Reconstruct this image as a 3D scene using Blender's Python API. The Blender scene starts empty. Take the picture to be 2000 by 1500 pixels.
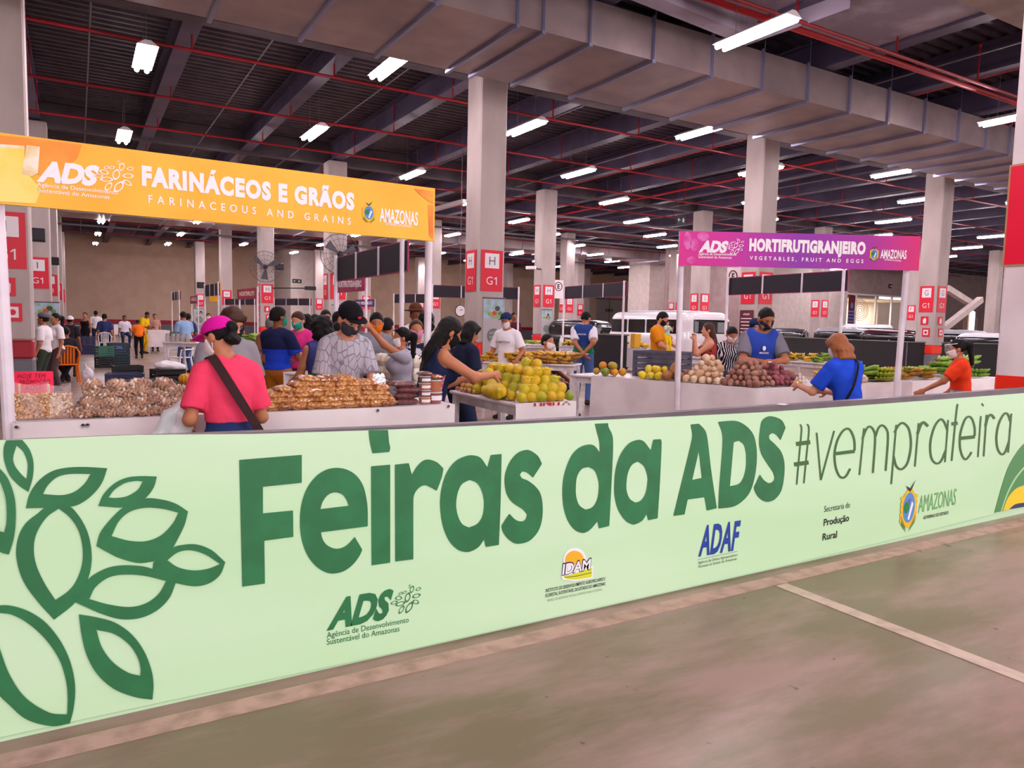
import bpy, bmesh, math, random
import numpy as np
from mathutils import Vector, Matrix, Euler, geometry
rnd = random.Random(11)
SC = bpy.context.scene
C = SC.collection
PI = math.pi
# ---------------------------------------------------------------- camera
CAMH = 1.6
F, YAW, PIT, ROL = 1430.2, .5361, .0834, .0225
_fw = np.array([math.sin(YAW)*math.cos(PIT), math.cos(YAW)*math.cos(PIT), -math.sin(PIT)])
_r = np.array([math.cos(YAW), -math.sin(YAW), 0.]); _u = np.cross(_r, _fw)
_cr, _sr = math.cos(ROL), math.sin(ROL)
CR, CU = _cr*_r+_sr*_u, -_sr*_r+_cr*_u
CAM = np.array([0, 0, CAMH])
cd = bpy.data.cameras.new('camera'); cam = bpy.data.objects.new('camera', cd); C.objects.link(cam)
cd.lens = F/2000*36; cd.sensor_width = 36; cd.clip_start = .05; cd.clip_end = 400
m = Matrix(((CR[0], CU[0], -_fw[0], 0), (CR[1], CU[1], -_fw[1], 0), (CR[2], CU[2], -_fw[2], CAMH), (0, 0, 0, 1)))
cam.matrix_world = m
SC.camera = cam
# ---------------------------------------------------------------- exposure, world
SC.view_settings.view_transform = 'Standard'; SC.view_settings.look = 'None'
SC.view_settings.gamma = 1; SC.view_settings.use_curve_mapping = False
SC.view_settings.exposure = 0.0
W = bpy.data.worlds.new('world'); SC.world = W; W.use_nodes = True
W.node_tree.nodes['Background'].inputs[0].default_value = (1.0, .88, .92, 1)
W.node_tree.nodes['Background'].inputs[1].default_value = 2.3
LAMP_E = 112.0

def area(name, loc, rot, sx, sy, power, col):
    l = bpy.data.lights.new(name, 'AREA'); l.shape = 'RECTANGLE'; l.size = sx; l.size_y = sy; l.energy = power; l.color = col
    o = bpy.data.objects.new(name, l); C.objects.link(o); o.location = loc; o.rotation_euler = rot
    return o

# ---------------------------------------------------------------- pixel helpers (2000x1500 frame -> points in the hall)
def ray(px, py): return (px-1000)/F*CR+(750-py)/F*CU+_fw
def at(px, py, X=None, Y=None, Z=None):
    d = ray(px, py)
    t = (Z-CAMH)/d[2] if Z is not None else Y/d[1] if Y is not None else X/d[0]
    return Vector(CAM+t*d)
def atd(px, py, dep): return Vector(CAM+dep*ray(px, py))
def onp(px, py, P, N):
    d = ray(px, py); t = np.dot(np.array(P)-CAM, N)/np.dot(d, N)
    return Vector(CAM+t*d)

# ---------------------------------------------------------------- materials
def S(h):
    c = [int(h[i:i+2], 16)/255 for i in (1, 3, 5)]
    return tuple(x/12.92 if x <= .04045 else ((x+.055)/1.055)**2.4 for x in c)
MC = {}
def mat(name, col='#cccccc', rough=.6, col2=None, sc=6., metal=0., bump=0., bsc=40., emit=0., alpha=1., lo=.4, hi=.6, kind='noise', vec='Object', stretch=None, coat=0., spec=.4, trans=0.):
    if name in MC: return MC[name]
    m = bpy.data.materials.new(name); m.use_nodes = True; MC[name] = m
    nt = m.node_tree; N = nt.nodes; L = nt.links; b = N['Principled BSDF']
    c = S(col) if isinstance(col, str) else col
    b.inputs['Base Color'].default_value = (*c, 1); b.inputs['Roughness'].default_value = rough; b.inputs['Metallic'].default_value = metal
    b.inputs['Specular IOR Level'].default_value = spec
    if coat: b.inputs['Coat Weight'].default_value = coat; b.inputs['Coat Roughness'].default_value = .1
    if trans: b.inputs['Transmission Weight'].default_value = trans
    m.diffuse_color = (*c, 1)
    if emit:
        b.inputs['Emission Color'].default_value = (*c, 1); b.inputs['Emission Strength'].default_value = emit
    b.inputs['Alpha'].default_value = alpha
    if col2 or bump:
        tc = N.new('ShaderNodeTexCoord'); src = tc.outputs[vec]
        if stretch:
            mp = N.new('ShaderNodeMapping'); mp.inputs['Scale'].default_value = stretch; L.new(src, mp.inputs[0]); src = mp.outputs[0]
    if col2:
        c2 = S(col2) if isinstance(col2, str) else col2
        if kind == 'voronoi': t = N.new('ShaderNodeTexVoronoi'); t.inputs['Scale'].default_value = sc; fac = t.outputs['Distance']
        elif kind == 'edge': t = N.new('ShaderNodeTexVoronoi'); t.feature = 'DISTANCE_TO_EDGE'; t.inputs['Scale'].default_value = sc; fac = t.outputs['Distance']
        elif kind == 'wave': t = N.new('ShaderNodeTexWave'); t.inputs['Scale'].default_value = sc; t.inputs['Distortion'].default_value = 6; fac = t.outputs['Fac']
        elif kind == 'brick': t = N.new('ShaderNodeTexBrick'); t.inputs['Scale'].default_value = sc; fac = t.outputs['Fac']
        else: t = N.new('ShaderNodeTexNoise'); t.inputs['Scale'].default_value = sc; t.inputs['Detail'].default_value = 5; fac = t.outputs['Fac']
        L.new(src, t.inputs['Vector'])
        r = N.new('ShaderNodeValToRGB'); r.color_ramp.elements[0].position = lo; r.color_ramp.elements[1].position = hi
        r.color_ramp.elements[0].color = (*c, 1); r.color_ramp.elements[1].color = (*c2, 1)
        L.new(fac, r.inputs[0]); L.new(r.outputs[0], b.inputs['Base Color'])
    if bump:
        t = N.new('ShaderNodeTexNoise'); t.inputs['Scale'].default_value = bsc; t.inputs['Detail'].default_value = 3; L.new(src, t.inputs['Vector'])
        bp = N.new('ShaderNodeBump'); bp.inputs['Strength'].default_value = bump; bp.inputs['Distance'].default_value = .02
        L.new(t.outputs['Fac'], bp.inputs['Height']); L.new(bp.outputs[0], b.inputs['Normal'])
    return m
def film(name, col='#f4eef2', a=.25, rough=.15):
    m = mat(name, col, rough, alpha=a, spec=.8); return m

# ---------------------------------------------------------------- mesh builder
class MB:
    def __init__(s): s.v = []; s.f = []; s.m = []; s.cm = 0
    def add(s, V, Fc):
        n = len(s.v); s.v += [tuple(map(float, p)) for p in V]; s.f += [tuple(int(i)+n for i in f) for f in Fc]; s.m += [s.cm]*len(Fc); return s
    def box(s, c, d, rz=0., M=None, bev=0.):
        hx, hy, hz = [q/2 for q in d]
        if bev:
            b = min(bev, hx*.9, hy*.9, hz*.9); V = []
            R = [(hx-b, hy-b, -hz), (hx, hy, -hz+b), (hx, hy, hz-b), (hx-b, hy-b, hz)]
            def ring(x, y, z, bb):
                return [(-x+bb, -y, z), (x-bb, -y, z), (x, -y+bb, z), (x, y-bb, z), (x-bb, y, z), (-x+bb, y, z), (-x, y-bb, z), (-x, -y+bb, z)]
            for x, y, z in R: V += ring(x, y, z, b if x == hx else b*.3)
            Fc = [tuple(range(7, -1, -1)), tuple(range(24, 32))]
            for k in range(3):
                for i in range(8): j = (i+1) % 8; Fc.append((k*8+i, k*8+j, k*8+8+j, k*8+8+i))
        else:
            V = [(x, y, z) for z in (-hz, hz) for x, y in ((-hx, -hy), (hx, -hy), (hx, hy), (-hx, hy))]
            Fc = [(3, 2, 1, 0), (4, 5, 6, 7), (0, 1, 5, 4), (1, 2, 6, 5), (2, 3, 7, 6), (3, 0, 4, 7)]
        T = Matrix.Translation(c) @ (M if M else Matrix.Rotation(rz, 4, 'Z'))
        return s.add([T @ Vector(p) for p in V], Fc)
    def hexa(s, b4, t4): return s.add(list(b4)+list(t4), [(3, 2, 1, 0), (4, 5, 6, 7), (0, 1, 5, 4), (1, 2, 6, 5), (2, 3, 7, 6), (3, 0, 4, 7)])
    def beam(s, a, b, w, h=None):
        a, b = Vector(a), Vector(b); d = b-a; L = d.length; h = h or w
        x = d.normalized(); up = Vector((0, 0, 1)) if abs(x.z) < .95 else Vector((0, 1, 0))
        y = up.cross(x).normalized(); z = x.cross(y)
        M = Matrix((x, y, z)).transposed().to_4x4()
        return s.box((a+b)/2, (L, w, h), M=M)
    def tube(s, pts, r, seg=8, caps=True):
        pts = [Vector(p) for p in pts]; n = len(pts); rs = r if isinstance(r, (list, tuple)) else [r]*n
        V = []; prev = None
        for i, p in enumerate(pts):
            t = (pts[min(i+1, n-1)]-pts[max(i-1, 0)]).normalized()
            if prev is None:
                a = Vector((0, 0, 1)) if abs(t.z) < .9 else Vector((1, 0, 0)); x = t.cross(a).normalized()
            else: x = (prev-t*prev.dot(t)).normalized()
            prev = x; y = t.cross(x)
            for k in range(seg):
                q = 2*PI*k/seg; V.append(p+(x*math.cos(q)+y*math.sin(q))*rs[i])
        Fc = [(i*seg+k, i*seg+(k+1) % seg, (i+1)*seg+(k+1) % seg, (i+1)*seg+k) for i in range(n-1) for k in range(seg)]
        if caps: Fc += [tuple(range(seg-1, -1, -1)), tuple(range((n-1)*seg, n*seg))]
        return s.add(V, Fc)
    def lathe(s, prof, c=(0, 0, 0), seg=16, M=None):
        T = Matrix.Translation(c) @ (M or Matrix()); n = len(prof)
        V = [T @ Vector((r*math.cos(2*PI*k/seg), r*math.sin(2*PI*k/seg), z)) for r, z in prof for k in range(seg)]
        Fc = [(i*seg+k, i*seg+(k+1) % seg, (i+1)*seg+(k+1) % seg, (i+1)*seg+k) for i in range(n-1) for k in range(seg)]
        Fc += [tuple(range(seg-1, -1, -1)), tuple(range((n-1)*seg, n*seg))]
        return s.add(V, Fc)
    def ell(s, c, r, M=None, nu=12, nv=8, noise=0., seed=0):
        if not isinstance(r, (tuple, list)): r = (r, r, r)
        T = Matrix.Translation(c) @ (M or Matrix()); V = [T @ Vector((0, 0, -r[2]))]; rr = random.Random(seed)
        for j in range(1, nv):
            a = -PI/2+PI*j/nv
            for k in range(nu):
                q = 2*PI*k/nu; g = 1+noise*(rr.random()-.5)
                V.append(T @ Vector((r[0]*math.cos(a)*math.cos(q)*g, r[1]*math.cos(a)*math.sin(q)*g, r[2]*math.sin(a)*g)))
        V.append(T @ Vector((0, 0, r[2]))); N = len(V)-1
        Fc = [(0, 1+(k+1) % nu, 1+k) for k in range(nu)]
        for j in range(nv-2):
            for k in range(nu): a = 1+j*nu; Fc.append((a+k, a+(k+1) % nu, a+nu+(k+1) % nu, a+nu+k))
        a = 1+(nv-2)*nu; Fc += [(a+k, a+(k+1) % nu, N) for k in range(nu)]
        return s.add(V, Fc)
    def grid(s, fn, nu, nv):
        V = [fn(i/nu, j/nv) for j in range(nv+1) for i in range(nu+1)]
        return s.add(V, [(j*(nu+1)+i, j*(nu+1)+i+1, (j+1)*(nu+1)+i+1, (j+1)*(nu+1)+i) for j in range(nv) for i in range(nu)])
    def poly(s, loops):
        fl = [p for l in loops for p in l]
        return s.add(fl, geometry.tessellate_polygon([[Vector(p) for p in l] for l in loops]))
    def prism(s, loop, d):
        n = len(loop); d = Vector(d); A = [Vector(p) for p in loop]
        return s.add(A+[p+d for p in A], [tuple(range(n-1, -1, -1)), tuple(range(n, 2*n))]+[(i, (i+1) % n, n+(i+1) % n, n+i) for i in range(n)])
    def build(s, name, mats, parent=None, smooth=False, loc=None):
        me = bpy.data.meshes.new(name); me.from_pydata(s.v, [], s.f)
        mats = mats if isinstance(mats, (list, tuple)) else [mats]
        for k in mats: me.materials.append(k)
        if len(mats) > 1: me.polygons.foreach_set('material_index', s.m)
        if smooth: me.polygons.foreach_set('use_smooth', [True]*len(s.f)); autosm(me, smooth)
        me.update(); o = bpy.data.objects.new(name, me); C.objects.link(o)
        if parent: o.parent = parent
        if loc: o.location = loc
        return o
def autosm(me, ang):
    if ang is True: return
    bm = bmesh.new(); bm.from_mesh(me)
    for e in bm.edges:
        if len(e.link_faces) == 2 and e.calc_face_angle(0) > ang: e.smooth = False
    bm.to_mesh(me); bm.free()
def thing(name, label, cat, loc=(0, 0, 0), rz=0., group=None, sc=None):
    o = bpy.data.objects.new(name, None); C.objects.link(o); o.location = loc; o.rotation_euler = (0, 0, rz); o.empty_display_size = .1
    if sc: o.scale = (sc,)*3
    return tag(o, label, cat, group)
def tag(o, label, cat, group=None):
    o['label'] = label; o['category'] = cat
    if group: o['group'] = group
    return o
def struct(o): o['kind'] = 'structure'; return o
def dup(root, loc=None, rot=None, label=None, sc=None, mats=None, group=None):
    r = root.copy(); C.objects.link(r)
    if loc is not None: r.location = loc
    if rot is not None: r.rotation_euler = rot
    if sc is not None: r.scale = (sc,)*3 if isinstance(sc, (int, float)) else sc
    if label: r['label'] = label
    if group: r['group'] = group
    def rec(a, b):
        for ch in list(a.children):
            c = ch.copy(); C.objects.link(c); c.parent = b; rec(ch, c)
    rec(root, r)
    return r
def remat(o, a, b):
    "same shape in another colour"
    for q in [o]+list(o.children_recursive):
        if q.type == 'MESH' and a in list(q.data.materials):
            q.data = q.data.copy()
            for i, k in enumerate(q.data.materials):
                if k == a: q.data.materials[i] = b
    return o

# ---------------------------------------------------------------- lettering
TS = bpy.data.scenes.new('letters_tmp'); TC = {}
def tgeo(t, bold=0., sp=1.):
    k = (t, bold, sp)
    if k not in TC:
        c = bpy.data.curves.new('t', 'FONT'); c.body = t; c.offset = bold; c.space_character = sp; c.resolution_u = 3
        o = bpy.data.objects.new('t', c); TS.collection.objects.link(o)
        vl = TS.view_layers[0]; vl.update(); dg = vl.depsgraph; dg.update()
        me = bpy.data.meshes.new_from_object(o.evaluated_get(dg))
        V = np.array([v.co[:2] for v in me.vertices]) if len(me.vertices) else np.zeros((1, 2))
        TC[k] = (V, [tuple(p.vertices) for p in me.polygons])
        bpy.data.objects.remove(o); bpy.data.meshes.remove(me)
    return TC[k]
CAPH = None
def text(mb, t, p0, p1, h, nrm, bold=0., shear=0., sp=1., up=(0, 0, 1), off=.002):
    "one line of lettering from p0 to p1 along its baseline, capitals h tall"
    global CAPH
    if CAPH is None: CAPH = float(tgeo('H')[0][:, 1].max())
    V, Fc = tgeo(t, bold, sp); p0 = Vector(p0); p1 = Vector(p1); e = p1-p0; n = Vector(nrm).normalized()*off; up = Vector(up)*h
    x0, x1 = V[:, 0].min(), V[:, 0].max()
    mb.add([p0+e*((x-x0)/(x1-x0))+up*(y/CAPH)+e.normalized()*(shear*h*y/CAPH)+n for x, y in V], Fc)
def chaikin(P, c=7., it=2, closed=True):
    Q = []; n = len(P)
    for i in range(n):
        a = np.array(P[i], float); b = np.array(P[(i+1) % n], float); Q.append(a); L = np.linalg.norm(b-a)
        if L > 2.5*c: Q.append(a+(b-a)*c/L); Q.append(b-(b-a)*c/L)
    for _ in range(it):
        R = []
        for i in range(len(Q)):
            a, b = Q[i], Q[(i+1) % len(Q)]; R += [a*.75+b*.25, a*.25+b*.75]
        Q = R
    return Q
def smoothpoly(P, rnd=3., ang=48, n=5):
    P = [np.array(p, float) for p in P]; N_ = len(P); co = []
    for i in range(N_):
        u, v = P[i]-P[i-1], P[(i+1) % N_]-P[i]; co.append(np.dot(u, v)/(np.linalg.norm(u)*np.linalg.norm(v)+1e-9) < math.cos(math.radians(ang)))
    R = []
    for i in range(N_):
        a, b, c, d = P[i-1], P[i], P[(i+1) % N_], P[(i+2) % N_]
        if co[i] and co[(i+1) % N_]: R.append(b); continue
        if co[i]: a = 2*b-c
        if co[(i+1) % N_]: d = 2*c-b
        L = np.linalg.norm(c-b); k1 = min(1, L/(np.linalg.norm(b-a)+1e-9)*1.3); k2 = min(1, L/(np.linalg.norm(d-c)+1e-9)*1.3); m1 = (c-a)/2*k1; m2 = (d-b)/2*k2
        for k in range(n):
            t = k/n; R.append((2*t**3-3*t*t+1)*b+(t**3-2*t*t+t)*m1+(-2*t**3+3*t*t)*c+(t**3-t*t)*m2)
    return chaikin(R, rnd, 2)
def catmull(P, n=6):
    P = [np.array(p, float) for p in P]
    if len(P) < 3: return P
    E = [2*P[0]-P[1]]+P+[2*P[-1]-P[-2]]; R = []
    for i in range(1, len(E)-2):
        a, b, c, d = E[i-1:i+3]
        for k in range(n):
            t = k/n; R.append(.5*((2*b)+(c-a)*t+(2*a-5*b+4*c-d)*t*t+(3*b-a-3*c+d)*t**3))
    return R+[P[-1]]
def stroke(P, w):
    "outline quads of a pen stroke, 2-D"
    P = catmull(P); out = []
    for i, p in enumerate(P):
        t = P[min(i+1, len(P)-1)]-P[max(i-1, 0)]; t = t/(np.linalg.norm(t)+1e-9); nn = np.array([-t[1], t[0]])*w/2
        out.append((p+nn, p-nn))
    return out
LEAFS = [(-.62, .18, -12, .5, .26), (0, .1, 78, .8, .3), (.3, .68, 75, .6, .22), (-.22, .55, 30, .34, .16), (.75, .62, 20, .4, .2), (.62, .1, 8, .62, .26), (-.5, -.3, 8, .72, .26), (-.92, -.12, 8, .5, .2), (.58, -.38, -38, .55, .24), (-.42, -.78, 62, .7, .24), (.12, -.72, 62, .95, .32), (-.5, .52, 35, .3, .16), (.15, .95, 95, .3, .12)]
def leafloops(cx, cy, a, L, w, th):
    a = math.radians(a); r = []
    for g in (1., th):
        P = []
        for k in range(24):
            t = k/24*2*PI; x = math.cos(t); y = math.sin(t); y *= abs(math.sin(t))**.5
            x, y = x*L/2*(g if g == 1 else g*.95), y*w/2*g*1.3
            P.append((cx+x*math.cos(a)-y*math.sin(a), cy+x*math.sin(a)+y*math.cos(a)))
        r.append(P)
    return r
def flower(mb, ctr, ex, ez, nrm, size, off=.002):
    ex, ez, ctr = Vector(ex), Vector(ez), Vector(ctr); n = Vector(nrm).normalized()*off
    for l in LEAFS:
        mb.poly([[ctr+ex*(x*size/2)+ez*(y*size/2*.84)+n for x, y in lp] for lp in leafloops(*l, .72)])
def crest(name, parent, ctr, ex, nrm, w, h):
    "oval state crest with an eagle above and laurels below"
    mb = MB(); ex, ctr = Vector(ex), Vector(ctr); ez = Vector((0, 0, 1)); nn = Vector(nrm).normalized()
    def disk(cm, cx, cy, rx, ry, o, n=20, a0=0, a1=2*PI):
        mb.cm = cm; mb.poly([[ctr+ex*((cx+rx*math.cos(a0+(a1-a0)*k/n))*w/2)+ez*((cy+ry*math.sin(a0+(a1-a0)*k/n))*h/2)+nn*o for k in range(n)]])
    def pl(cm, P, o): mb.cm = cm; mb.poly([[ctr+ex*(x*w/2)+ez*(y*h/2)+nn*o for x, y in P]])
    disk(0, 0, -.05, .92, .72, .002)
    for s in (-1, 1):
        for k in range(5): disk(0, s*.85, -.45+.2*k, .16, .1, .0021, 8)
        for k in range(3): pl(4, [(s*.15, -.95+.02*k), (s*.8, -.62+.12*k), (s*.9, -.5+.12*k), (s*.35, -.82+.06*k)], .0025+.0002*k)
    disk(1, 0, -.02, .7, .56, .003); disk(2, -.3, .0, .32, .22, .0035, 12); pl(3, [(-.1, -.45), (.1, -.48), (.5, .1), (.3, .2)], .0036)
    pl(5, [(-.2, .3), (.2, .3), (0, .05)], .0037); disk(2, -.35, -.1, .2, .12, .0038, 10)
    pl(6, [(-.55, .82), (-.1, .72), (0, .66), (.12, .74), (.6, 1.0), (.2, .66), (.0, .56), (-.2, .64)], .004)
    return mb.build(name, [mat('crest_yellow', '#e9b91c'), mat('crest_blue', '#4f8fd0'), mat('crest_green', '#2f7d3b'), mat('crest_white', '#eeeeee'), mat('laurel_green', '#3d7a2a'), mat('crest_purple', '#6a5aa8'), mat('eagle_brown', '#3a2617')], parent)
# ================================================================ hall
CX0, CDX, CY0, CDY = -.982, 9.158, 3.634, 11.5
M_FLOOR = mat('polished_concrete', '#7d655e', .34, '#9a827b', sc=.55, bump=.06, bsc=3, lo=.35, hi=.65, spec=.35)
def floor_mat(m):
    nt = m.node_tree; N = nt.nodes; L = nt.links; b = N['Principled BSDF']
    src = b.inputs['Base Color'].links[0].from_socket; tc = N.new('ShaderNodeTexCoord')
    mp = N.new('ShaderNodeMapping'); mp.inputs['Scale'].default_value = (.35, 1.1, 1); mp.inputs['Rotation'].default_value = (0, 0, .25); L.new(tc.outputs['Object'], mp.inputs[0])
    t = N.new('ShaderNodeTexNoise'); t.inputs['Scale'].default_value = 1.1; t.inputs['Detail'].default_value = 7; t.inputs['Roughness'].default_value = .65; L.new(mp.outputs[0], t.inputs['Vector'])
    r = N.new('ShaderNodeValToRGB'); r.color_ramp.elements[0].position = .44; r.color_ramp.elements[1].position = .58
    r.color_ramp.elements[0].color = (*S('#75684a'), 1); r.color_ramp.elements[1].color = (*S('#a98880'), 1); L.new(t.outputs['Fac'], r.inputs[0])
    mx = N.new('ShaderNodeMix'); mx.data_type = 'RGBA'; mx.inputs['Factor'].default_value = .75; L.new(src, mx.inputs['A']); L.new(r.outputs[0], mx.inputs['B'])
    v = N.new('ShaderNodeTexNoise'); v.inputs['Scale'].default_value = 9; v.inputs['Detail'].default_value = 2; L.new(tc.outputs['Object'], v.inputs['Vector'])
    r2 = N.new('ShaderNodeValToRGB'); r2.color_ramp.elements[0].position = .72; r2.color_ramp.elements[1].position = .76; r2.color_ramp.elements[0].color = (1, 1, 1, 1); r2.color_ramp.elements[1].color = (.3, .28, .27, 1); L.new(v.outputs['Fac'], r2.inputs[0])
    mm = N.new('ShaderNodeMix'); mm.data_type = 'RGBA'; mm.blend_type = 'MULTIPLY'; mm.inputs['Factor'].default_value = .8; L.new(mx.outputs['Result'], mm.inputs['A']); L.new(r2.outputs[0], mm.inputs['B'])
    L.new(mm.outputs['Result'], b.inputs['Base Color'])
floor_mat(M_FLOOR)
mb = MB(); mb.add([(-14, -14, 0), (95, -14, 0), (95, 72, 0), (-14, 72, 0)], [(0, 1, 2, 3)])
struct(mb.build('floor', M_FLOOR))
M_LINE = mat('worn_floor_paint', '#c09c90', .55, '#96786c', sc=9, lo=.42, hi=.75, bump=.05)
mb = MB(); mb.box((6, 3.04, .002), (24, .12, .003)); struct(mb.build('trim_1', M_LINE))
mb = MB(); mb.box((3.76, .97, .002), (.1, 4.0, .003)); struct(mb.build('trim_2', mat('floor_paint', '#cdb5a4', .5, '#a8928a', sc=12, lo=.45, hi=.8)))
mb = MB()
for y in (20, 27): mb.box((14, y, .002), (36, .1, .003))
for x in (4.2, 6.9, 9.6, 12.3): mb.box((x, 8.5, .002), (.1, 4.6, .003))
struct(mb.build('trim_3', M_LINE))
# ceiling: corrugated deck, ribs along X
M_DECK = mat('steel_deck', '#4c414c', .5, '#3d343f', sc=2, metal=.2)
mb = MB(); P = .3; y = -4; pts = []
while y < 70:
    pts += [(y, 8.02), (y+.1, 8.02), (y+.15, 7.94), (y+.25, 7.94)]; y += P
V = []
for yy, z in pts: V += [(-14, yy, z), (95, yy, z)]
mb.add(V, [(2*i, 2*i+2, 2*i+3, 2*i+1) for i in range(len(pts)-1)])
mb.box((40.5, 33, 8.12), (109, 74, .1))
struct(mb.build('ceiling', M_DECK))
M_BEAM = mat('beam_concrete', '#574c52', .7, '#493f46', sc=1.5, bump=.1, bsc=8)
M_BEAM2 = mat('beam_steel', '#544962', .5, '#463d54', sc=1.2)
n = 4
def xbeam(name, a, b, w, h, m):
    mb = MB(); a, b = Vector(a), Vector(b)
    mb.beam(a, b, w*.3, h); up = Vector((0, 0, 1))
    for s in (-1, 1): mb.beam(a+up*(s*h/2), b+up*(s*h/2), w, .05)
    return struct(mb.build(name, m))
x = CX0-3.05*3
while x < 90:
    xbeam('trim_%d' % n, (x, -4, 7.61), (x, 68, 7.61), .36, .6, M_BEAM2); n += 1; x += 3.0527
for j in range(6):
    yy = CY0+CDY*j+.2; mb = MB(); mb.box((40, yy+.35, 7.6), (108, .4, .72)); struct(mb.build('trim_%d' % n, M_BEAM)); n += 1
# walls
M_WALL = mat('painted_block_wall', '#dcbea6', .8, '#d4b49c', sc=1, bump=.12, bsc=6)
M_RED = mat('red_wall_paint', '#a3162a', .5); M_GREYP = mat('grey_wall_paint', '#6f6d76', .5); M_WW = mat('white_block_wall', '#d9ccc6', .75, '#d0c2bc', sc=3, bump=.15, bsc=9)
mb = MB(); mb.box((24, 68.2, 3.9), (78, .3, 7.9)); mb.cm = 1; mb.box((24, 68.03, .98), (78, .04, .34)); mb.cm = 2; mb.box((24, 68.03, .4), (78, .04, .8))
struct(mb.build('wall_back', [M_WALL, M_RED, M_GREYP]))
mb = MB(); mb.box((-13.9, 30, 3.9), (.3, 78, 7.9)); struct(mb.build('wall_left', M_WALL))
mb = MB()
mb.box((92, 20, 6.6), (.3, 70, 2.4)); mb.box((92, 14, 2.7), (.3, 58, 5.4)); mb.box((92, 59, 2.7), (.3, 22, 5.4))
struct(mb.build('wall_right', M_WALL))
# pale block in the far left corner of the aisle and a white block on the right
q = at(535, 640, Y=62); mb = MB(); xa_, xb_ = at(568, 600, Y=62)[0], at(632, 600, Y=62)[0]; mb.box(((xa_+xb_)/2, 65, 3.9), (xb_-xa_, 6, 7.9)); struct(mb.build('wall_stairwell', M_WW))
mb = MB(); mb.box((41.4, 46.6, 3.5), (3.8, 2.6, 7)); struct(mb.build('wall_block', M_WW))
# long wall with the shop front on the right
YW = 39.6
def wx(px): return at(px, 640, Y=YW)[0]
def wz(px, py): return at(px, py, Y=YW)[2]
xs0, xs1 = wx(1652), wx(1775); zt = wz(1700, 575)
mb = MB(); xl = wx(1502); mb.box(((xl+xs0)/2, YW+.15, 3.9), (xs0-xl, .3, 7.9)); mb.cm = 1; mb.box(((xl+wx(1300))/2, YW+.15, 3.9), (xl-wx(1300), .3, 7.9))
mb.box(((xs0+xs1)/2, YW+.15, (zt+7.8)/2), (xs1-xs0, .3, 7.8-zt)); xo0, xo1, zo = wx(1880), wx(1909), wz(1895, 606)
mb.box(((xs1+xo0)/2, YW+.15, 3.9), (xo0-xs1, .3, 7.9)); mb.box(((xo1+91.8)/2, YW+.15, 3.9), (91.8-xo1, .3, 7.9)); mb.box(((xo0+xo1)/2, YW+.15, (zo+7.8)/2), (xo1-xo0, .3, 7.8-zo))
mb.poly([[(xo0, YW, zo), (xo0, YW, zo-.8), (xo0+.25, YW, zo-.35), (xo0+.8, YW, zo-.08), (xo0+1.4, YW, zo)]]); mb.poly([[(xo1, YW, zo), (xo1, YW, zo-.8), (xo1-.25, YW, zo-.35), (xo1-.8, YW, zo-.08), (xo1-1.4, YW, zo)]])
struct(mb.build('wall_shopfront', [M_WW, mat('mauve_wall', '#a8908e', .75, '#9d8585', sc=2)]))
mb = MB(); mb.box(((xs0+xs1)/2, YW+4.2, 3), (xs1-xs0+3, .2, 6)); mb.box(((xs0+xs1)/2, YW+2.2, 4.4), (xs1-xs0+3, 4, .1))
struct(mb.build('wall_shop_interior', mat('cream_wall', '#efe3cf', .7)))
area('shop_light', ((xs0+xs1)/2, YW+2.0, 4.2), (0, 0, 0), xs1-xs0, 2, 900, (1, .93, .8))
mb = MB(); xa = wx(1672); zb = .2
for px in (1668, 1707, 1738, 1760): mb.box((wx(px), YW, zt/2), (.14, .14, zt))
mb.box(((xs0+xs1)/2, YW, zt-.06), (xs1-xs0, .14, .14))
w_ = mb.build('window_1', mat('white_frame', '#ece4e2', .4)); struct(w_)
mb = MB(); mb.box(((wx(1668)+wx(1760))/2, YW+.02, zt/2), (wx(1760)-wx(1668), .02, zt)); mb.build('pane', mat('shop_glass', '#ffffff', .05, alpha=.12, spec=.6), w_)
# round brown ornament and striped poster by the shop
mb = MB(); cx, cz = wx(1688), wz(1688, 606)
for k in range(5):
    r = .25+.22*k; mb.tube([(cx+r*math.cos(a*PI/12), YW+.5, cz+r*.8*math.sin(a*PI/12)) for a in range(25)], .035, 5)
tag(mb.build('ring_ornament', mat('ornament_brown', '#a0764a', .5)), 'brown ring ornament hung inside the lit shop window', 'ornament')
mb = MB(); x0, x1 = wx(1654), wx(1666); z0, z1 = wz(1660, 642), wz(1660, 577); mb.box(((x0+x1)/2, YW-.03, (z0+z1)/2), (x1-x0, .05, z1-z0))
mb.cm = 1
for k in range(5): mb.box(((x0+x1)/2, YW-.07, z0+(z1-z0)*(.12+.1*k)), (x1-x0, .02, (z1-z0)*.05))
mb.ell(((x0+x1)/2, YW-.07, z0+(z1-z0)*.7), (.2, .02, .25))
tag(mb.build('wall_poster', [mat('poster_maroon', '#6d2431', .5), mat('poster_blue', '#5a7fc4', .5)]), 'maroon and blue striped poster on the wall left of the lit shop window', 'poster')
# big doors far away behind the microbus
mb = MB(); q0, q1 = at(1166, 618, Y=67.7), at(1214, 618, Y=67.7)
mb.box(((q0[0]+q1[0])/2, 67.9, 2.2), (q1[0]-q0[0], .25, 4.6)); mb.cm = 1; mb.box(((q0[0]+q1[0])/2, 67.75, 2.2), (.08, .06, 4.6)); mb.box(((q0[0]+q1[0])/2, 67.75, 4.6), (q1[0]-q0[0]+.4, .1, .15))
struct(mb.build('door_1', [mat('grey_door', '#b3a5a2', .5), mat('door_joint', '#776c6c', .5)]))
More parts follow.
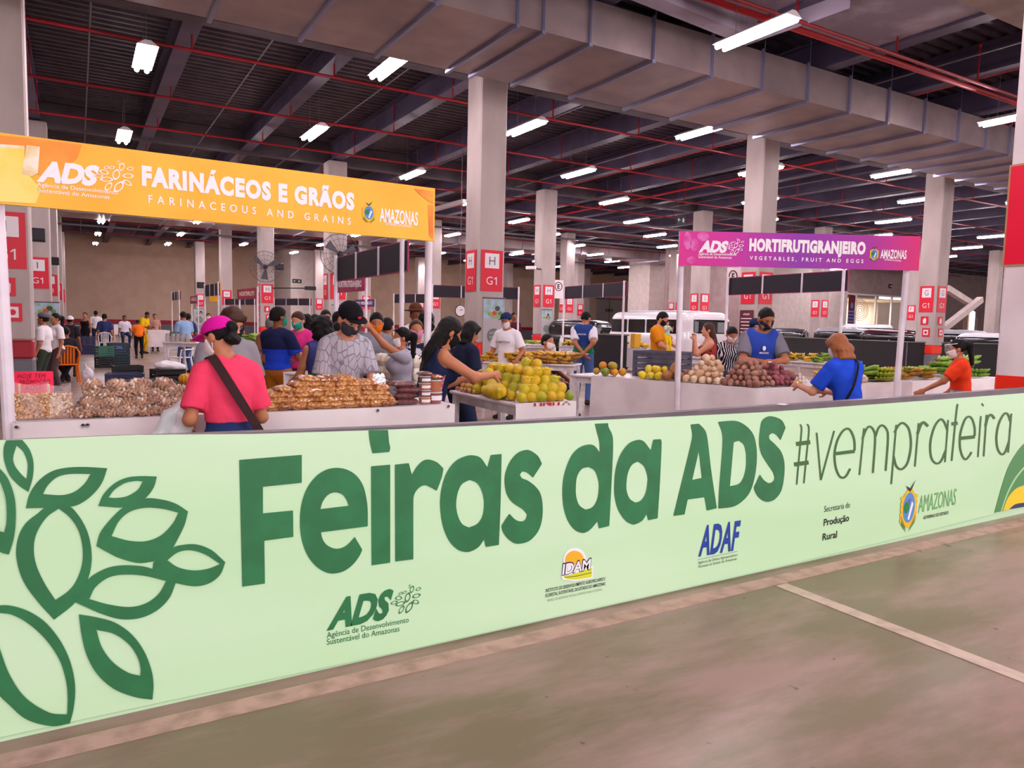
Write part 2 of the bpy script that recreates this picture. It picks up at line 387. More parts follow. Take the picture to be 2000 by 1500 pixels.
# columns
M_CONC = mat('column_concrete', '#c2b5b1', .75, '#ab9c98', sc=1.6, lo=.3, hi=.7, bump=.12, bsc=7, stretch=(1, 1, .35))
M_ORANGE = mat('orange_band_paint', '#ee2a12', .45); M_CREAM = mat('column_white_paint', '#eadfe2', .6, '#ddd0d3', sc=1.5, bump=.05)
def column(i, j, zt=7.24, m=M_CONC, band=None, x=None, y=None):
    x = CX0+CDX*i if x is None else x; y = CY0+CDY*j if y is None else y; mb = MB(); s = .68
    mb.cm = 0; mb.box((x, y, (1.12+zt)/2), (s, s, zt-1.12), bev=.03)
    if band != M_ORANGE or True:
        mb.cm = 1; mb.box((x, y, .965), (s+.004, s+.004, .31), bev=.03); mb.cm = 2; mb.box((x, y, .405), (s+.004, s+.004, .81), bev=.03)
    return struct(mb.build('column', [m, band or M_ORANGE, M_GREYP]))
COLS = [(i, j) for i in range(0, 9) for j in range(1, 6) if not (i > 5 and j > 2) and (i, j) not in ((8, 1), (7, 1))]
for i, j in COLS: column(i, j, band=M_RED if i == 0 or j >= 4 else M_ORANGE)
NEARX, NEARY = CX0+CDX+.35, CY0
c = column(1, 0, m=M_CREAM, x=CX0+CDX+.35)

# the near right column has a tall orange base band above the fence line
zo_ = at(1945, 727, X=NEARX-.34)[2]; mb = MB(); mb.box((NEARX, NEARY, zo_-.25), (.688, .688, .5), bev=.03); struct(mb.build('trim_%d' % n, M_ORANGE)); n += 1
qa, qb = at(1976, 326, X=NEARX-.35), at(1976, 516, X=NEARX-.35); y1 = qa[1]; mb = MB(); mb.box((NEARX-.35, (y1+NEARY-.28)/2, (qa[2]+qb[2])/2), (.012, y1-NEARY+.28, qa[2]-qb[2])); mb.cm = 1
mb.box((NEARX-.345, (y1+NEARY-.28)/2, (qa[2]+qb[2])/2), (.012, y1-NEARY+.32, qa[2]-qb[2]+.04))
rs = mb.build('column_sign', [mat('sign_red_near', '#e5153c', .35), mat('old_glue', '#b98a63', .8)]); tag(rs, 'large red sign cut by the right edge on the near white column', 'sign')
# ducts
M_DUCT = mat('galvanised_duct', '#a3908e', .36, '#8c7c80', sc=1.3, metal=.45, lo=.35, hi=.65, bump=.05, bsc=2)
M_FL = mat('duct_flange', '#8c8ba8', .35, metal=.6)
def duct(label, y0, y1, x0, x1, z0, h, seams):
    t = thing('air_duct', label, 'duct', (0, 0, 0))
    mb = MB(); mb.box(((x0+x1)/2, (y0+y1)/2, z0+h/2), (x1-x0, y1-y0, h)); mb.build('duct_body', M_DUCT, t)
    for x in seams:
        mb = MB(); mb.box((x, y0-.02, z0+h/2), (.05, .04, h+.08)); mb.box((x, y1+.02, z0+h/2), (.05, .04, h+.08)); mb.box((x, (y0+y1)/2, z0-.03), (.07, y1-y0+.1, .06)); mb.build('flange', M_FL, t)
        for yq in (y0-.06, y1+.06): mb = MB(); mb.beam((x, yq, z0), (x, yq, 7.94), .012); mb.build('hanger_rod', M_FL, t)
sx = [at(px, py, Y=10.79)[0] for px, py in ((852, 9), (1010, 47), (1060, 60), (1151, 84), (1274, 117), (1388, 148), (1486, 172), (1574, 194), (1656, 218), (1732, 238), (1802, 256), (1868, 276), (1922, 290))]
sx = [sx[0]-2.9, sx[0]-1.4]+sx+[sx[-1]+1.2*k for k in range(1, 8)]
duct('wide galvanised air duct with flanged seams under the ceiling, nearest one', 10.79, 13.42, -13, 60, 6.5, .75, sx)
duct('far galvanised air duct crossing the hall behind the central columns', 42.1, 44.7, -13, 60, 6.5, .75, [-8+2.4*k for k in range(26)])
# concrete dropped slab at the top right
mb = MB(); zb = 7.0
a = at(1485, 78, Z=zb)
for P0, P1 in ((at(1200, -40, Z=zb), at(1485, 78, Z=zb)), (at(1485, 78, Z=zb), at(1660, 16, Z=zb))):
    mb.hexa([P0, P1, P1+Vector((.0, .35, 0)), P0+Vector((0, .35, 0))], [P0+Vector((0, 0, .7)), P1+Vector((0, 0, .7)), P1+Vector((0, .35, .7)), P0+Vector((0, .35, .7))])
mb.box((a[0]-1.5, a[1]-3.2, 7.5), (9, 6.2, .3))
struct(mb.build('trim_%d' % n, mat('stained_slab', '#8f8494', .7, '#c9c3d6', sc=.8, lo=.5, hi=.75, stretch=(1, 1, .3)))); n += 1
mb = MB(); a = at(1946, 40, Z=6.75); mb.box((a[0]-1, a[1]-2, 7.1), (4.4, 3.9, .7)); struct(mb.build('trim_%d' % n, mat('slab_underside', '#a08d86', .7, '#8d7b76', sc=2))); n += 1
# pipes
M_PIPE = mat('red_pipe_paint', '#8e1420', .4); M_PIPEB = mat('bright_red_pipe', '#a8101c', .4)
k = 0
for yy in (9.0, 16.7, 20.6, 24.1, 27.9, 31.7, 35.5, 41.5, 50, 57):
    t = thing('sprinkler_pipe', 'thin red sprinkler pipe running across under the ceiling, row %d from the front' % (k+1), 'pipe', (0, 0, 0), group='red sprinkler pipes'); k += 1
    mb = MB(); mb.tube([(-13, yy, 7.0), (62, yy, 7.0)], .035, 8); mb.build('pipe_run', M_PIPE, t)
    for q in range(13 if yy < 30 else 0):
        xx = .4+2.95*q-1.2; mb = MB(); mb.tube([(xx, yy, 7.0), (xx, yy, 7.75)], .022, 6); mb.lathe([(.03, 7.75), (.05, 7.8), (.01, 7.82)], (xx, yy, 0), 8); mb.build('sprinkler_riser', M_PIPE, t)
a, b = at(1406, 6, Z=7.1), at(1960, 192, Z=7.1); mb = MB(); mb.tube([(a[0]-9, a[1], 7.1), (b[0]+12, a[1], 7.1)], .06, 10)
tag(mb.build('sprinkler_pipe', M_PIPEB), 'thick bright red pipe near the top right running parallel to the big duct', 'pipe')
a = at(1772, 186, Z=7.34); mb = MB(); mb.tube([(a[0], -3, 7.34), (a[0], 60, 7.34)], .07, 10)
tag(mb.build('sprinkler_pipe', M_PIPEB), 'thick red main pipe running away from the camera past the right columns', 'pipe')
a = at(1250, 390, Z=7.34); mb = MB(); mb.tube([(a[0]-.2, 6, 7.34), (a[0]-.2, 61.5, 7.34)], .05, 8)
tag(mb.build('sprinkler_pipe', M_PIPEB), 'red main pipe running into the distance above the centre of the hall', 'pipe')
M_COND = mat('grey_conduit', '#6a6066', .5, metal=.3)
for k, xx in enumerate((.35, 3.6, 6.6, 11.5, 16.0, 20.4, 24.6, 29)):
    mb = MB(); mb.tube([(xx, 3, 7.285), (xx, 61.5, 7.285)], .018, 6)
    tag(mb.build('cable_conduit', M_COND), 'thin grey conduit running away from the camera under the ceiling beams', 'conduit', 'ceiling conduits')
for k, (yy, z) in enumerate(((29.5, 6.7), (33, 6.7), (37, 6.7), (48.3, 6.5))):
    mb = MB(); mb.box((28, yy, z), (82, .16, .05)); mb.box((28, yy-.08, z+.04), (82, .01, .06)); mb.box((28, yy+.08, z+.04), (82, .01, .06))
    tag(mb.build('cable_tray', M_COND), 'long flat cable tray crossing below the beams, tray %d from the front' % (k+1), 'tray', 'cable trays')
# lamps
M_TUBE = mat('lamp_tube', (1., .86, .92), .4, emit=LAMP_E); M_HOUS = mat('lamp_housing', '#e6dfe4', .4)
def lamp(label):
    t = thing('ceiling_lamp', label, 'lamp', (0, 0, 0), group='strip lamps')
    mb = MB(); mb.hexa([(-.18, -.78, .0), (.18, -.78, 0), (.18, .78, 0), (-.18, .78, 0)], [(-.05, -.78, .09), (.05, -.78, .09), (.05, .78, .09), (-.05, .78, .09)]); mb.build('reflector', M_HOUS, t)
    for s in (-1, 1):
        mb = MB(); mb.tube([(.09*s, -.76, -.03), (.09*s, .76, -.03)], .045, 8); mb.build('tube', M_TUBE, t)
    for s in (-1, 1):
        mb = MB(); mb.tube([(0, .42*s, .09), (0, .42*s, 1.4)], .006, 4); mb.build('suspension_wire', M_COND, t)
    return t
L0 = None; names = {0: 'left', 1: 'centre left', 2: 'centre', 3: 'centre right', 4: 'right'}
cnt = 0
for k in range(13):
    xx = 1.23+4.285*k; row = 0
    yy0 = 1.6 if k % 2 == 0 else -1.95
    for q in range(9):
        yy = yy0+7.255*q
        if yy > 63 or (xx > 46 and yy > 40) or yy < -2: continue
        if math.hypot(xx, yy) > 66 or (xx > 14 and yy < 8): continue
        z = 6.5
        if k % 2 and q == 2: yy, z = 14.4, 6.68
        lb = 'glowing strip lamp hanging in lengthwise line %d from the left, number %d from the front' % (k+1, q+1)
        if L0 is None: L0 = lamp(lb); L0.location = (xx, yy, z)
        else: dup(L0, (xx, yy, z), label=lb)
# ================================================================ barrier with the printed banner
BY = 3.187
def bp(px, py, o=0.): v = at(px, py, Y=BY); v.y -= o; return v
bar = thing('barrier', 'long low barrier under a pale green printed banner across the foreground', 'barrier', (0, 0, 0))
TOPS = [(-60, 862), (0, 860), (280, 850), (500, 848), (750, 840), (1000, 829), (1250, 817), (1500, 805), (1750, 787), (2000, 768), (2120, 758)]
BOTS = [(-60, 1453), (0, 1440), (280, 1379), (500, 1332), (750, 1279), (1000, 1225), (1250, 1169), (1500, 1112), (1750, 1052), (2000, 989), (2120, 955)]
M_BAN = mat('banner_vinyl', '#ccf0ca', .38, '#bde8b4', sc=.9, lo=.3, hi=.75, bump=.16, bsc=2.2, stretch=(.35, 1, 2.2), spec=.45)
mb = MB(); T = [bp(*p) for p in TOPS]; B = [bp(*p) for p in BOTS]
xs = [p.x for p in T]; xb = [p.x for p in B]
def ztop(x): return float(np.interp(x, xs, [p.z for p in T]))
def zbot(x): return max(.012, float(np.interp(x, xb, [p.z for p in B])))
X0, X1 = xs[0], xs[-1]
mb.grid(lambda u, v: (X0+(X1-X0)*u, BY-.0, zbot(X0+(X1-X0)*u)+(ztop(X0+(X1-X0)*u)-zbot(X0+(X1-X0)*u))*v), 80, 1)
mb.grid(lambda u, v: (X0+(X1-X0)*u, BY+.012, ztop(X0+(X1-X0)*u)*v), 80, 1)
mb.grid(lambda u, v: (X0+(X1-X0)*u, BY+.012*v, ztop(X0+(X1-X0)*u)), 80, 1)
banner = mb.build('banner', M_BAN, bar)
RT = [(-60, 861), (0, 858), (280, 848), (500, 840), (750, 831), (1000, 820), (1250, 806), (1500, 790), (1750, 774), (2000, 756), (2120, 747)]
R = [at(*p, Y=BY+.075) for p in RT]; M_RAIL = mat('rail_steel', '#6b6067', .5, '#5e545c', sc=3, bump=.04)
mb = MB(); rx = [p.x for p in R]; rz = [p.z for p in R]
def zr(x): return float(np.interp(x, rx, rz))
V = []
for i in range(41):
    x = X0+(X1-X0)*i/40; z = zr(x); V += [(x, BY+.013, z-.07), (x, BY+.075, z-.07), (x, BY+.075, z), (x, BY+.013, z)]
mb.add(V, [(4*i+k, 4*i+(k+1) % 4, 4*i+4+(k+1) % 4, 4*i+4+k) for i in range(40) for k in range(4)]+[(3, 2, 1, 0), (160, 161, 162, 163)])
mb.build('top_rail', M_RAIL, bar)
for x in (-.5, 1.2, 2.9, 4.6, 6.3, 7.7):
    mb = MB(); mb.box((x, BY+.05, (zr(x)-.07)/2), (.05, .05, zr(x)-.07)); mb.build('post', M_RAIL, bar)
mb = MB(); mb.box((3, BY+.045, .06), (9.4, .05, .06)); mb.build('bottom_rail', M_RAIL, bar)
# ---- headline, traced letter by letter
M_INK = mat('dark_green_ink', '#2c7145', .42, '#2f7a4b', sc=8, spec=.4); M_INK2 = mat('hashtag_ink', '#3d6a3a', .45)
def conv(P, s, ox, oy): return [(ox+u/s, oy+v/s) for u, v in P]
def letter(mb, loops, s, ox, oy, c=7., o=.003):
    mb.poly([[bp(x, y, o) for x, y in smoothpoly(conv(l, s, ox, oy), 3.)] for l in loops])
A2 = (3.0303, 440, 800); A3 = (3.3333, 1050, 760)
G2 = [
 [[(82,297),(452,267),(452,432),(222,456),(222,613),(400,596),(402,752),(230,775),(234,1028),(100,1047)]],
 [[(842,690),(842,600),(835,530),(815,450),(775,390),(720,355),(655,344),(590,358),(530,400),(480,470),(450,560),(441,660),(450,760),(480,850),(530,920),(590,960),(640,969),(700,955),(750,920),(790,870),(810,828),(765,752),(720,800),(680,820),(640,820),(600,800),(575,765),(565,725)],[(562,588),(575,545),(605,505),(645,489),(690,500),(715,530),(730,568)]],
 [[(862,335),(975,325),(975,905),(865,921)]], [[(847,122),(962,120),(968,190),(975,225),(970,250),(870,258),(855,190)]],
 [[(1003,325),(1085,316),(1103,385),(1130,340),(1165,305),(1200,295),(1250,310),(1290,348),(1280,400),(1250,480),(1215,460),(1180,447),(1145,462),(1120,495),(1112,530),(1112,885),(1005,898)]],
 [[(1270,560),(1280,460),(1310,370),(1360,305),(1420,275),(1465,270),(1510,285),(1550,340),(1570,268),(1634,262),(1628,550),(1618,800),(1540,812),(1530,768),(1500,810),(1460,835),(1420,842),(1370,825),(1320,770),(1285,680)],[(1365,560),(1375,490),(1400,440),(1445,415),(1490,435),(1520,490),(1530,560),(1520,630),(1490,675),(1440,697),(1400,675),(1375,625)]],
 [[(1873,320),(1850,275),(1810,245),(1780,238),(1730,255),(1685,305),(1658,370),(1652,430),(1665,500),(1700,550),(1760,590),(1785,620),(1775,650),(1750,661),(1715,650),(1680,615),(1650,660),(1634,695),(1655,745),(1700,785),(1740,793),(1800,775),(1850,720),(1873,650),(1877,570),(1865,500),(1835,455),(1790,420),(1755,405),(1742,385),(1755,365),(1785,372),(1820,402)]]]
G3 = [
 [[(160,680),(165,590),(185,510),(220,430),(270,380),(330,360),(370,370),(403,412),(400,340),(385,280),(371,225),(457,221),(460,245),(485,300),(490,360),(488,440),(475,700),(465,890),(398,906),(388,860),(350,905),(320,928),(288,935),(240,915),(195,855),(168,770)],[(247,640),(255,570),(285,520),(330,506),(370,530),(393,590),(397,650),(385,720),(355,768),(310,784),(270,755),(250,700)]],
 [[(497,640),(505,530),(535,430),(590,355),(650,330),(690,340),(735,398),(752,328),(800,325),(806,345),(795,600),(780,840),(718,853),(708,812),(680,855),(640,877),(615,880),(570,855),(525,790),(502,710)],[(576,620),(585,550),(610,495),(650,470),(690,500),(712,560),(713,610),(700,680),(670,725),(635,738),(600,715),(580,670)]],
 [[(882,825),(1000,340),(1005,290),(994,230),(1048,224),(1090,270),(1105,330),(1130,540),(1165,775),(1100,790),(1085,703),(975,718),(955,815)],[(1005,590),(1048,402),(1068,577)]],
 [[(1172,212),(1285,206),(1350,235),(1400,290),(1422,370),(1425,470),(1410,580),(1380,670),(1330,730),(1270,765),(1175,777),(1180,650),(1200,400),(1200,290)],[(1250,632),(1275,345),(1310,335),(1340,360),(1355,420),(1355,500),(1340,570),(1310,615)]],
 [[(1613,250),(1590,205),(1550,183),(1500,177),(1460,205),(1447,260),(1440,350),(1455,420),(1490,480),(1530,540),(1540,580),(1525,605),(1500,612),(1470,590),(1445,555),(1420,610),(1407,645),(1430,695),(1465,725),(1500,733),(1545,715),(1585,660),(1603,570),(1605,480),(1585,410),(1545,360),(1508,325),(1505,300),(1525,285),(1550,295),(1580,332)]]]
for g, A in ((G2, A2), (G3, A3)):
    for l in g:
        mb = MB(); letter(mb, l, *A, c=6); mb.build('headline_letter', M_INK, banner)
# ---- leaf emblem on the left
GL = [
 [[(30,96),(105,94),(140,140),(158,200),(155,270),(135,340),(90,310),(45,260),(20,190),(18,130)],[(78,120),(110,150),(130,200),(130,240),(125,280),(95,250),(70,215),(62,180)]],
 [[(507,228),(480,300),(430,360),(370,400),(322,410),(220,415),(122,417),(140,350),(180,290),(240,245),(310,226),(400,222)],[(203,350),(225,310),(270,270),(330,255),(428,255),(400,300),(350,340),(290,355)]],
 [[(218,412),(322,406),(370,450),(410,520),(430,600),(432,680),(412,760),(355,862),(256,943),(180,860),(110,760),(78,650),(85,560),(120,490),(180,440)],[(278,418),(330,460),(370,520),(390,600),(388,680),(360,760),(320,810),(262,850),(210,770),(170,680),(160,600),(175,530),(220,460)]],
 [[(741,267),(725,320),(680,374),(590,412),(464,406),(490,350),(540,300),(600,272),(670,265)],[(513,366),(540,330),(590,298),(640,288),(675,290),(650,330),(600,360),(550,368)]],
 [[(590,408),(680,371),(760,375),(830,395),(888,432),(870,500),(815,608),(790,652),(722,668),(650,675),(560,650),(500,620),(455,595),(475,530),(530,460)],[(527,548),(560,480),(610,435),(680,415),(760,418),(843,437),(815,490),(760,545),(690,572),(610,570)]],
 [[(720,708),(725,670),(790,650),(815,605),(860,590),(930,588),(1000,615),(1064,672),(1040,730),(990,770),(920,785),(830,770),(790,760)],[(790,662),(840,625),(900,615),(970,635),(1040,680),(980,703),(910,710),(840,695)]],
 [[(412,758),(460,720),(530,692),(620,686),(720,703),(830,768),(800,840),(740,900),(660,935),(570,940),(480,915),(410,885),(355,860)],[(422,845),(450,790),(510,745),(580,730),(680,735),(785,760),(750,820),(690,865),(610,883),(510,870)]],
 [[(-60,890),(0,875),(60,878),(140,905),(220,960),(290,1050),(335,1150),(355,1260),(348,1360),(330,1432),(245,1445),(130,1415),(50,1350),(-40,1250),(-90,1050)],[(-20,930),(0,910),(60,920),(140,965),(220,1040),(280,1130),(310,1220),(320,1300),(318,1390),(230,1380),(120,1310),(50,1210),(10,1110),(-15,1020)]],
 [[(373,917),(450,930),(540,955),(620,1010),(680,1090),(715,1180),(725,1250),(720,1320),(640,1308),(540,1270),(460,1200),(410,1110),(385,1010)],[(455,990),(540,1010),(610,1060),(650,1120),(664,1170),(663,1208),(600,1190),(530,1140),(480,1070)]],
 [[(-30,210),(0,230),(40,280),(70,370),(75,470),(65,560),(42,635),(0,620),(-60,500),(-60,300)],[(-20,280),(0,290),(25,360),(32,430),(30,490),(20,530),(0,525),(-25,400)]]]
for k, l in enumerate(GL):
    mb = MB(); mb.poly([[bp(x, y, .003+.0003*k) for x, y in smoothpoly(conv(q, 2.42, 0, 820), .8)] for q in l]); mb.build('emblem_leaf', M_INK, banner)
# ---- hashtag, pen strokes
HS = [([(250,355),(260,400),(240,620),(222,825)],12),([(305,352),(318,400),(298,610),(278,815)],12),([(218,508),(328,494)],32),([(203,668),(315,652)],32),
 ([(378,420),(411,790)],13),([(411,790),(515,405)],13),
 ([(530,583),(675,565)],26),([(675,560),(672,480),(650,415),(620,388),(580,410),(540,480),(518,580),(525,680),(550,750),(580,772),(610,755),(640,700)],16),
 ([(748,385),(712,750)],12),([(735,470),(765,395),(790,372),(820,395),(835,470),(817,735)],15),([(838,450),(860,385),(890,362),(925,395),(935,470),(917,718)],15),
 ([(1000,358),(960,822)],12),([(985,420),(1020,360),(1055,345),(1095,385),(1113,470),(1110,560),(1085,660),(1040,705),(1000,680),(978,600)],16),
 ([(1175,345),(1145,685)],12),([(1165,430),(1190,360),(1215,340),(1248,370)],20),
 ([(1400,400),(1370,330),(1340,318),(1300,370),(1270,470),(1265,560),(1280,630),(1315,660),(1350,640),(1385,560)],15),([(1405,320),(1380,650)],11),
 ([(1478,195),(1465,300),(1432,640)],12),([(1432,352),(1478,345)],26),
 ([(1505,463),(1612,452)],26),([(1612,448),(1612,380),(1590,310),(1560,295),(1530,330),(1500,430),(1497,530),(1515,600),(1540,628),(1570,600),(1587,570)],14),
 ([(1660,290),(1637,610)],10),([(1668,190),(1680,212)],10),([(1705,280),(1682,605)],11),([(1695,370),(1715,300),(1740,280),(1767,310)],17),
 ([(1890,330),(1870,275),(1840,275),(1800,350),(1782,450),(1790,540),(1820,588),(1850,570),(1880,490)],14),([(1898,270),(1873,575)],11)]
mb = MB()
for k, (P, w) in enumerate(HS):
    O = stroke(P, w); V = []
    for a, b in O:
        for p in (a, b): V.append(bp(1500+p[0]/4, 740+p[1]/4, .003+.0001*k))
    mb.add(V, [(2*i, 2*i+2, 2*i+3, 2*i+1) for i in range(len(O)-1)])
mb.build('hashtag_print', M_INK2, banner)
# ---- swoosh at the right end
def sw(nm, P, m, o):
    mb = MB(); mb.poly([[bp(x, y, o) for x, y in smoothpoly(conv(P, 4, 1500, 740), 1.)]]); mb.build(nm, m, banner)
sw('swoosh_print', [(2080,470),(2000,505),(1930,590),(1870,700),(1820,850),(1765,1046),(1860,1026),(1880,930),(1930,860),(2000,830),(2080,815)], mat('mid_green_ink', '#4f8f55', .45), .003)
sw('swoosh_print', [(2080,590),(2000,680),(1920,780),(1860,900),(1815,1033),(1825,1031),(1870,905),(1930,790),(2005,695),(2080,620)], mat('pale_green_ink', '#a8d79a', .45), .0035)
sw('swoosh_print', [(2080,815),(2000,835),(1930,860),(1870,930),(1832,1030),(1880,1015),(1930,980),(2000,968),(2080,960)], mat('yellow_ink', '#efd02a', .45), .004)
sw('swoosh_print', [(2080,955),(2000,966),(1930,978),(1878,1018),(1930,1010),(2000,998),(2080,990)], mat('navy_ink', '#2b3560', .45), .0045)
# ---- small print
NB = (0, -1, 0)
def bt(mb, t, a, b, h, s, bold=0., shear=0., sp=1., o=.003):
    p0 = bp(s[1]+a[0]/s[0], s[2]+a[1]/s[0]); p1 = bp(s[1]+b[0]/s[0], s[2]+b[1]/s[0]); q = bp(s[1]+a[0]/s[0], s[2]+(a[1]-h)/s[0])
    text(mb, t, p0, p1, q.z-p0.z, NB, bold, shear, sp, off=o)
A4 = (4, 1500, 740)
mb = MB(); bt(mb, 'ADS', (602, 1296), (955, 1228), 158, A2, .05, .3)
c = bp(440+1078/3.03, 800+1118/3.03); flower(mb, c, (1, 0, 0), (0, 0, 1), NB, .148, .003)
bt(mb, 'Agência de Desenvolvimento', (600, 1352), (1085, 1257), 34, A2); bt(mb, 'Sustentável do Amazonas', (600, 1392), (1030, 1310), 34, A2)
mb.build('agency_logo', M_INK, banner)
lg = MB()
def pz(mb, P, s, o): mb.poly([[bp(s[1]+x/s[0], s[2]+y/s[0], o) for x, y in P]])
lg.cm = 0; pz(lg, [(240+75*math.cos(k*PI/15), 1112+80*math.sin(-k*PI/15)*1.0) for k in range(-3, 19)]+[(148, 1205), (160, 1240), (240, 1250), (358, 1230), (360, 1150)], A3, .003)
lg.cm = 1; pz(lg, [(238+62*math.cos(k*PI/15), 1115-64*math.sin(k*PI/15)) for k in range(-2, 18)], A3, .0036)
lg.cm = 2; pz(lg, [(156, 1212), (210, 1208), (352, 1160), (350, 1222), (250, 1238), (195, 1236)], A3, .0036)
lg.cm = 3; pz(lg, [(170, 1222), (250, 1212), (350, 1190), (350, 1196), (250, 1219), (176, 1228)], A3, .0042)
lg.cm = 4; bt(lg, 'IDAM', (154, 1208), (340, 1170), 70, A3, .055, .1, .95, .0046); lg.cm = 0; bt(lg, 'IDAM', (157, 1206), (337, 1169), 64, A3, .02, .1, 1, .0052)
lg.build('institute_logo', [mat('logo_white', '#f3f3f3', .45), mat('logo_sun', '#edb52a', .45), mat('logo_field', '#d7df3a', .45), mat('logo_furrow', '#8d9a22', .45), mat('logo_navy', '#2b2f63', .45)], banner)
M_BLK = mat('black_ink', '#20231f', .5)
mb = MB(); bt(mb, 'INSTITUTO DE DESENVOLVIMENTO AGROPECUÁRIO E', (50, 1322), (438, 1243), 21, A3, .012, .1); bt(mb, 'FLORESTAL SUSTENTÁVEL DO ESTADO DO AMAZONAS', (48, 1355), (438, 1275), 21, A3, .012, .1); mb.build('institute_caption', M_BLK, banner)
mb = MB(); bt(mb, 'SERVIÇO DE ASSISTÊNCIA TÉCNICA, EXTENSÃO RURAL E FLORESTAL', (62, 1383), (418, 1309), 15, A3); mb.build('institute_caption', mat('grey_ink', '#8fa38a', .5), banner)
mb = MB(); bt(mb, 'ADAF', (1045, 1083), (1297, 1040), 182, A3, .03, .12, 1.05); mb.build('agency_logo', mat('blue_ink', '#20429c', .45), banner)
mb = MB(); pz(mb, [(1040, 1109), (1300, 1054), (1300, 1056), (1040, 1111)], A3, .003); bt(mb, 'Agência de Defesa Agropecuária e', (1043, 1138), (1300, 1084), 17, A3, 0, .1); bt(mb, 'Florestal do Estado do Amazonas', (1045, 1164), (1293, 1110), 17, A3, 0, .1); mb.build('agency_caption', mat('slate_ink', '#46604f', .5), banner)
mb = MB(); bt(mb, 'Secretaria de', (436, 1040), (638, 1004), 46, A4, -.004); bt(mb, 'Produção', (432, 1148), (630, 1108), 52, A4, .017); bt(mb, 'Rural', (423, 1262), (536, 1238), 52, A4, .017); mb.build('secretariat_caption', M_BLK, banner)
mb = MB(); bt(mb, 'AMAZONAS', (1170, 1047), (1462, 982), 130, A4, .0, .02, .95); mb.build('state_print', mat('soft_green_ink', '#6fae6c', .5), banner)
mb = MB(); bt(mb, 'GOVERNO DO ESTADO', (1212, 1096), (1407, 1055), 24, A4, .02); mb.build('state_caption', M_BLK, banner)
c = bp(1774, 990); crest('state_crest', banner, c-Vector((0, .003, 0)), (1, 0, 0), NB, .22, .42)
mb = MB(); mb.box((at(1535, 800, Y=BY)[0], BY+.03, zr(4.05)+.002), (.07, .05, .003), rz=.3); mb.build('paper_scrap', mat('paper', '#eeeae8', .7), bar)
# ================================================================ stall signs on white posts
M_POST = mat('white_post', '#ece2ec', .35, '#ded3dd', sc=4); M_BACK = mat('black_sign_cloth', '#211b26', .7); M_TRIM = mat('magenta_hem', '#8d1d4f', .6)
M_YEL = mat('yellow_print', '#f2a91c', .4, '#f7c23a', sc=1.6, lo=.3, hi=.7, bump=.03); M_PUR = mat('purple_print', '#b3149b', .4, '#8a1fa8', sc=1.1, lo=.35, hi=.65)
def sign_gradient(m):
    nt = m.node_tree; N = nt.nodes; L = nt.links; tc = N.new('ShaderNodeTexCoord'); sx = N.new('ShaderNodeSeparateXYZ'); mr = N.new('ShaderNodeMath'); mr.operation = 'DIVIDE'; mr.inputs[1].default_value = 2.65; r = N.new('ShaderNodeValToRGB'); e = r.color_ramp.elements
    for k, (p, c) in enumerate(((0, '#d8148a'), (.2, '#c8149a'), (.5, '#8a1aa8'), (.8, '#a8169a'), (1, '#dc1c74'))):
        q = e[k] if k < 2 else e.new(p); q.position = p; q.color = (*S(c), 1)
    L.new(tc.outputs['Object'], sx.inputs[0]); L.new(sx.outputs['X'], mr.inputs[0]); L.new(mr.outputs[0], r.inputs[0]); L.new(r.outputs[0], N['Principled BSDF'].inputs['Base Color'])
sign_gradient(M_PUR)
M_MAR = mat('maroon_print', '#8e1d4a', .45, '#a12a55', sc=2); M_VIO = mat('violet_print', '#4a1f5e', .45)
M_WINK = mat('white_ink', '#f6f0f4', .45)
def sign_stall(label, L, R, dL, dR, show, fm, posts=(0, 1), backposts=0, pl=.0, flip=1):
    "two-post stall sign; show front or back; L, R = (px, ytop, ybottom)"
    a0, a1 = atd(L[0], L[1], dL), atd(L[0], L[2], dL); b0, b1 = atd(R[0], R[1], dR), atd(R[0], R[2], dR)
    zt = (a0.z+b0.z)/2; zb = (a1.z+b1.z)/2
    A = Vector((a1.x, a1.y, 0)); B = Vector((b1.x, b1.y, 0)); e = (B-A); Ln = e.length; e.normalize()
    nrm = Vector((e.y, -e.x, 0))       # towards the camera side
    t = thing('stall_sign', label, 'sign', (A.x, A.y, 0), math.atan2(e.y, e.x))
    mb = MB(); mb.box((Ln/2, 0, (zt+zb)/2), (Ln, .024, zt-zb)); pn = mb.build('sign_panel', fm, t)
    if show == 'back':
        mb = MB(); mb.box((Ln/2, -.02, (zt+zb)/2), (Ln-.02, .012, zt-zb-.03)); k = mb.build('cloth_back', M_BACK, t)
        mb = MB(); mb.box((Ln/2, -.016, zb+.006), (Ln, .03, .012)); mb.build('hem', M_TRIM, t)
        for q in (1, 2):
            mb = MB(); mb.box((Ln*q/3, -.035, (zt+zb)/2), (.03, .02, zt-zb)); mb.build('mullion', M_POST, t)
    for q in posts:
        x = (.03 if q == 0 else Ln-.05); s = -1 if show == 'back' else 1; r = .03
        mb = MB(); mb.tube([(x+pl*q, s*.06, 0), (x, s*.06, zt+.02)], r, 10); mb.build('post', M_POST, t)
    for q in range(2 if backposts else 0):
        x = .03 if q == 0 else Ln-.05; s = backposts
        mb = MB(); mb.tube([(x, s, 0), (x, s, zt)], .028, 8); mb.build('post', M_POST, t)
        mb = MB(); mb.beam((x, 0, zt-.03), (x, s, zt-.03), .03); mb.build('side_rail', M_POST, t)
    return t, pn, A, e, nrm, zt, zb
def lettering(name, m, parent, t, fn):
    mb = MB(); fn(mb); M = Matrix.Translation(t.location) @ Matrix.Rotation(t.rotation_euler.z, 4, 'Z'); Mi = M.inverted()
    mb.v = [tuple(Mi @ Vector(p)) for p in mb.v]; return mb.build(name, m, parent)
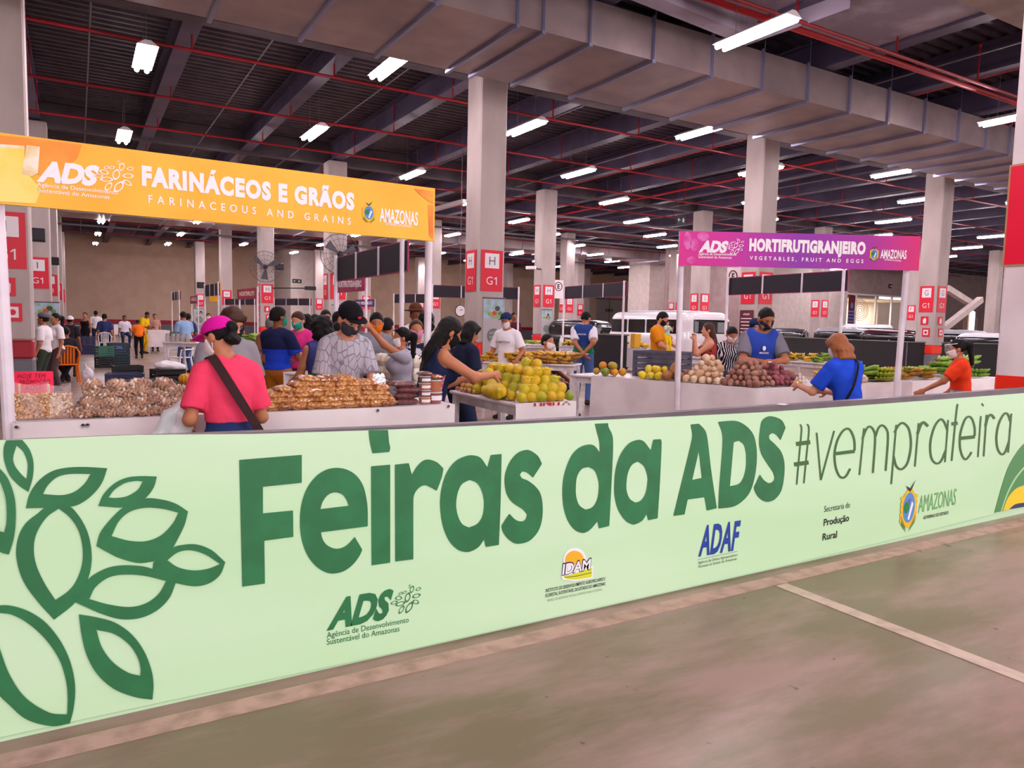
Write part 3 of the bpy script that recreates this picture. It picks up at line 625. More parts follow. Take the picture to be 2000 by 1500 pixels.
def px_text(A, nrm):
    P = A+nrm*.013
    def f(mb, tx, a, b, h, bold=0., shear=0., sp=1., o=.002):
        p0, p1, q = onp(*a, P, nrm), onp(*b, P, nrm), onp(a[0], a[1]-h, P, nrm); text(mb, tx, p0, p1, q.z-p0.z, nrm, bold, shear, sp, off=o)
    return f, lambda x, y: onp(x, y, P, nrm)
def local_crest(name, pn, t, ctr, e, nrm, w, h):
    o = crest(name, pn, ctr, e, nrm, w, h); M = (Matrix.Translation(t.location) @ Matrix.Rotation(t.rotation_euler.z, 4, 'Z')).inverted()
    o.data.transform(M)
# --- yellow sign
FY = 4.76
dl = float(np.dot(np.array(at(-30, 330, Y=FY))-CAM, _fw)); dr = float(np.dot(np.array(at(847, 420, Y=FY+.06))-CAM, _fw))
t, pn, A, e, nv, zt, zb = sign_stall('yellow FARINÁCEOS E GRÃOS stall sign on white posts at the left', (-30, 254, 398), (847, 373, 470), dl, dr, 'front', M_YEL, posts=())
ylt = t
def L_(p): return t.matrix_world.inverted() @ p
for px, lean in ((-8, .045), (838, 0.0)):
    bo = .055 if px < 0 else .6; p = onp(px, 430, A+nv*-bo, nv); d = (p-A); mb = MB(); x = d.dot(e); mb.tube([(x+lean, bo, 0), (x, bo, zt-.02)], .034 if px < 0 else .029, 12); mb.build('post', M_POST, t)
    if bo > .1: mb = MB(); mb.beam((x, 0.012, zt-.06), (x, bo, zt-.06), .03); mb.build('side_rail', M_POST, t)
f, pp = px_text(A, nv)
def pr(mb, P, o=.0015): mb.poly([[pp(*q)+nv*o for q in P]])
lettering('fruit_photo_print', mat('orange_print', '#ec8f22', .4, '#f2a838', sc=3), pn, t, lambda m: pr(m, [(-25, 262), (60, 270), (160, 283), (150, 310), (120, 330), (85, 345), (48, 330), (20, 300)]))
lettering('fruit_photo_print', mat('juice_print', '#f4d23c', .4, '#f8e27a', sc=4), pn, t, lambda m: (pr(m, [(-25, 285), (48, 290), (46, 330), (80, 370), (70, 398), (-25, 392)], .002)))
lettering('glass_print', mat('glass_print', '#e8c98e', .4, '#f6ecd8', sc=9), pn, t, lambda m: (pr(m, [(52, 283), (78, 287), (74, 338), (62, 345), (42, 340)], .0025), pr(m, [(-25, 280), (48, 285), (48, 291), (-25, 287)], .0027)))
lettering('fruit_photo_print', mat('deep_orange_print', '#e8742a', .4, '#f0a02a', sc=4), pn, t, lambda m: (pr(m, [(808, 368), (846, 374), (846, 398), (835, 392), (820, 380)], .002), pr(m, [(836, 400), (846, 400), (846, 468), (838, 460)], .002)))
def yt(m):
    f(m, 'ADS', (72, 352), (187, 361), 36, .06, .25); c = pp(227, 344); flower(m, c, e, (0, 0, 1), nv, .19)
    f(m, 'Agência de Desenvolvimento', (72, 364), (230, 380), 8, .008); f(m, 'Sustentável do Amazonas', (72, 375), (214, 389), 8, .008)
    f(m, 'FARINÁCEOS E GRÃOS', (277, 360), (692, 409), 34, .06, 0, 1.16); f(m, 'FARINACEOUS AND GRAINS', (290, 396), (685, 439), 15, .015, 0, 1.9)
    f(m, 'AMAZONAS', (741, 432), (816, 440), 25, .03); f(m, 'GOVERNO DO ESTADO', (753, 439), (804, 445), 4.5, .02)
lettering('sign_lettering', M_WINK, pn, t, yt)
local_crest('state_crest', pn, t, pp(720, 415)+nv*.002, e, nv, .092, .155)
# --- purple sign
t, pn, A, e, nv, zt, zb = sign_stall('purple HORTIFRUTIGRANJEIRO stall sign on white posts at the right', (1325, 449, 517), (1793, 465, 530), 8.1, 8.1, 'front', M_PUR, posts=())
for px, pb in ((1325, 1323), (1771, 1745)):
    p = onp(px, 520, A-nv*.07, nv); x = (p-A).dot(e); q = onp(pb, 790, A-nv*.07, nv); xb = x+((q-A).dot(e)-x)*1.0
    mb = MB(); mb.tube([(xb, .055, 0), (x+.02*(1 if px < 1500 else 0), .055, zt)], .033, 12); mb.build('post', M_POST, t)
f, pp = px_text(A, nv)
lettering('fruit_photo_print', mat('pink_print', '#d0309a', .4, '#e06ab8', sc=9), pn, t, lambda m: [m.poly([[pp(x+rx*math.cos(k*PI/8), y+ry*math.sin(k*PI/8))+nv*.0014 for k in range(16)]]) for x, y, rx, ry in ((1343, 470, 8, 18), (1373, 462, 12, 9), (1356, 478, 8, 14), (1350, 508, 9, 7))])
lettering('fruit_photo_print', mat('magenta_print', '#d81a86', .4, '#e4327c', sc=3), pn, t, lambda m: pr2(m)) if False else None
def pt(m):
    f(m, 'ADS', (1365, 491), (1418, 492.5), 20, .06, .25); flower(m, pp(1437, 481), e, (0, 0, 1), nv, .19)
    f(m, 'Agência de Desenvolvimento', (1364, 498), (1438, 499.5), 5, .008); f(m, 'Sustentável do Amazonas', (1364, 504), (1429, 505.5), 5, .008)
    f(m, 'HORTIFRUTIGRANJEIRO', (1463, 488.5), (1690, 495.5), 21, .065, 0, 1.1); f(m, 'VEGETABLES, FRUIT AND EGGS', (1464, 507), (1686, 514), 7, .02, 0, 1.7)
    f(m, 'AMAZONAS', (1719, 504), (1770, 505.5), 16, .03); f(m, 'GOVERNO DO ESTADO', (1727, 508.5), (1760, 511), 3, .02)
lettering('sign_lettering', M_WINK, pn, t, pt)
local_crest('state_crest', pn, t, pp(1707, 496)+nv*.002, e, nv, .1, .18)
# --- the signs behind, most seen from their black backs
B_ = 'back'
sign_stall('black-backed stall sign on white posts just right of the yellow sign post', (662, 498, 545), (797, 475, 537), 11.6, 8.9, B_, M_MAR)
sign_stall('black-backed stall sign passing behind the nearest central column', (842, 556, 581), (1015, 562, 585), 23, 23.5, B_, M_MAR)
sign_stall('black-backed stall sign in front of the white microbus, with posts', (1104, 558, 582), (1224, 552, 581), 23, 19.5, B_, M_MAR)
sign_stall('black-backed stall sign hanging just under the purple sign', (1423, 540, 574), (1655, 531, 572), 16.2, 13.4, B_, M_MAR)
sign_stall('far black-backed stall sign left of the H column with the wall fan', (440, 584, 595), (500, 583, 596), 45, 43, B_, M_MAR)
sign_stall('far black-backed stall sign above the dark blue shirted man', (537, 583, 596), (608, 583, 597), 42, 40, B_, M_MAR)
sign_stall('black-backed stall sign right of the yellow sign post, in the far crowd', (770, 576, 592), (834, 573, 592), 32, 31, B_, M_MAR)
sign_stall('small black-backed sign with a yellow board under it, on two tall posts', (403, 556, 578), (431, 552, 578), 26, 24, B_, M_YEL)
sign_stall('small black-backed sign alone before the tan back wall', (338, 571, 586), (353, 568, 586), 37, 34.5, B_, M_MAR)
def small(label, L, R, dl, dr, m, tx, o=1):
    t, pn, A, e, nv, zt, zb = sign_stall(label, L, R, dl, dr, 'front', m)
    f, pp = px_text(A, nv); w = R[0]-L[0]; h = L[2]-L[1]; ym = lambda u: L[2]+(R[2]-L[2])*u
    lettering('sign_lettering', M_WINK, pn, t, lambda mm: f(mm, tx, (L[0]+w*.1, ym(.1)-h*.35), (L[0]+w*.9, ym(.9)-h*.35), h*.38, .03))
small('maroon stall sign with white lettering partly under the near black sign', (655, 542, 571), (712, 540, 570), 19.5, 17.6, M_MAR, 'HORTIFRUTIGRANJEIRO')
small('far dark violet PESCADO stall sign above the black cap', (692, 586, 600), (731, 584, 599), 42.5, 40.6, M_VIO, 'DO PESCADO')
small('maroon stall sign left of the H column on two white posts', (464, 565, 585), (500, 562, 584), 26, 24, M_MAR, 'HORTIFRUTI')
small('small maroon stall sign before the far H column at the left', (372, 578, 593), (385, 578, 593), 41, 39, M_MAR, 'GRÃOS')
mb = MB(); q0, q1 = atd(410, 578, 24.6), atd(425, 589, 24.6); mb.box(((q0.x+q1.x)/2, (q0.y+q1.y)/2, (q0.z+q1.z)/2), (.26, .02, q0.z-q1.z), rz=-.35)
q = mb.build('stall_sign', M_YEL); tag(q, 'plain yellow board hanging below the small black-backed sign', 'sign')
# ================================================================ tables and cloths
M_TT = mat('white_table_plastic', '#e4dcde', .45, '#d3c9cd', sc=5); M_CL = mat('white_vinyl_cloth', '#efe4e6', .5, '#e3d6da', sc=2.5, bump=.25, bsc=3); M_LEG = mat('table_leg_paint', '#e9e1e6', .4, '#d3c8cf', sc=8); M_GREYT = mat('grey_table_top', '#b9b0b6', .4)
def table(label, A, B, dep, h=.95, top=M_TT, legs=True, th=.03, apron=True, loc=None):
    A, B = Vector((A[0], A[1], 0)), Vector((B[0], B[1], 0)); e = B-A; L = e.length
    t = thing('table', label, 'table', (A.x, A.y, 0), math.atan2(e.y, e.x))
    mb = MB(); mb.box((L/2, dep/2, h-th/2), (L, dep, th), bev=.008); mb.build('tabletop', top, t)
    if legs:
        for x in (.05, L-.05):
            for y in (.05, dep-.05): mb = MB(); mb.box((x, y, (h-th)/2), (.05, .05, h-th)); mb.build('leg', M_LEG, t)
    if apron:
        mb = MB(); mb.box((L/2, .05, h-th-.04), (L-.14, .025, .07)); mb.box((L/2, dep-.05, h-th-.04), (L-.14, .025, .07)); mb.box((.05, dep/2, h-th-.04), (.025, dep-.14, .07)); mb.box((L-.05, dep/2, h-th-.04), (.025, dep-.14, .07)); mb.build('apron', M_LEG, t)
    return t
def cloth(label, path, ztop, drop, top=None, m=None, wav=.012, group=None):
    "skirt hanging along a path (x, y), with folds, and an optional top sheet"
    P = [Vector((x, y, 0)) for x, y in path]; seg = [(P[i+1]-P[i]).length for i in range(len(P)-1)]; Lt = sum(seg)
    def pt(u):
        s = u*Lt
        for i, l in enumerate(seg):
            if s <= l+1e-6: e = (P[i+1]-P[i])/l; return P[i]+e*s, Vector((e.y, -e.x, 0)), s
            s -= l
        return P[-1], Vector((0, 0, 0)), 0
    def fn(u, v):
        p, n, s = pt(u); g = (1-v)
        return p+n*(.006+wav*g*(1+math.sin(u*Lt*5.1+1)+.6*math.sin(u*Lt*11)))+Vector((0, 0, ztop+.004-drop*(1-v)))
    mb = MB(); mb.grid(fn, max(12, int(Lt*16)), 6)
    if top: mb.add([(x, y, ztop+.004) for x, y in top], [tuple(range(len(top)))])
    o = mb.build('tablecloth', m or M_CL, smooth=.8); return tag(o, label, 'tablecloth', group)
H1 = 1.0
q = at(28, 828, Z=H1); q2 = at(884, 790, Z=H1); FY1 = (q.y+q2.y)/2; TX0, TX1 = q.x, q2.x
table('front stall table of the nut seller under a white vinyl cloth', (TX0, FY1+.004), (TX1, FY1+.004), .52, H1, apron=False)
tc = cloth('white vinyl cloth with steel eyelets on the nut stall table', [(TX0-.005, FY1+.52), (TX0-.005, FY1), (TX1+.005, FY1), (TX1+.005, FY1+.52)], H1, .8, [(TX0, FY1), (TX1, FY1), (TX1, FY1+.52), (TX0, FY1+.52)], wav=.004)
for px, py in ((162, 830), (171, 829.5), (738, 801), (876, 793), (32, 834)):
    p = at(px, py+1, Y=FY1-.012); mb = MB(); mb.lathe([(.004, 0), (.004, .004), (.009, .006), (.011, 0)], (0, 0, 0), 12, Matrix.Rotation(PI/2, 4, 'X')); mb.build('eyelet', mat('eyelet_steel', '#7d7478', .3, metal=.8), tc, loc=p)
HT = .95
# orange table
qa, qb, qc = at(1010, 790, Z=HT), at(908, 768, Z=HT), at(1121, 783, Z=HT)
OX0, OY0, OX1, OY1 = 3.02, 5.02, qc.x, 6.25
table('small white metal table carrying the orange pile', (OX0, OY0), (OX1, OY0), OY1-OY0, HT)
tc = cloth('white vinyl skirt with red lettering hanging from the orange table', [(OX0+.0, OY0), (OX1+.01, OY0), (OX1+.01, OY0+.25)], HT, .6, wav=.006)
mb = MB(); p0, p1 = at(1044, 788, Y=OY0-.02), at(1116, 783, Y=OY0-.02); text(mb, 'FINITA', (p0.x, OY0-.012, HT-.022), (p1.x, OY0-.012, HT-.022), .07, (0, -1, 0), .03); mb.v = [(x, y, min(z, HT+.002)) for x, y, z in mb.v]; mb.build('skirt_lettering', mat('red_ink', '#c01c2c', .5), tc)
# purple stall tables
C0, C1, C2 = Vector((6.32, 5.43, 0)), Vector((5.62, 7.48, 0)), Vector((9.25, 5.6, 0))
sd = (C1-C0).normalized(); q = C1+sd*.22
table('white table along the left side of the purple sign stall', C1+sd*.35, C0+sd*.02, .85, HT)
table('front table of the purple sign stall under a white cloth', C0+(C2-C0)*.3+Vector((0, .01, 0)), C2, .6, HT)
cloth('white cloth hanging along two sides of the purple sign stall', [(C1.x, C1.y), (C0.x, C0.y), (C2.x, C2.y), (C2.x, C2.y+.6)], HT, .86, wav=.02)
q0, q1 = at(1752, 745, Z=HT), at(1936, 738, Z=HT)
tbR = table('table right of the purple sign stall with bananas, under a white cloth', (9.45, 5.6), (11.9, 5.6), .85, HT)
cloth('white cloth on the banana table beside the near white column', [(9.45, 6.4), (9.45, 5.6), (11.9, 5.6)], HT, .86, wav=.015)
def ptable(label, L, R, dep, h=.95, **k):
    a, b = at(*L, Z=h), at(*R, Z=h); return table(label, a, b, dep, h, **k), a, b
T4, a4, b4 = ptable('white table of ripe bananas before the man in white tee', (938, 706), (1122, 713), .65)
b4 = a4+Vector((b4-a4))
T5, a5, b5 = ptable('long table of green plantains behind the man in white tee', (1000, 672), (1085, 674), .9)
T6, a6, b6 = ptable('grey table of bananas beside the man in blue and white vest', (1090, 676), (1262, 681), 1.0, top=M_GREYT)
T7, a7, b7 = ptable('table of yellow bananas in front of the woman in floral dress', (1330, 698), (1490, 702), .9, top=M_GREYT)
T8, a8, b8 = ptable('table of small bananas behind the man in blue vest', (1505, 702), (1612, 710), .8)
T10, a10, b10 = ptable('white table with glass jars in the aisle at the left', (316, 668), (425, 671), .9)
T11, a11, b11 = ptable('white clothed table beside the man in yellow tee', (288, 645), (332, 645.5), 1.0)
T12, a12, b12 = ptable('far white table beside the woman in black tank top', (170, 636), (193, 636), .8, apron=False)
T13, a13, b13 = ptable('far white table where the vested clerk sits', (222, 634), (257, 634.5), .8, apron=False)
T14, a14, b14 = ptable('small white table left of the man in grey leaf tee', (553, 727), (650, 731), .4)
T15, a15, b15 = ptable('vegetable table behind the man in dark blue shirt', (575, 694), (700, 700), .9)
T16, a16, b16 = ptable('table with white parcels behind the honey jars', (735, 741), (832, 748), .8)
T17, a17, b17 = ptable('table of produce left of the man in dark blue shirt', (462, 668), (540, 671), .9)
cloth('white cloth hanging from the table beside the man in yellow tee', [(a11.x, a11.y), (b11.x, b11.y)], .95, .7)
cloth('white cloth on the far table beside the woman in black tank top', [(a12.x, a12.y), (b12.x, b12.y)], .95, .5)
cloth('white cloth on the far table of the seated clerk', [(a13.x, a13.y), (b13.x, b13.y)], .95, .6)
cloth('white cloth hanging in front of the small table left of the grey leaf tee', [(a14.x, a14.y), (a14.x+.15, a14.y-.01), (b14.x, b14.y)], .95, .16)
cloth('pale cloth on the front of the grey banana table', [(a6.x+.1, a6.y), (b6.x, b6.y)], .95, .55, m=mat('grey_cloth', '#c9c0c9', .6))
cloth('white cloth on the front of the green plantain table', [(a5.x+.5, a5.y), (b5.x, b5.y)], .95, .7)
# ================================================================ smooth solids (distance fields -> quads), for bodies, fruit nets, vehicles
def R3(M): return np.array([[M[i][j] for j in range(3)] for i in range(3)], np.float64)
def pb(p):
    k = p[0]
    if k == 'c': a, b = np.array(p[1]), np.array(p[2]); r = max(p[3], p[4]); return np.minimum(a, b)-r, np.maximum(a, b)+r
    if k == 'e': c = np.array(p[1]); r = max(p[2]); return c-r, c+r
    if k == 'b': c = np.array(p[1]); r = np.linalg.norm(p[2])+p[3]; return c-r, c+r
def ev(p, X, Y, Z):
    k = p[0]
    if k == 'c':
        a = np.array(p[1], float); b = np.array(p[2], float); ra, rb = p[3], p[4]; d = b-a; L2 = max(d@d, 1e-9)
        qx, qy, qz = X-a[0], Y-a[1], Z-a[2]; t = np.clip((qx*d[0]+qy*d[1]+qz*d[2])/L2, 0, 1)
        qx, qy, qz = qx-t*d[0], qy-t*d[1], qz-t*d[2]; q2 = qx*qx+qy*qy+qz*qz
        if len(p) > 5 and p[5]:
            asp, n = p[5]; qn = qx*n[0]+qy*n[1]+qz*n[2]; q2 = q2+qn*qn*(asp*asp-1)
            return (np.sqrt(q2)-(ra+(rb-ra)*t))/(1+(asp-1)*.4)
        return np.sqrt(q2)-(ra+(rb-ra)*t)
    if k == 'e':
        c = p[1]; r = p[2]; qx, qy, qz = X-c[0], Y-c[1], Z-c[2]
        if len(p) > 3 and p[3] is not None:
            M = p[3]; qx, qy, qz = [M[0][i]*qx+M[1][i]*qy+M[2][i]*qz for i in range(3)]
        k0 = np.sqrt((qx/r[0])**2+(qy/r[1])**2+(qz/r[2])**2); k1 = np.sqrt((qx/r[0]**2)**2+(qy/r[1]**2)**2+(qz/r[2]**2)**2)
        return k0*(k0-1)/np.maximum(k1, 1e-6)
    if k == 'b':
        c = p[1]; h = p[2]; r = p[3]; q = [X-c[0], Y-c[1], Z-c[2]]
        if len(p) > 4 and p[4] is not None: M = p[4]; q = [M[0][i]*q[0]+M[1][i]*q[1]+M[2][i]*q[2] for i in range(3)]
        q = [np.abs(v)-(hh-r) for v, hh in zip(q, h)]
        return np.sqrt(sum(np.maximum(v, 0)**2 for v in q))+np.minimum(np.maximum(np.maximum(q[0], q[1]), q[2]), 0)-r
def sdfm(prims, h, k=.03, infl=0., cuts=(), subs=(), noise=None):
    "prims may carry own cuts as (prim, [(point, normal), ...])"
    PR = [(p, ()) if isinstance(p[0], str) else p for p in prims]
    bb = [pb(p) for p, _ in PR]; pad = k+3*h+infl
    lo = np.min([b[0] for b in bb], axis=0)-pad; hi = np.max([b[1] for b in bb], axis=0)+pad
    n = np.ceil((hi-lo)/h).astype(int)+1; D = np.full(n, .25, np.float32)
    ax = [(lo[i]+h*np.arange(n[i])).astype(np.float32) for i in range(3)]
    def blk(a, b):
        i0 = np.clip(((a-lo)/h).astype(int), 0, n-1); i1 = np.clip(np.ceil((b-lo)/h).astype(int)+1, 1, n)
        sl = tuple(slice(i0[i], i1[i]) for i in range(3))
        return sl, ax[0][sl[0]][:, None, None], ax[1][sl[1]][None, :, None], ax[2][sl[2]][None, None, :]
    for (p, lc), (a, b) in zip(PR, bb):
        sl, X, Y, Z = blk(a-pad, b+pad); d = ev(p, X, Y, Z)-infl
        for pt, nn in lc: d = np.maximum(d, (X-pt[0])*nn[0]+(Y-pt[1])*nn[1]+(Z-pt[2])*nn[2])
        o = D[sl]; kk = k if len(p) < 7 else p[6]; g = np.clip(.5+.5*(o-d)/kk, 0, 1); D[sl] = o*(1-g)+d*g-kk*g*(1-g)
    for p, kk in subs:
        a, b = pb(p); sl, X, Y, Z = blk(a-pad, b+pad); d = -ev(p, X, Y, Z); o = D[sl]; g = np.clip(.5-.5*(o-d)/kk, 0, 1); D[sl] = o*(1-g)+d*g+kk*g*(1-g)
    if noise or cuts:
        X, Y, Z = ax[0][:, None, None], ax[1][None, :, None], ax[2][None, None, :]
        if noise:
            f, am = noise; D = D+am*(np.sin(X*f+1.3*np.sin(Y*f*.7))*np.sin(Y*f+Z*f*.6)*np.sin(Z*f*1.1+X*f*.5)).astype(np.float32)
        for pt, nn in cuts: D = np.maximum(D, (X-pt[0])*nn[0]+(Y-pt[1])*nn[1]+(Z-pt[2])*nn[2])
    D[0], D[-1], D[:, 0], D[:, -1], D[:, :, 0], D[:, :, -1] = .1, .1, .1, .1, .1, .1
    ins = D < 0; cnt = np.zeros(np.array(n)-1, np.int8)
    off = [(i, j, l) for i in (0, 1) for j in (0, 1) for l in (0, 1)]
    for o in off: cnt += ins[o[0]:n[0]-1+o[0], o[1]:n[1]-1+o[1], o[2]:n[2]-1+o[2]]
    act = (cnt > 0) & (cnt < 8); cells = np.argwhere(act); idx = np.full(act.shape, -1, np.int64); idx[act] = np.arange(len(cells))
    acc = np.zeros((len(cells), 3)); c = np.zeros((len(cells), 1))
    for i in range(8):
        for j in range(i+1, 8):
            a, b = np.array(off[i]), np.array(off[j])
            if abs(a-b).sum() != 1: continue
            d1 = D[tuple((cells+a).T)]; d2 = D[tuple((cells+b).T)]; m = (d1 < 0) != (d2 < 0); t = np.where(m, d1/np.where(m, d1-d2, 1), 0)[:, None]
            acc += np.where(m[:, None], a+(b-a)*t, 0); c += m[:, None]
    V = lo+h*(cells+acc/np.maximum(c, 1)); Fs = []
    for q in range(3):
        u, v = (q+1) % 3, (q+2) % 3; s0 = [slice(None)]*3; s1 = [slice(None)]*3; s0[q] = slice(0, -1); s1[q] = slice(1, None)
        a, b = ins[tuple(s0)], ins[tuple(s1)]
        for m, fl in ((a & ~b, 0), (~a & b, 1)):
            E = np.argwhere(m); E = E[(E[:, u] > 0) & (E[:, v] > 0)]
            if not len(E): continue
            du, dv = np.zeros(3, int), np.zeros(3, int); du[u] = 1; dv[v] = 1
            Q = np.stack([idx[tuple(E.T)], idx[tuple((E-du).T)], idx[tuple((E-du-dv).T)], idx[tuple((E-dv).T)]], 1)
            Fs.append(Q if not fl else Q[:, ::-1])
    return V, (np.concatenate(Fs) if Fs else np.zeros((0, 4), int))
def solid(name, prims, h, mats, parent=None, fmat=None, **k):
    V, Q = sdfm(prims, h, **k)
    me = bpy.data.meshes.new(name); me.from_pydata(V.tolist(), [], Q.tolist())
    mats = mats if isinstance(mats, (list, tuple)) else [mats]
    for m in mats: me.materials.append(m)
    if fmat is not None and len(Q): me.polygons.foreach_set('material_index', np.asarray(fmat(V[Q].mean(axis=1)), int))
    me.polygons.foreach_set('use_smooth', [True]*len(Q)); me.update()
    o = bpy.data.objects.new(name, me); C.objects.link(o)
    if parent: o.parent = parent
    return o
def bake_all(): pass
# ================================================================ people
SK = {'l': mat('skin_light', '#d99a7c', .5, '#cf8d70', sc=9, spec=.35), 'm': mat('skin_tan', '#bd7a58', .5, '#b06d4c', sc=9, spec=.35), 'd': mat('skin_brown', '#8d5338', .5, '#7f4830', sc=9, spec=.35)}
HB = mat('black_hair', '#070506', .5, '#150e0e', sc=30, stretch=(6, 6, 1), bump=.5, bsc=60, spec=.2); HBR = mat('brown_hair', '#3a1f16', .4, '#52301f', sc=30, stretch=(6, 6, 1), bump=.5, bsc=60, spec=.2); HA = mat('auburn_hair', '#8a4a22', .38, '#a8622f', sc=26, stretch=(6, 6, 1), bump=.5, bsc=60); HG = mat('grey_hair', '#6d6566', .5, bump=.5, bsc=60)
M_EYE = mat('eye_dark', '#1a1112', .3); M_SHOE = mat('dark_shoe', '#241f22', .6); M_BROW = mat('brow_dark', '#1e1413', .7); M_LIP = mat('lip', '#9a4b42', .5)
FAB = {}
def fab(c, c2=None, **k):
    key = (c, c2, str(k))
    if key not in FAB: FAB[key] = mat('fabric_%d' % len(FAB), c, .85, c2, bump=.35, bsc=k.pop('bsc', 14), spec=.15, **k)
    return FAB[key]
def ik(s, w, l1, l2, pole):
    s, w = Vector(s), Vector(w); d = w-s; L = min(d.length, (l1+l2)*.985); d.normalize(); w = s+d*L
    a = (l1*l1-l2*l2+L*L)/(2*L); hh = math.sqrt(max(l1*l1-a*a, 0)); p = Vector(pole); p = (p-d*p.dot(d)).normalized()
    return s+d*a+p*hh, w
def person(label, px, py, dep, face=180, h=.012, skin='m', shirt=None, sleeve='short', pants='#2b3350', hair='short', hc=HB, mask=None, cap=None, lean=0, side=0, head=(0, 0, 0), aL=None, aR=None, b=1., fem=False, seat=None, legs=None, hem=.9, shoe=M_SHOE, eyes=None, floor=True, fist=.5, twist=0, scale=None, bare=False, name='person', cat='person', shirtmat=None, fmat=None, group=None, sl=.78):
    near = h <= .01
    U = Matrix.Translation((0, 0, .95)) @ Matrix.Rotation(-math.radians(lean), 4, 'X') @ Matrix.Rotation(math.radians(side), 4, 'Y') @ Matrix.Rotation(math.radians(twist), 4, 'Z') @ Matrix.Translation((0, 0, -.95))
    Hm = U @ Matrix.Translation((0, -.0, 1.45)) @ Matrix.Rotation(math.radians(head[1]), 4, 'Z') @ Matrix.Rotation(-math.radians(head[0]), 4, 'X') @ Matrix.Rotation(math.radians(head[2]), 4, 'Y') @ Matrix.Translation((0, 0, -1.45))
    u = lambda x, y, z: tuple(U @ Vector((x, y, z))); g = lambda x, y, z: tuple(Hm @ Vector((x, y, z)))
    RU, RH = R3(U), R3(Hm); un = lambda x, y, z: tuple(RU @ np.array((x, y, z))); hn = lambda x, y, z: tuple(RH @ np.array((x, y, z)))
    dz = 0.
    hipz = .93
    torso = [('e', (0, 0, .95), (.165*b, .125*b, .12), None), ('e', u(0, .0, 1.09), (.145*b*(.93 if fem else 1), .112*b, .15), RU), ('e', u(0, 0, 1.26), (.17*b, .122*b, .17), RU), ('c', u(-.04*b, -.012, 1.41), u(-.132*b, -.012, 1.362), .055, .056), ('c', u(.04*b, -.012, 1.41), u(.132*b, -.012, 1.362), .055, .056), ('e', u(0, -.01, 1.36), (.13*b, .085*b, .07), RU)]
    if fem: torso += [('e', u(s*.075, .085*b, 1.25), (.075, .07, .075), RU) for s in (-1, 1)]+[('e', (0, -.02, .9), (.175*b, .14*b, .11), None)]
    neck = [('c', u(0, -.01, 1.38), g(0, .005, 1.52), .06, .052)]
    hd = [('e', g(0, -.008, 1.605), (.076, .096, .095), RH), ('e', g(0, .022, 1.535), (.06, .072, .066), RH)]
    face_ = [('c', g(0, .09, 1.592), g(0, .108, 1.562), .008, .014, None, .012), ('e', g(0, .083, 1.497), (.022, .018, .017), RH, None, None, .015), ('e', g(-.079, -.008, 1.57), (.011, .024, .032), RH, None, None, .008), ('e', g(.079, -.008, 1.57), (.011, .024, .032), RH, None, None, .008), ('c', g(-.02, .089, 1.523), g(.02, .089, 1.523), .009, .009, None, .01)]
    face_ = [tuple(q) for q in face_]
    subs = [(('e', g(s*.032, .105, 1.59), (.02, .02, .013), RH), .012) for s in (-1, 1)] if near else []
    # legs
    LG = []; ft = []; sh = []
    lg = legs or (((-.1, .02, 0), (.1, .02, 0)) if seat is None else ((-.12, .38, 0), (.12, .38, 0)))
    for s, q in zip((-1, 1), lg):
        hip = Vector((s*.09, 0, .9)); ank = Vector((q[0], q[1]-.02, .08))
        if seat is not None: hip.z = .9; ank.z = .9-seat*1.0+.08
        kn, ank = ik(hip, ank, .43, .42, (s*.15, 1, .05))
        LG += [('c', tuple(hip), tuple(kn), .088*b, .058*b), ('c', tuple(kn), tuple(ank), .057*b, .036)]
        ft += [('c', tuple(ank), (ank.x+s*.01, ank.y+.0, ank.z-.03), .037, .04), ('c', (ank.x, ank.y-.03, ank.z-.045), (ank.x+s*.02, ank.y+.15, ank.z-.05), .035, .028)]
    arms = []; slv = []; hands = []
    for s, a, pole in ((-1, aL, (-.22, -.9, -.3)), (1, aR, (.22, -.9, -.3))):
        S0 = Vector(u(s*.157*b, -.01, 1.352)); a = a or (s*.25, .06, .82)
        if len(a) > 3: pole = a[3:6]; a = a[:3]
        el, wr = ik(S0, Vector(a), .285, .25, pole)
        arms += [('c', tuple(S0), tuple(el), .052*b, .04*b), ('c', tuple(el), tuple(wr), .041*b, .026)]
        d = (wr-el).normalized(); n = Vector((-s, .25, -.35)); n = (n-d*n.dot(d)).normalized(); sdv = d.cross(n)*(1 if s > 0 else -1)
        MM = np.array([sdv, d, n]).T; pc = wr+d*.05
        arms.append(('e', tuple(pc), (.04, .052, .018), MM, None, None, .015))
        for fi, (ox, L) in enumerate(((-.03, .062), (-.0105, .075), (.0105, .07), (.03, .055))):
            r = .0095 if near else .011; p0 = wr+d*.085+sdv*ox; p1 = p0+(d*(1-fist*.4)+n*fist*.7).normalized()*L*.55; p2 = p1+(d*(1-fist*1.0)+n*fist*1.3).normalized()*L*.5
            arms += [('c', tuple(p0), tuple(p1), r, r, None, .006), ('c', tuple(p1), tuple(p2), r, r*.85, None, .006)]
        t0 = wr+d*.025-sdv*.03; t1 = t0-sdv*.028+d*.03+n*.01; t2 = t1+d*.028-sdv*.004+n*.014
        arms += [('c', tuple(t0), tuple(t1), .013, .011, None, .01), ('c', tuple(t1), tuple(t2), .011, .009, None, .006)]
        hands.append(wr+d*.09)
        if sleeve != 'none':
            f = sl if sleeve == 'short' else 1.0
            if sleeve == 'short': e = S0+(el-S0)*f; slv.append((('c', tuple(S0), tuple(S0+(el-S0)*(f+.2)), .063*b, .066*b, None, .015), [(tuple(e), tuple((el-S0).normalized()))]))
            else: slv += [('c', tuple(S0), tuple(el), .06*b, .05*b, None, .015), (('c', tuple(el), tuple(wr), .05*b, .036), [(tuple(wr-d*.02), tuple(d))])]
    top = g(0, -.005, 1.7); head_top = Vector(top)
    if cap: head_top.z += .012
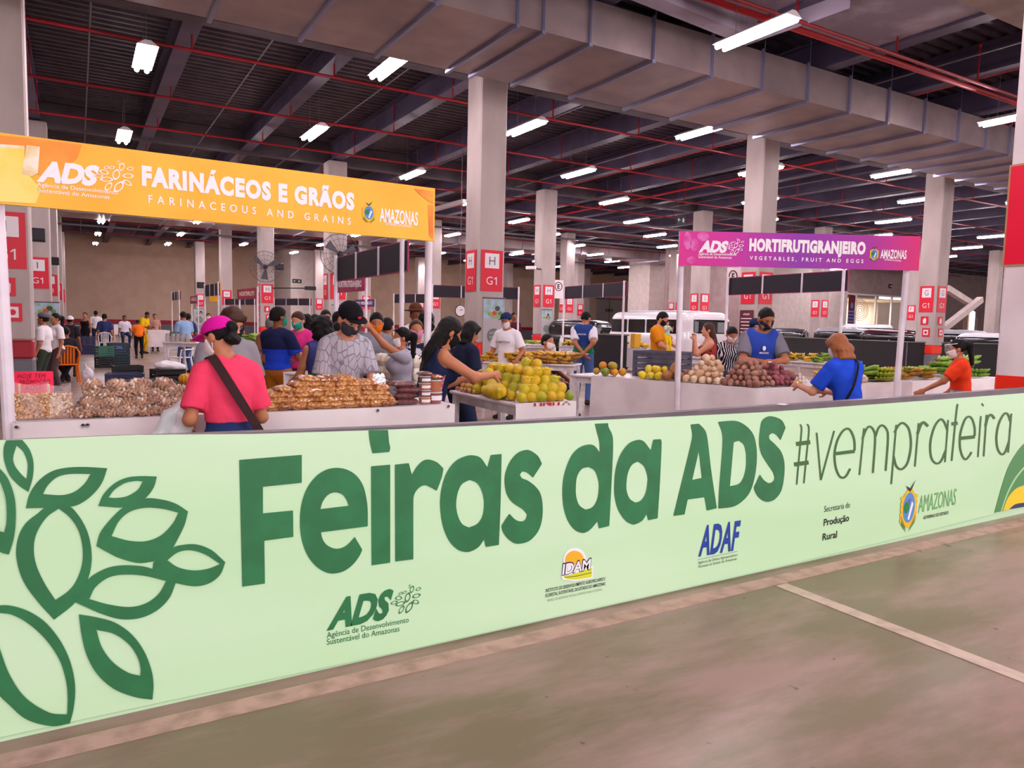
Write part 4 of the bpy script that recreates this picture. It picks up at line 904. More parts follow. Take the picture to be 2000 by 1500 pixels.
    tgt = atd(px, py, dep); toc = Vector((-tgt.x, -tgt.y, 0)).normalized(); rt = Vector((-toc.y, toc.x, 0))
    a = math.radians(face); fv = toc*math.cos(a)+rt*math.sin(a); rz = math.atan2(-fv.x, fv.y)
    zoff = 0. if seat is None else seat-.9+.02
    sc = scale or (tgt.z/(head_top.z+zoff))
    off = Matrix.Rotation(rz, 3, 'Z') @ Vector((head_top.x, head_top.y, 0))*sc
    z0 = zoff*sc if (scale is None or seat is not None) else 0
    if not floor: z0 = tgt.z-head_top.z*sc
    t = thing(name, label, cat, (tgt.x-off.x, tgt.y-off.y, z0), rz, group, sc)
    sm = SK[skin]
    solid('body', torso+neck+hd+face_+arms+LG+ft, h, sm, t, k=.028, subs=subs)
    nb = u(0, -.01, 1.41)
    if shirt or shirtmat:
        M = shirtmat or fab(shirt)
        cuts = [((0, 0, hem), (0, 0, -1)), (u(0, .0, 1.452), un(0, .3, 1))]; sb = [(('c', u(0, -.005, 1.42), g(0, .02, 1.56), .068, .085), .012)]
        if sleeve == 'none': sb = []; cuts = [((0, 0, hem), (0, 0, -1)), (u(0, 0, 1.385), un(0, .55, 1)), (u(.165*b, 0, 1.3), un(1, 0, .35)), (u(-.165*b, 0, 1.3), un(-1, 0, .35))]
        solid('shirt', torso+slv, max(h, .009), M, t, fmat=fmat, k=.035, infl=.014, cuts=cuts, subs=sb, noise=(26, .004) if near else None)
    if pants:
        solid('trousers', torso[:2]+LG+(torso[-1:] if fem else []), max(h, .012), fab(pants), t, k=.03, infl=.011, cuts=[((0, 0, max(.985, hem+.03)), (0, 0, 1)), ((0, 0, .1 if seat is None else -9), (0, 0, -1))])
    solid('shoes', ft, max(h, .012), shoe, t, k=.015, infl=.008)
    he = max(h*.9, .008)
    cr = ('e', g(0, -.012, 1.612), (.086, .104, .1), RH); line = (g(0, .075, 1.655), hn(0, 1, -.85)); nape = (g(0, 0, 1.53), hn(0, 0, -1))
    back = ('e', g(0, -.05, 1.565), (.075, .06, .08), RH)
    nz = (70, .004) if near else None
    if hair and hair != 'none':
        if hair == 'short': HP, ct = [cr, back], [line, nape]
        elif hair == 'crop': HP, ct = [('e', g(0, -.012, 1.61), (.081, .1, .096), RH)], [line, nape]
        elif hair == 'long': HP, ct = [(cr, [(g(0, .075, 1.66), hn(0, 1, -.4))]), ('c', g(0, -.045, 1.57), u(.01, -.085, 1.38), .088, .092, (1.3, hn(0, 1, 0))), ('c', u(.01, -.085, 1.38), u(.03, -.115*b, 1.16), .095, .05, (1.7, un(0, 1, 0)))], []
        elif hair == 'bob': HP, ct = [(cr, [(g(0, .085, 1.66), hn(0, 1, -.35))]), ('c', g(-.07, -.03, 1.6), g(-.072, -.02, 1.45), .03, .028), ('c', g(.07, -.03, 1.6), g(.072, -.02, 1.45), .03, .028), ('e', g(0, -.055, 1.53), (.088, .06, .1), RH), ('c', g(-.045, .058, 1.655), g(.045, .058, 1.655), .026, .026), ('c', g(-.05, -.07, 1.52), g(.05, -.07, 1.52), .05, .05), ('c', g(-.05, -.065, 1.43), g(.05, -.065, 1.43), .045, .045)], [(g(0, 0, 1.405), hn(0, 0, -1))]
        elif hair == 'curly': HP, ct = [(('e', g(0, -.025, 1.62), (.115, .125, .118), RH), [(g(0, .06, 1.64), hn(0, 1, -.5))]), ('e', g(0, -.06, 1.52), (.125, .085, .12), RH)], []
        elif hair == 'bun': HP, ct = [(cr, [line, nape]), ('e', g(0, -.115, 1.62), (.045, .04, .045), RH)], []
        elif hair == 'pony': HP, ct = [(cr, [line, nape]), ('c', g(0, -.1, 1.63), g(0, -.15, 1.6), .035, .04), ('c', g(0, -.15, 1.6), g(0, -.14, 1.36), .045, .025)], []
        if near and hair in ('curly',): nz = (55, .016)
        elif hair == 'curly': nz = (45, .014)
        solid('hair', HP, he, hc, t, k=.02, cuts=ct, noise=nz)
    if mask:
        solid('face_mask', hd+(face_[:1] if near else []), min(he, .01), fab(mask) if isinstance(mask, str) else mask, t, k=.03, infl=.013, cuts=[(g(0, .02, 1.5), hn(0, -1, .15)), (g(0, .1, 1.566), hn(0, .3, 1)), (g(0, .05, 1.462), hn(0, .1, -1))])
        if near:
            for s in (-1, 1):
                mb = MB(); mb.tube([g(s*.066, .03, 1.55), g(s*.082, .005, 1.575), g(s*.086, -.02, 1.585)], .003, 5); mb.tube([g(s*.06, .03, 1.5), g(s*.078, -.0, 1.53), g(s*.086, -.02, 1.575)], .003, 5); mb.build('mask_strap', fab(mask) if isinstance(mask, str) else mask, t)
    if cap:
        kind, cc = cap[0], cap[1]; cm = fab(cc)
        if kind == 'cap':
            k_ = solid('cap', [('e', g(0, -.008, 1.625), (.09, .11, .095), RH)], he, cm, t, cuts=[(g(0, .1, 1.635), hn(0, .22, -1))])
            mb = MB(); n_ = 16
            V = [g(.078*math.cos(PI*i/n_), .06+.115*math.sin(PI*i/n_)**.8, 1.648+.012*math.sin(PI*i/n_)-.014*abs(math.cos(PI*i/n_))) for i in range(n_+1)]
            lo_ = [tuple(np.array(p)-np.array(hn(0, 0, .007))) for p in V]; mb.add(V+lo_, [tuple(range(n_+1)), tuple(range(2*n_+1, n_, -1))]+[(i, i+n_+1, (i+1) % (n_+1)+n_+1, (i+1) % (n_+1)) for i in range(n_+1)])
            mb.build('visor', fab(cap[2]) if len(cap) > 2 else cm, k_)
        elif kind == 'beanie': solid('beanie', [('e', g(0, -.02, 1.64), (.098, .115, .1), RH), ('e', g(0, -.1, 1.62), (.075, .08, .07), RH)], he, cm, t, cuts=[(g(0, .1, 1.635), hn(0, .1, -1))])
        elif kind == 'hat':
            solid('hat', [('e', g(0, -.01, 1.68), (.095, .115, .09), RH), ('c', g(-.02, 0, 1.65), g(.02, 0, 1.65), .17, .17, (12, hn(0, 0, 1)))], he, cm, t, k=.015)
    if eyes is None: eyes = near and abs(face) < 110
    if eyes:
        for s in (-1, 1):
            mb = MB(); mb.ell(g(s*.032, .0845, 1.588), (.0125, .007, .006 if head[0] < 12 else .0035), Hm.to_3x3().to_4x4(), 10, 6); mb.build('eye', M_EYE, t)
            mb = MB(); mb.tube([g(s*.014, .093, 1.607), g(s*.032, .0935, 1.613), g(s*.052, .08, 1.606)], [.0035, .005, .003], 5); mb.build('eyebrow', M_BROW, t)
        if not mask: mb = MB(); mb.ell(g(0, .0965, 1.523), (.02, .005, .007), Hm.to_3x3().to_4x4(), 8, 6); mb.build('lips', M_LIP, t)
    t.update_tag()
    return dict(t=t, u=u, g=g, hn=hn, un=un, RH=RH, RU=RU, hands=hands, sc=sc, torso=torso, h=h, b=b)
def vest(p, m, hem=.92, hemm=None):
    mats = [m] if not hemm else [m]+hemm
    f = None if not hemm else (lambda c: np.where(c[:, 2] < hem+.035, 2, np.where(c[:, 2] < hem+.15, 1, 0)) if len(hemm) > 1 else np.where(c[:, 2] < hem+.12, 1, 0))
    b = p['b']; return solid('vest', p['torso'], max(p['h'], .009), mats, p['t'], fmat=f, k=.035, infl=.026, subs=[(('c', p['u'](0, 0, 1.42), p['g'](0, .03, 1.58), .08, .1), .012)], cuts=[((0, 0, hem), (0, 0, -1)), (p['u'](0, 0, 1.452), p['un'](0, .3, 1)), (p['u'](.182*b, 0, 1.3), p['un'](1, 0, .12)), (p['u'](-.182*b, 0, 1.3), p['un'](-1, 0, .12))])
def strap(p, pts, m, r=.026, name='bag_strap'):
    u = p['u']; P = [Vector(q) for q in catmull(pts, 5)]; V = []; n_ = len(P)
    for i, q in enumerate(P):
        t = (P[min(i+1, n_-1)]-P[max(i-1, 0)]).normalized(); n = Vector((q.x, q.y*2.2, .0 if q.z < 1.38 else (q.z-1.33)*2.2)).normalized(); s = t.cross(n).normalized()
        for a, b in ((-1, 0), (1, 0), (1, 1), (-1, 1)): V.append(u(*(q+s*a*r+n*b*.006)))
    mb = MB(); mb.add(V, [(4*i+k, 4*i+(k+1) % 4, 4*i+4+(k+1) % 4, 4*i+4+k) for i in range(n_-1) for k in range(4)]); return mb.build(name, m, p['t'])
def flatprint(p, tx, ctr, w, h, m, back=True, dy=None, bold=.02):
    "lettering on a shirt, laid on the torso"
    mb = MB(); y = dy if dy is not None else (-.165 if back else .17); s = 1 if back else -1
    text(mb, tx, p['u'](ctr[0]-s*w/2, y, ctr[1]), p['u'](ctr[0]+s*w/2, y, ctr[1]), h, p['un'](0, -s, 0), bold, up=p['un'](0, 0, 1)); return mb.build('shirt_print', m, p['t'])
M_WHT = fab('#efe9ee'); M_BLKF = fab('#17151a')
LEAFF = mat('leaf_print_tee', '#85808e', .85, '#bdb7c3', sc=15, kind='edge', lo=.02, hi=.07, bump=.3, bsc=12, stretch=(1.6, 1.6, .75), spec=.15)
FLOR = mat('dark_floral', '#1b1620', .85, '#a03a34', sc=11, kind='voronoi', lo=.2, hi=.26, spec=.15); NAVW = mat('navy_white_print', '#1f2340', .85, '#d8d4de', sc=14, lo=.5, hi=.53, spec=.15); STRP = mat('striped_knit', '#15131a', .85, '#d8d2d8', sc=9, kind='wave', lo=.7, hi=.75, spec=.15); WFL = mat('white_floral', '#e6dfe4', .85, '#5560a0', sc=26, kind='voronoi', lo=.2, hi=.25, spec=.15)
VROY = fab('#2f49a8'); VNAV = fab('#3b3d74'); VBL = fab('#27407f'); GRN = fab('#1f7a4a'); YEL = fab('#e8cf3a')
# --- foreground
p = person('woman in coral pink tee and magenta cap, seen from behind at the nut stall', 418, 623, 4.25, 188, .008, 'm', '#ee4266', pants='#243462', hair='crop', mask='#e9dfe4', cap=('cap', '#d8179c'), lean=12, head=(20, 38, 0), aL=(-.2, .24, 1.02, -.2, -1, -.2), aR=(.17, .34, 1.05, .2, -1, -.2), b=.88, fem=True, hem=1.06)
PK = p
strap(p, [(-.1, .03, 1.44), (-.09, -.06, 1.445), (-.06, -.13, 1.37), (0, -.155, 1.25), (.07, -.155, 1.12), (.13, -.135, 1.02), (.185, -.08, .94), (.2, .0, .92)], fab('#3a2426'))
solid('hair_bun', [('e', p['g'](0, -.115, 1.6), (.04, .035, .04), p['RH']), ('e', p['g'](0, -.09, 1.53), (.06, .04, .035), p['RH'])], .008, HB, p['t'], noise=(80, .006))
p = person('woman with brown fringe, black mask and grey tee behind the nut stall', 460, 604, 5.5, 18, .009, 'l', '#8f8b93', hair='bob', hc=HBR, mask='#151317', lean=8, head=(22, 10, 0), aL=(-.2, .3, .98), aR=(.2, .3, .98), b=1.0, fem=True)
p = person('man in grey leaf-patterned tee, black cap and dark mask tending the nut stall', 690, 593, 5.6, 8, .008, 'l', None, shirtmat=LEAFF, pants='#3b5566', hair='crop', mask='#3d3d47', cap=('cap', '#17151c'), lean=9, head=(24, 22, 0), aL=(-.19, .36, .98), aR=(.18, .3, .95), b=.87)
mb = MB(); c = p['g'](.0, .115, 1.665); mb.ell(c, (.016, .006, .014), Matrix(p['RH'].tolist()).to_4x4()); mb.build('cap_emblem', mat('emblem_red', '#e0233c', .5), p['t'])
solid('beard', [('e', p['g'](0, .022, 1.535), (.061, .073, .068), p['RH'])], .008, mat('beard_dark', '#2a1b18', .8, bump=.5, bsc=80), p['t'], infl=.004, cuts=[(p['g'](0, .02, 1.5), p['hn'](0, -1, .1)), (p['g'](0, .1, 1.555), p['hn'](0, 0, 1))])
GREYMAN = p
p = person('woman with long black hair in navy tank top reaching over the orange table', 890, 624, 5.95, 110, .008, 'm', '#1f2747', sleeve='none', pants='#1a1b28', hair='long', mask='#18161b', lean=14, head=(14, 0, 0), aL=(-.15, .42, 1.16), aR=(.14, .52, 1.2, .7, -.4, -.3), b=1.0, fem=True)
for s in (-1, 1): strap(p, [(s*.09, -.135, 1.3), (s*.1, -.085, 1.4), (s*.1, -.02, 1.43), (s*.1, .06, 1.4), (s*.09, .125, 1.3)], fab('#14131a'), .014, 'tank_strap')
mb = MB(); mb.tube([p['u'](.165, .02, 1.22), p['u'](.16, .02, 1.1), (.165, .02, .98), (.175, .02, .9)], .012, 6); mb.build('side_stripe', fab('#b9a4b4', '#c04a58', sc=30, kind='wave'), p['t'])
# --- right stall
p = person('man in royal blue vest with dark patterned mask behind the potato pile', 1502, 604, 8.7, 12, .009, 'm', '#77747e', hair='crop', mask=mat('patterned_mask', '#1c1820', .8, '#b9a58a', sc=22, lo=.6, hi=.63), lean=6, head=(26, 20, 0), aL=(-.06, .36, 1.1, -.9, -.4, -.5), aR=(.03, .34, 1.1, .9, -.4, -.5), b=1.0, hem=.88)
vest(p, VROY, .9, [fab('#e4e0ea')]); flatprint(p, 'GOVERNO DO ESTADO', (0, 1.12), .22, .014, M_WHT, False, .178); flatprint(p, 'AMAZONAS', (.0, 1.2), .1, .02, M_WHT, False, .172)
mb = MB(); mb.ell(p['u'](0, .176, 1.26), (.018, .004, .026), None, 10, 6); mb.build('vest_emblem', M_WHT, p['t'])
mb = MB(); a = (p['hands'][0]+p['hands'][1])/2; mb.box(a+Vector((0, .03, .0)), (.05, .05, .012), M=Matrix.Rotation(.4, 4, 'X')); mb.build('folded_notes', M_WHT, p['t'])
p = person('woman in royal blue tee with light brown bob reaching over the sweet potatoes', 1630, 655, 6.75, -138, .009, 'l', '#2048c8', pants='#15141a', hair='bob', hc=HA, mask='#e8e0e6', lean=16, head=(12, 0, 0), aL=(-.22, .46, 1.14, -.5, -.3, -.9), aR=(.1, .42, 1.08), b=.93, fem=True, hem=.92)
strap(p, [(.1, .05, 1.43), (.1, -.03, 1.445), (.07, -.12, 1.38), (0, -.155, 1.26), (-.08, -.155, 1.12), (-.16, -.1, .98)], fab('#17141a'), .012)
mb = MB(); mb.ell((-.22, .0, .9), (.05, .1, .09)); mb.build('handbag', fab('#1c1618'), p['t'], smooth=True)
mb = MB(); w_ = p['hands'][0]-Vector((.0, .085, 0)); mb.lathe([(.03, -.006), (.036, 0), (.03, .006)], w_, 12, Matrix.Rotation(1.2, 4, 'X')); mb.build('bracelet', mat('gold', '#c79a3c', .3, metal=.8), p['t'])
p = person('woman in orange tee with face shield and white mask beside the near white column', 1868, 664, 8.7, -84, .009, 'm', '#ee4420', pants='#93a9c4', hair='pony', mask='#f4eef2', lean=7, head=(4, 0, 0), aL=(-.2, .52, .96, -.6, -.6, -.2), aR=(.2, .14, .98, .9, -.5, -.1), b=.98, fem=True, hem=1.03)
solid('face_shield', [(('e', p['g'](0, .01, 1.58), (.12, .14, .16), p['RH']), [(p['g'](0, .06, 1.58), p['hn'](0, -1, 0)), (p['g'](0, 0, 1.655), p['hn'](0, 0, 1)), (p['g'](0, 0, 1.46), p['hn'](0, 0, -1))])], .012, film('clear_shield', '#ffffff', .12, .05), p['t'])
mb = MB(); mb.tube([p['g'](.115*math.cos(a), .0+.135*math.sin(a), 1.655) for a in [PI*k/10 for k in range(11)]], .006, 6); mb.build('shield_band', M_WHT, p['t'])
# --- middle distance
BLUEMAN = p = person('man in two-tone navy and royal blue shirt with brown trousers', 545, 600, 8.9, 142, .012, 'd', None, shirtmat=[fab('#2141c4'), fab('#1b1f45')], pants='#b06a22', hair='short', mask='#1f9a7c', head=(5, -20, 0), aL=(-.2, .36, 1.05), aR=(.26, .3, 1.05), b=1.0, hem=.95, fmat=lambda c: (c[:, 2] > 1.2).astype(int))
person('person with short hair and glasses in hot pink tee and teal mask', 579, 610, 10, -35, .014, 'l', '#e6368f', hair='short', hc=HBR, mask='#2aa39a', lean=8, head=(12, 0, 0), aL=(-.1, .35, 1.15), aR=(.1, .35, 1.25))
p = person('curly haired woman in navy vest, back turned, left of the grey leaf tee', 626, 622, 7.5, 205, .012, 'm', '#3b3d74', sleeve='none', pants='#2b2d4a', hair='curly', lean=8, aL=(-.22, .35, 1.0), aR=(.22, .35, 1.0), b=1.05, fem=True)
vest(p, VNAV, .95, [GRN, YEL]); flatprint(p, 'AMAZONAS', (0, 1.2), .13, .022, M_WHT, True, -.172); flatprint(p, 'SEPROR', (0, 1.14), .1, .016, M_WHT, True, -.172)
person('person in teal shirt with pale mask standing far behind the black cap', 637, 606, 12.5, 20, .016, 'm', '#27a89c', mask='#a9c6dc', head=(12, 0, 0))
person('dark haired head in the crowd left of the black cap', 598, 617, 12, 170, .018, 'd', '#7d3a44', hair='curly')
person('person with dark bun in the crowd before the far wall', 615, 614, 13.5, 190, .018, 'm', '#b8a8ae', hair='bun')
person('woman with black hair in white floral top hidden behind the black cap', 662, 628, 8.6, 200, .014, 'm', None, shirtmat=WFL, hair='short', fem=True)
person('dark haired person standing behind the black cap near the white post', 660, 609, 10.5, 185, .016, 'm', '#5c6a8a')
person('man with bright orange mask in the crowd right of the black cap', 736, 612, 8.8, 12, .013, 'm', '#8f8f9a', mask='#ee7a1c', lean=5, head=(12, -10, 0))
person('man in navy tee facing away next to the orange mask', 757, 621, 9.8, 150, .014, 'm', '#20264a', hair='short')
p = person('woman in pale grey tee and white mask pointing with her raised arm', 785, 640, 7.7, -78, .012, 'm', '#a9a4b4', hair='pony', mask='#f2ecf0', aL=(-.14, .42, 1.72, -.3, .2, -1), aR=(.2, .2, 1.0), fem=True, fist=.2)
mb = MB(); mb.tube([p['g'](-.088, .0, 1.66), p['g'](-.05, .085, 1.668), p['g'](.05, .085, 1.668), p['g'](.088, .0, 1.66)], .009, 6); mb.build('sunglasses', M_EYE, p['t'])
person('woman with pink mask and navy white patterned top facing the camera', 813, 625, 8.3, 8, .012, 'm', None, shirtmat=NAVW, hair='bun', hc=HBR, mask='#cf86a6', fem=True)
person('man in white shirt with a brown wide-brimmed hat', 812, 598, 11.2, 15, .014, 'd', '#e9e4ea', hair='crop', cap=('hat', '#5d3526'))
person('person in white shirt with curly black hair behind the right yellow-sign post', 833, 611, 10.4, 170, .016, 'm', '#ece6ea', hair='curly')
person('person with black bob in navy tee bending, left of the round-stamp poster', 926, 630, 7.9, 125, .012, 'm', '#1d2038', hair='bob', lean=10, head=(14, 0, 0), aL=(-.2, .3, 1.0), aR=(.2, .3, 1.0))
p = person('man in white tee with navy cap and white mask behind the ripe bananas', 987, 611, 12.1, -28, .012, 'm', '#f0eaf0', hair='crop', mask='#ece6ec', cap=('cap', '#1f2b52', '#3a6a3a'), head=(18, -5, 0), aL=(-.3, .2, .98), aR=(.3, .2, .98), b=1.0)
flatprint(p, 'COMPETITIVO', (0, 1.22), .26, .03, fab('#6c6a70'), False, .152)
person('child in black tee with white mask sitting by the white plastic chairs', 1070, 653, 12.6, 55, .014, 'm', '#1d1c22', hair='short', mask='#eee8ee', seat=.45, aL=(-.12, .35, 1.0), aR=(.12, .35, 1.0))
p = person('man in navy vest with white sleeves, hands clasped behind his back', 1148, 610, 14.6, 168, .014, 'm', '#e9e4ee', pants='#4a67a0', hair='short', head=(24, -25, 0), aL=(.05, -.18, .93, -.8, -.6, 0), aR=(.06, -.2, .95, .8, -.6, 0), b=1.05)
vest(p, VBL, .94, [GRN]); flatprint(p, 'AGRICULTURA', (0, 1.27), .16, .025, M_WHT, True, -.172)
p = person('father in orange tee cradling a baby in front of the white microbus', 1300, 611, 14.2, 68, .014, 'l', '#e08a1c', pants='#b3342c', hair='short', head=(28, 0, 0), aL=(-.1, .3, 1.08, -.9, -.3, -.3), aR=(.05, .3, 1.0, .9, -.3, -.3), b=1.05, mask='#241c1c')
person('baby in yellow trousers and pale printed top held in the father\'s arms', 1304, 627, 13.75, 40, .012, 'l', '#b8d0c0', pants='#f2cf1c', hair='short', hc=HBR, scale=.33, floor=False, legs=((-.1, .22, .25), (.1, .22, .25)), aL=(-.15, .3, 1.3), aR=(.15, .3, 1.3), shoe=fab('#f2cf1c'), cat='baby')
person('woman with long reddish hair in dark floral dress, hands held to her mouth', 1383, 631, 12.2, -80, .013, 'l', None, shirtmat=FLOR, sleeve='none', pants='#1b1620', hair='long', hc=HBR, aL=(-.05, .26, 1.4, -.4, 0, -1), aR=(.05, .26, 1.4, .4, 0, -1), fem=True, lean=4)
person('seated woman with dark bun and mask in striped top behind the bananas', 1433, 641, 14.2, 25, .016, 'm', None, shirtmat=STRP, hair='bun', mask='#d8d0d6', lean=10, head=(22, 0, 0), seat=.5, fem=True)
person('man in navy cap mostly hidden behind the royal blue vest', 1477, 622, 12.5, 95, .016, 'm', '#333a52', hair='crop', cap=('cap', '#1d2a55'))
person('man in maroon tee standing far off beside the blue tarpaulin', 1004, 611, 25, 25, .022, 'd', '#4c1c28')
# --- aisle at the left
person('person in white tee and grey beanie standing by the tall grey column', 84, 611, 14, -115, .014, 'm', '#f0e8ec', pants='#3f4a40', hair='short', cap=('beanie', '#6f6d72'))
person('woman in white tee looking left, behind the beanie wearer', 108, 612, 15, -65, .014, 'm', '#efe8ee', hair='pony', pants='#5b4a50', fem=True)
person('person in white cap standing before the seated man on the orange chair', 137, 617, 18.4, 165, .016, 'd', '#2a242a', hair='crop', cap=('cap', '#f2ecf0'), lean=6)
person('man in black tee sitting on the orange plastic chair, back turned', 128, 638, 16.6, 186, .014, 'd', '#26222a', pants='#242128', hair='crop', seat=.44, aL=(-.22, .2, 1.02), aR=(.22, .2, 1.02), b=1.0, legs=((.06, .3, 0), (-.06, .3, 0)))
person('woman in black tank top far off beside the white clothed table', 166, 610, 30, -25, .022, 'm', '#1c1920', sleeve='none', pants='#241f2c', hair='bun', hc=HBR, fem=True)
person('person in white tee with back turned near the far tan wall', 187, 607, 33, 175, .024, 'd', '#f3edf1', hair='short')
person('vendor in navy vest with back turned, sitting on a far white chair', 204, 613, 29.5, 178, .022, 'm', '#333a6a', pants='#23264a', hair='short', seat=.6)
person('clerk in navy vest and white sleeves sitting at the far white table', 243, 616, 35, 8, .024, 'd', '#eae4ee', hair='short', seat=.62)
person('person in yellow tee bending over a far produce table', 290, 610, 30, 55, .022, 'd', '#f2c416', pants='#d8a814', hair='crop', lean=18, head=(15, 0, 0), aL=(-.15, .35, 1.05), aR=(.15, .35, 1.05))
person('person in bright orange vest and black shorts leaning away over a far table', 269, 625, 27, 185, .022, 'd', '#f4751c', pants='#1b181e', hair='crop', lean=30, aL=(-.2, .4, .9), aR=(.2, .4, .9))
person('vendor in pale blue vest with tie-dye sleeves leaning over the jar table', 357, 609, 20.5, 205, .018, 'm', '#8fb0d8', pants='#3e5a8a', hair='short', lean=12, aL=(-.2, .35, 1.0), aR=(.2, .35, 1.0))
person('person in dark blue tee standing just behind the pale blue vest', 367, 612, 22, 195, .02, 'd', '#2c3a60', hair='short')
person('person with pale mask far off by the white sign posts', 407, 612, 30, 0, .024, 'm', '#d8ccd2', mask='#f0e8ee', fem=True)
person('person in navy top far off left of the banana heap', 464, 614, 26, 20, .022, 'm', '#2c3556', mask='#c8d4e4')
person('grey haired head beyond the dark blue shirted man', 528, 621, 12, 170, .018, 'm', '#8a5a44', hc=HG)
person('person in patterned shirt standing behind the yellow tee', 302, 613, 32, 10, .024, 'm', '#b98a7c', hair='short')
# ================================================================ goods
def pillow(rx, ry, rz, nu=14, nv=10, wob=.08, seed=0, pinch=3.):
    rr = random.Random(seed); ph = [rr.random()*6 for _ in range(4)]; mb = MB()
    def f(sg):
        def g(u, v):
            x, y = 2*u-1, 2*v-1; q = max(0, (1-abs(x)**pinch))*max(0, (1-abs(y)**pinch)); z = sg*rz*q**.6
            return (rx*x*(1+.06*math.sin(3*y+ph[0])), ry*y*(1+.06*math.sin(3*x+ph[1])), z*(1+wob*math.sin(5*x+ph[2])*math.sin(5*y+ph[3])))
        return g
    mb.grid(f(1), nu, nv); n = len(mb.v); b = MB().grid(f(-1), nu, nv); mb.add(b.v, [q[::-1] for q in b.f]); return mb
FILM = film('clear_bag_film', '#fff6f4', .045, .08)
# ---- brazil nut bags
M_NUT = mat('brazil_nut', '#d6ac8e', .45, '#945f44', sc=18, lo=.35, hi=.7, bump=.2, bsc=60, coat=.15); M_NUTP = mat('peeled_nut', '#ecd9c4', .5)
def nutbag(seed, rx=.075, ry=.06, rz=.032, nn=58, nl=.018, m=(M_NUT, M_NUTP), fold=True, pk=.12):
    rr = random.Random(seed); mb = MB()
    for i in range(nn):
        z = 1-2*(i+.5)/nn; a = i*2.39996; q = math.sqrt(1-z*z); x, y = q*math.cos(a), q*math.sin(a)
        mb.cm = 1 if rr.random() < pk else 0
        mb.ell((rx*x*.82, ry*y*.82, rz*z*.8), (nl*rr.uniform(.85, 1.2), nl*.56, nl*.5), Euler((rr.random()*6, rr.random()*6, rr.random()*6)).to_matrix().to_4x4(), 7, 5)
    return mb, pillow(rx*1.12, ry*1.12, rz*1.2, 12, 8, .1, seed, 4)
NB_ = []
T1Z = H1+.006
for s in range(4):
    t = thing('nut_bag', 'clear bag of brazil nuts in the heap left of the coral pink tee', 'bag of nuts', (0, 0, -50), group='bags of brazil nuts'); a, b = nutbag(s); a.build('nuts', [M_NUT, M_NUTP], t, smooth=True); b.build('bag_film', FILM, t, smooth=True); NB_.append(t)
bp0, bp1 = at(150, 822, Z=T1Z), at(372, 812, Z=T1Z); used = 0
for lay, (n_, ins) in enumerate(((6, 0), (6, .03), (6, .05), (4, .03))):
    for row in range(3 if lay < 2 else 2):
        for i in range(n_):
            if lay == 3 and row: continue
            x = bp0.x+.05+ins+(bp1.x-bp0.x-.1-(ins if lay < 3 else .1))*i/max(1, n_-1); y = FY1+.075+.1*row+.025*lay+rnd.uniform(-.01, .01); z = T1Z+.034+.048*lay
            r = (rnd.uniform(-.25, .25), rnd.uniform(-.2, .2), rnd.uniform(0, 6.28))
            src = NB_[(used*7+lay) % 4]
            if used < 4: o = NB_[used]; o.location = (x, y, z); o.rotation_euler = r
            else: dup(src, (x, y, z), r)
            used += 1
# ---- the two upright bags and the red board
def uprightbag(label, x, y, w, h, m, mp, nl, seed):
    t = thing('nut_bag', label, 'bag of nuts', (x, y, T1Z)); rr = random.Random(seed); mb = MB()
    for i in range(480):
        u, v = rr.random(), rr.random(); s = rr.choice((0, 1, 2, 3)); zz = .012+h*.72*v
        px, py = ((-w/2+w*u, -w*.28) if s < 2 else (w/2 if s == 2 else -w/2, -w*.28+w*.56*u)); zz = min(zz, h*.72)
        mb.cm = 1 if rr.random() < .2 else 0
        mb.ell((px*.9, py*.9, zz), (nl, nl*.62, nl*.55), Euler((rr.random()*6, rr.random()*6, rr.random()*6)).to_matrix().to_4x4(), 6, 4)
    mb.cm = 0; mb.box((0, 0, h*.33), (w*.7, w*.36, h*.62)); mb.build('nuts', [m, mp], t, smooth=True)
    fb = MB(); fb.grid(lambda u, v: (w*.53*math.cos(2*PI*u)*(1 if v < .75 else 1-.0*(v-.75))*(abs(math.cos(2*PI*u))**-.3 if abs(math.cos(2*PI*u)) > .2 else 1.5)*.9, w*.33*math.sin(2*PI*u)*(1 if v < .7 else max(.1, 1-2.6*(v-.7)))+.008*math.sin(9*u*PI+v*7), h*v*(1+.05*math.sin(14*u)*(v > .8))), 36, 12); fb.build('bag_film', film('frosted_bag_film', '#fbeef2', .16, .12), t, smooth=True)
    return t
a = at(62, 824, Z=T1Z); uprightbag('upright clear bag of cashew nuts in front of the red board', a.x, FY1+.1, .17, .2, mat('cashew', '#d9a878', .5, '#c08a5a', sc=20), mat('cashew_pale', '#e9c9a0', .5), .0095, 3)
a = at(115, 822, Z=T1Z); uprightbag('upright clear bag of pale nuts right of the cashew bag', a.x, FY1+.1, .13, .19, mat('pale_nut', '#dcc0a8', .5, '#a9795c', sc=14), M_NUTP, .013, 5)
t = thing('handwritten_board', 'bright red card with handwritten PROMOÇÃO message behind the cashew bag', 'sign', (0, 0, 0))
qa, qb = at(29, 765, Y=FY1+.22), at(104, 725, Y=FY1+.22); mb = MB(); mb.box(((qa.x+qb.x)/2, FY1+.22, (T1Z+.1+qb.z)/2), (qb.x-qa.x, .006, qb.z-T1Z-.1)); card = mb.build('card', mat('red_card', '#f21d4e', .6), t)
mb = MB()
for k, (tx, a, b) in enumerate((('HOJE TEM', (34, 739), (88, 738)), ('PROMOÇÃO', (38, 751), (97, 749)), ('AQUI', (48, 762), (82, 761)))):
    p0, p1 = at(*a, Y=FY1+.214), at(*b, Y=FY1+.214); text(mb, tx, p0, p1, .025, (0, -1, 0), -.006, .15, 1.2)
mb.build('handwriting', mat('marker_ink', '#5a0f1e', .7), card)
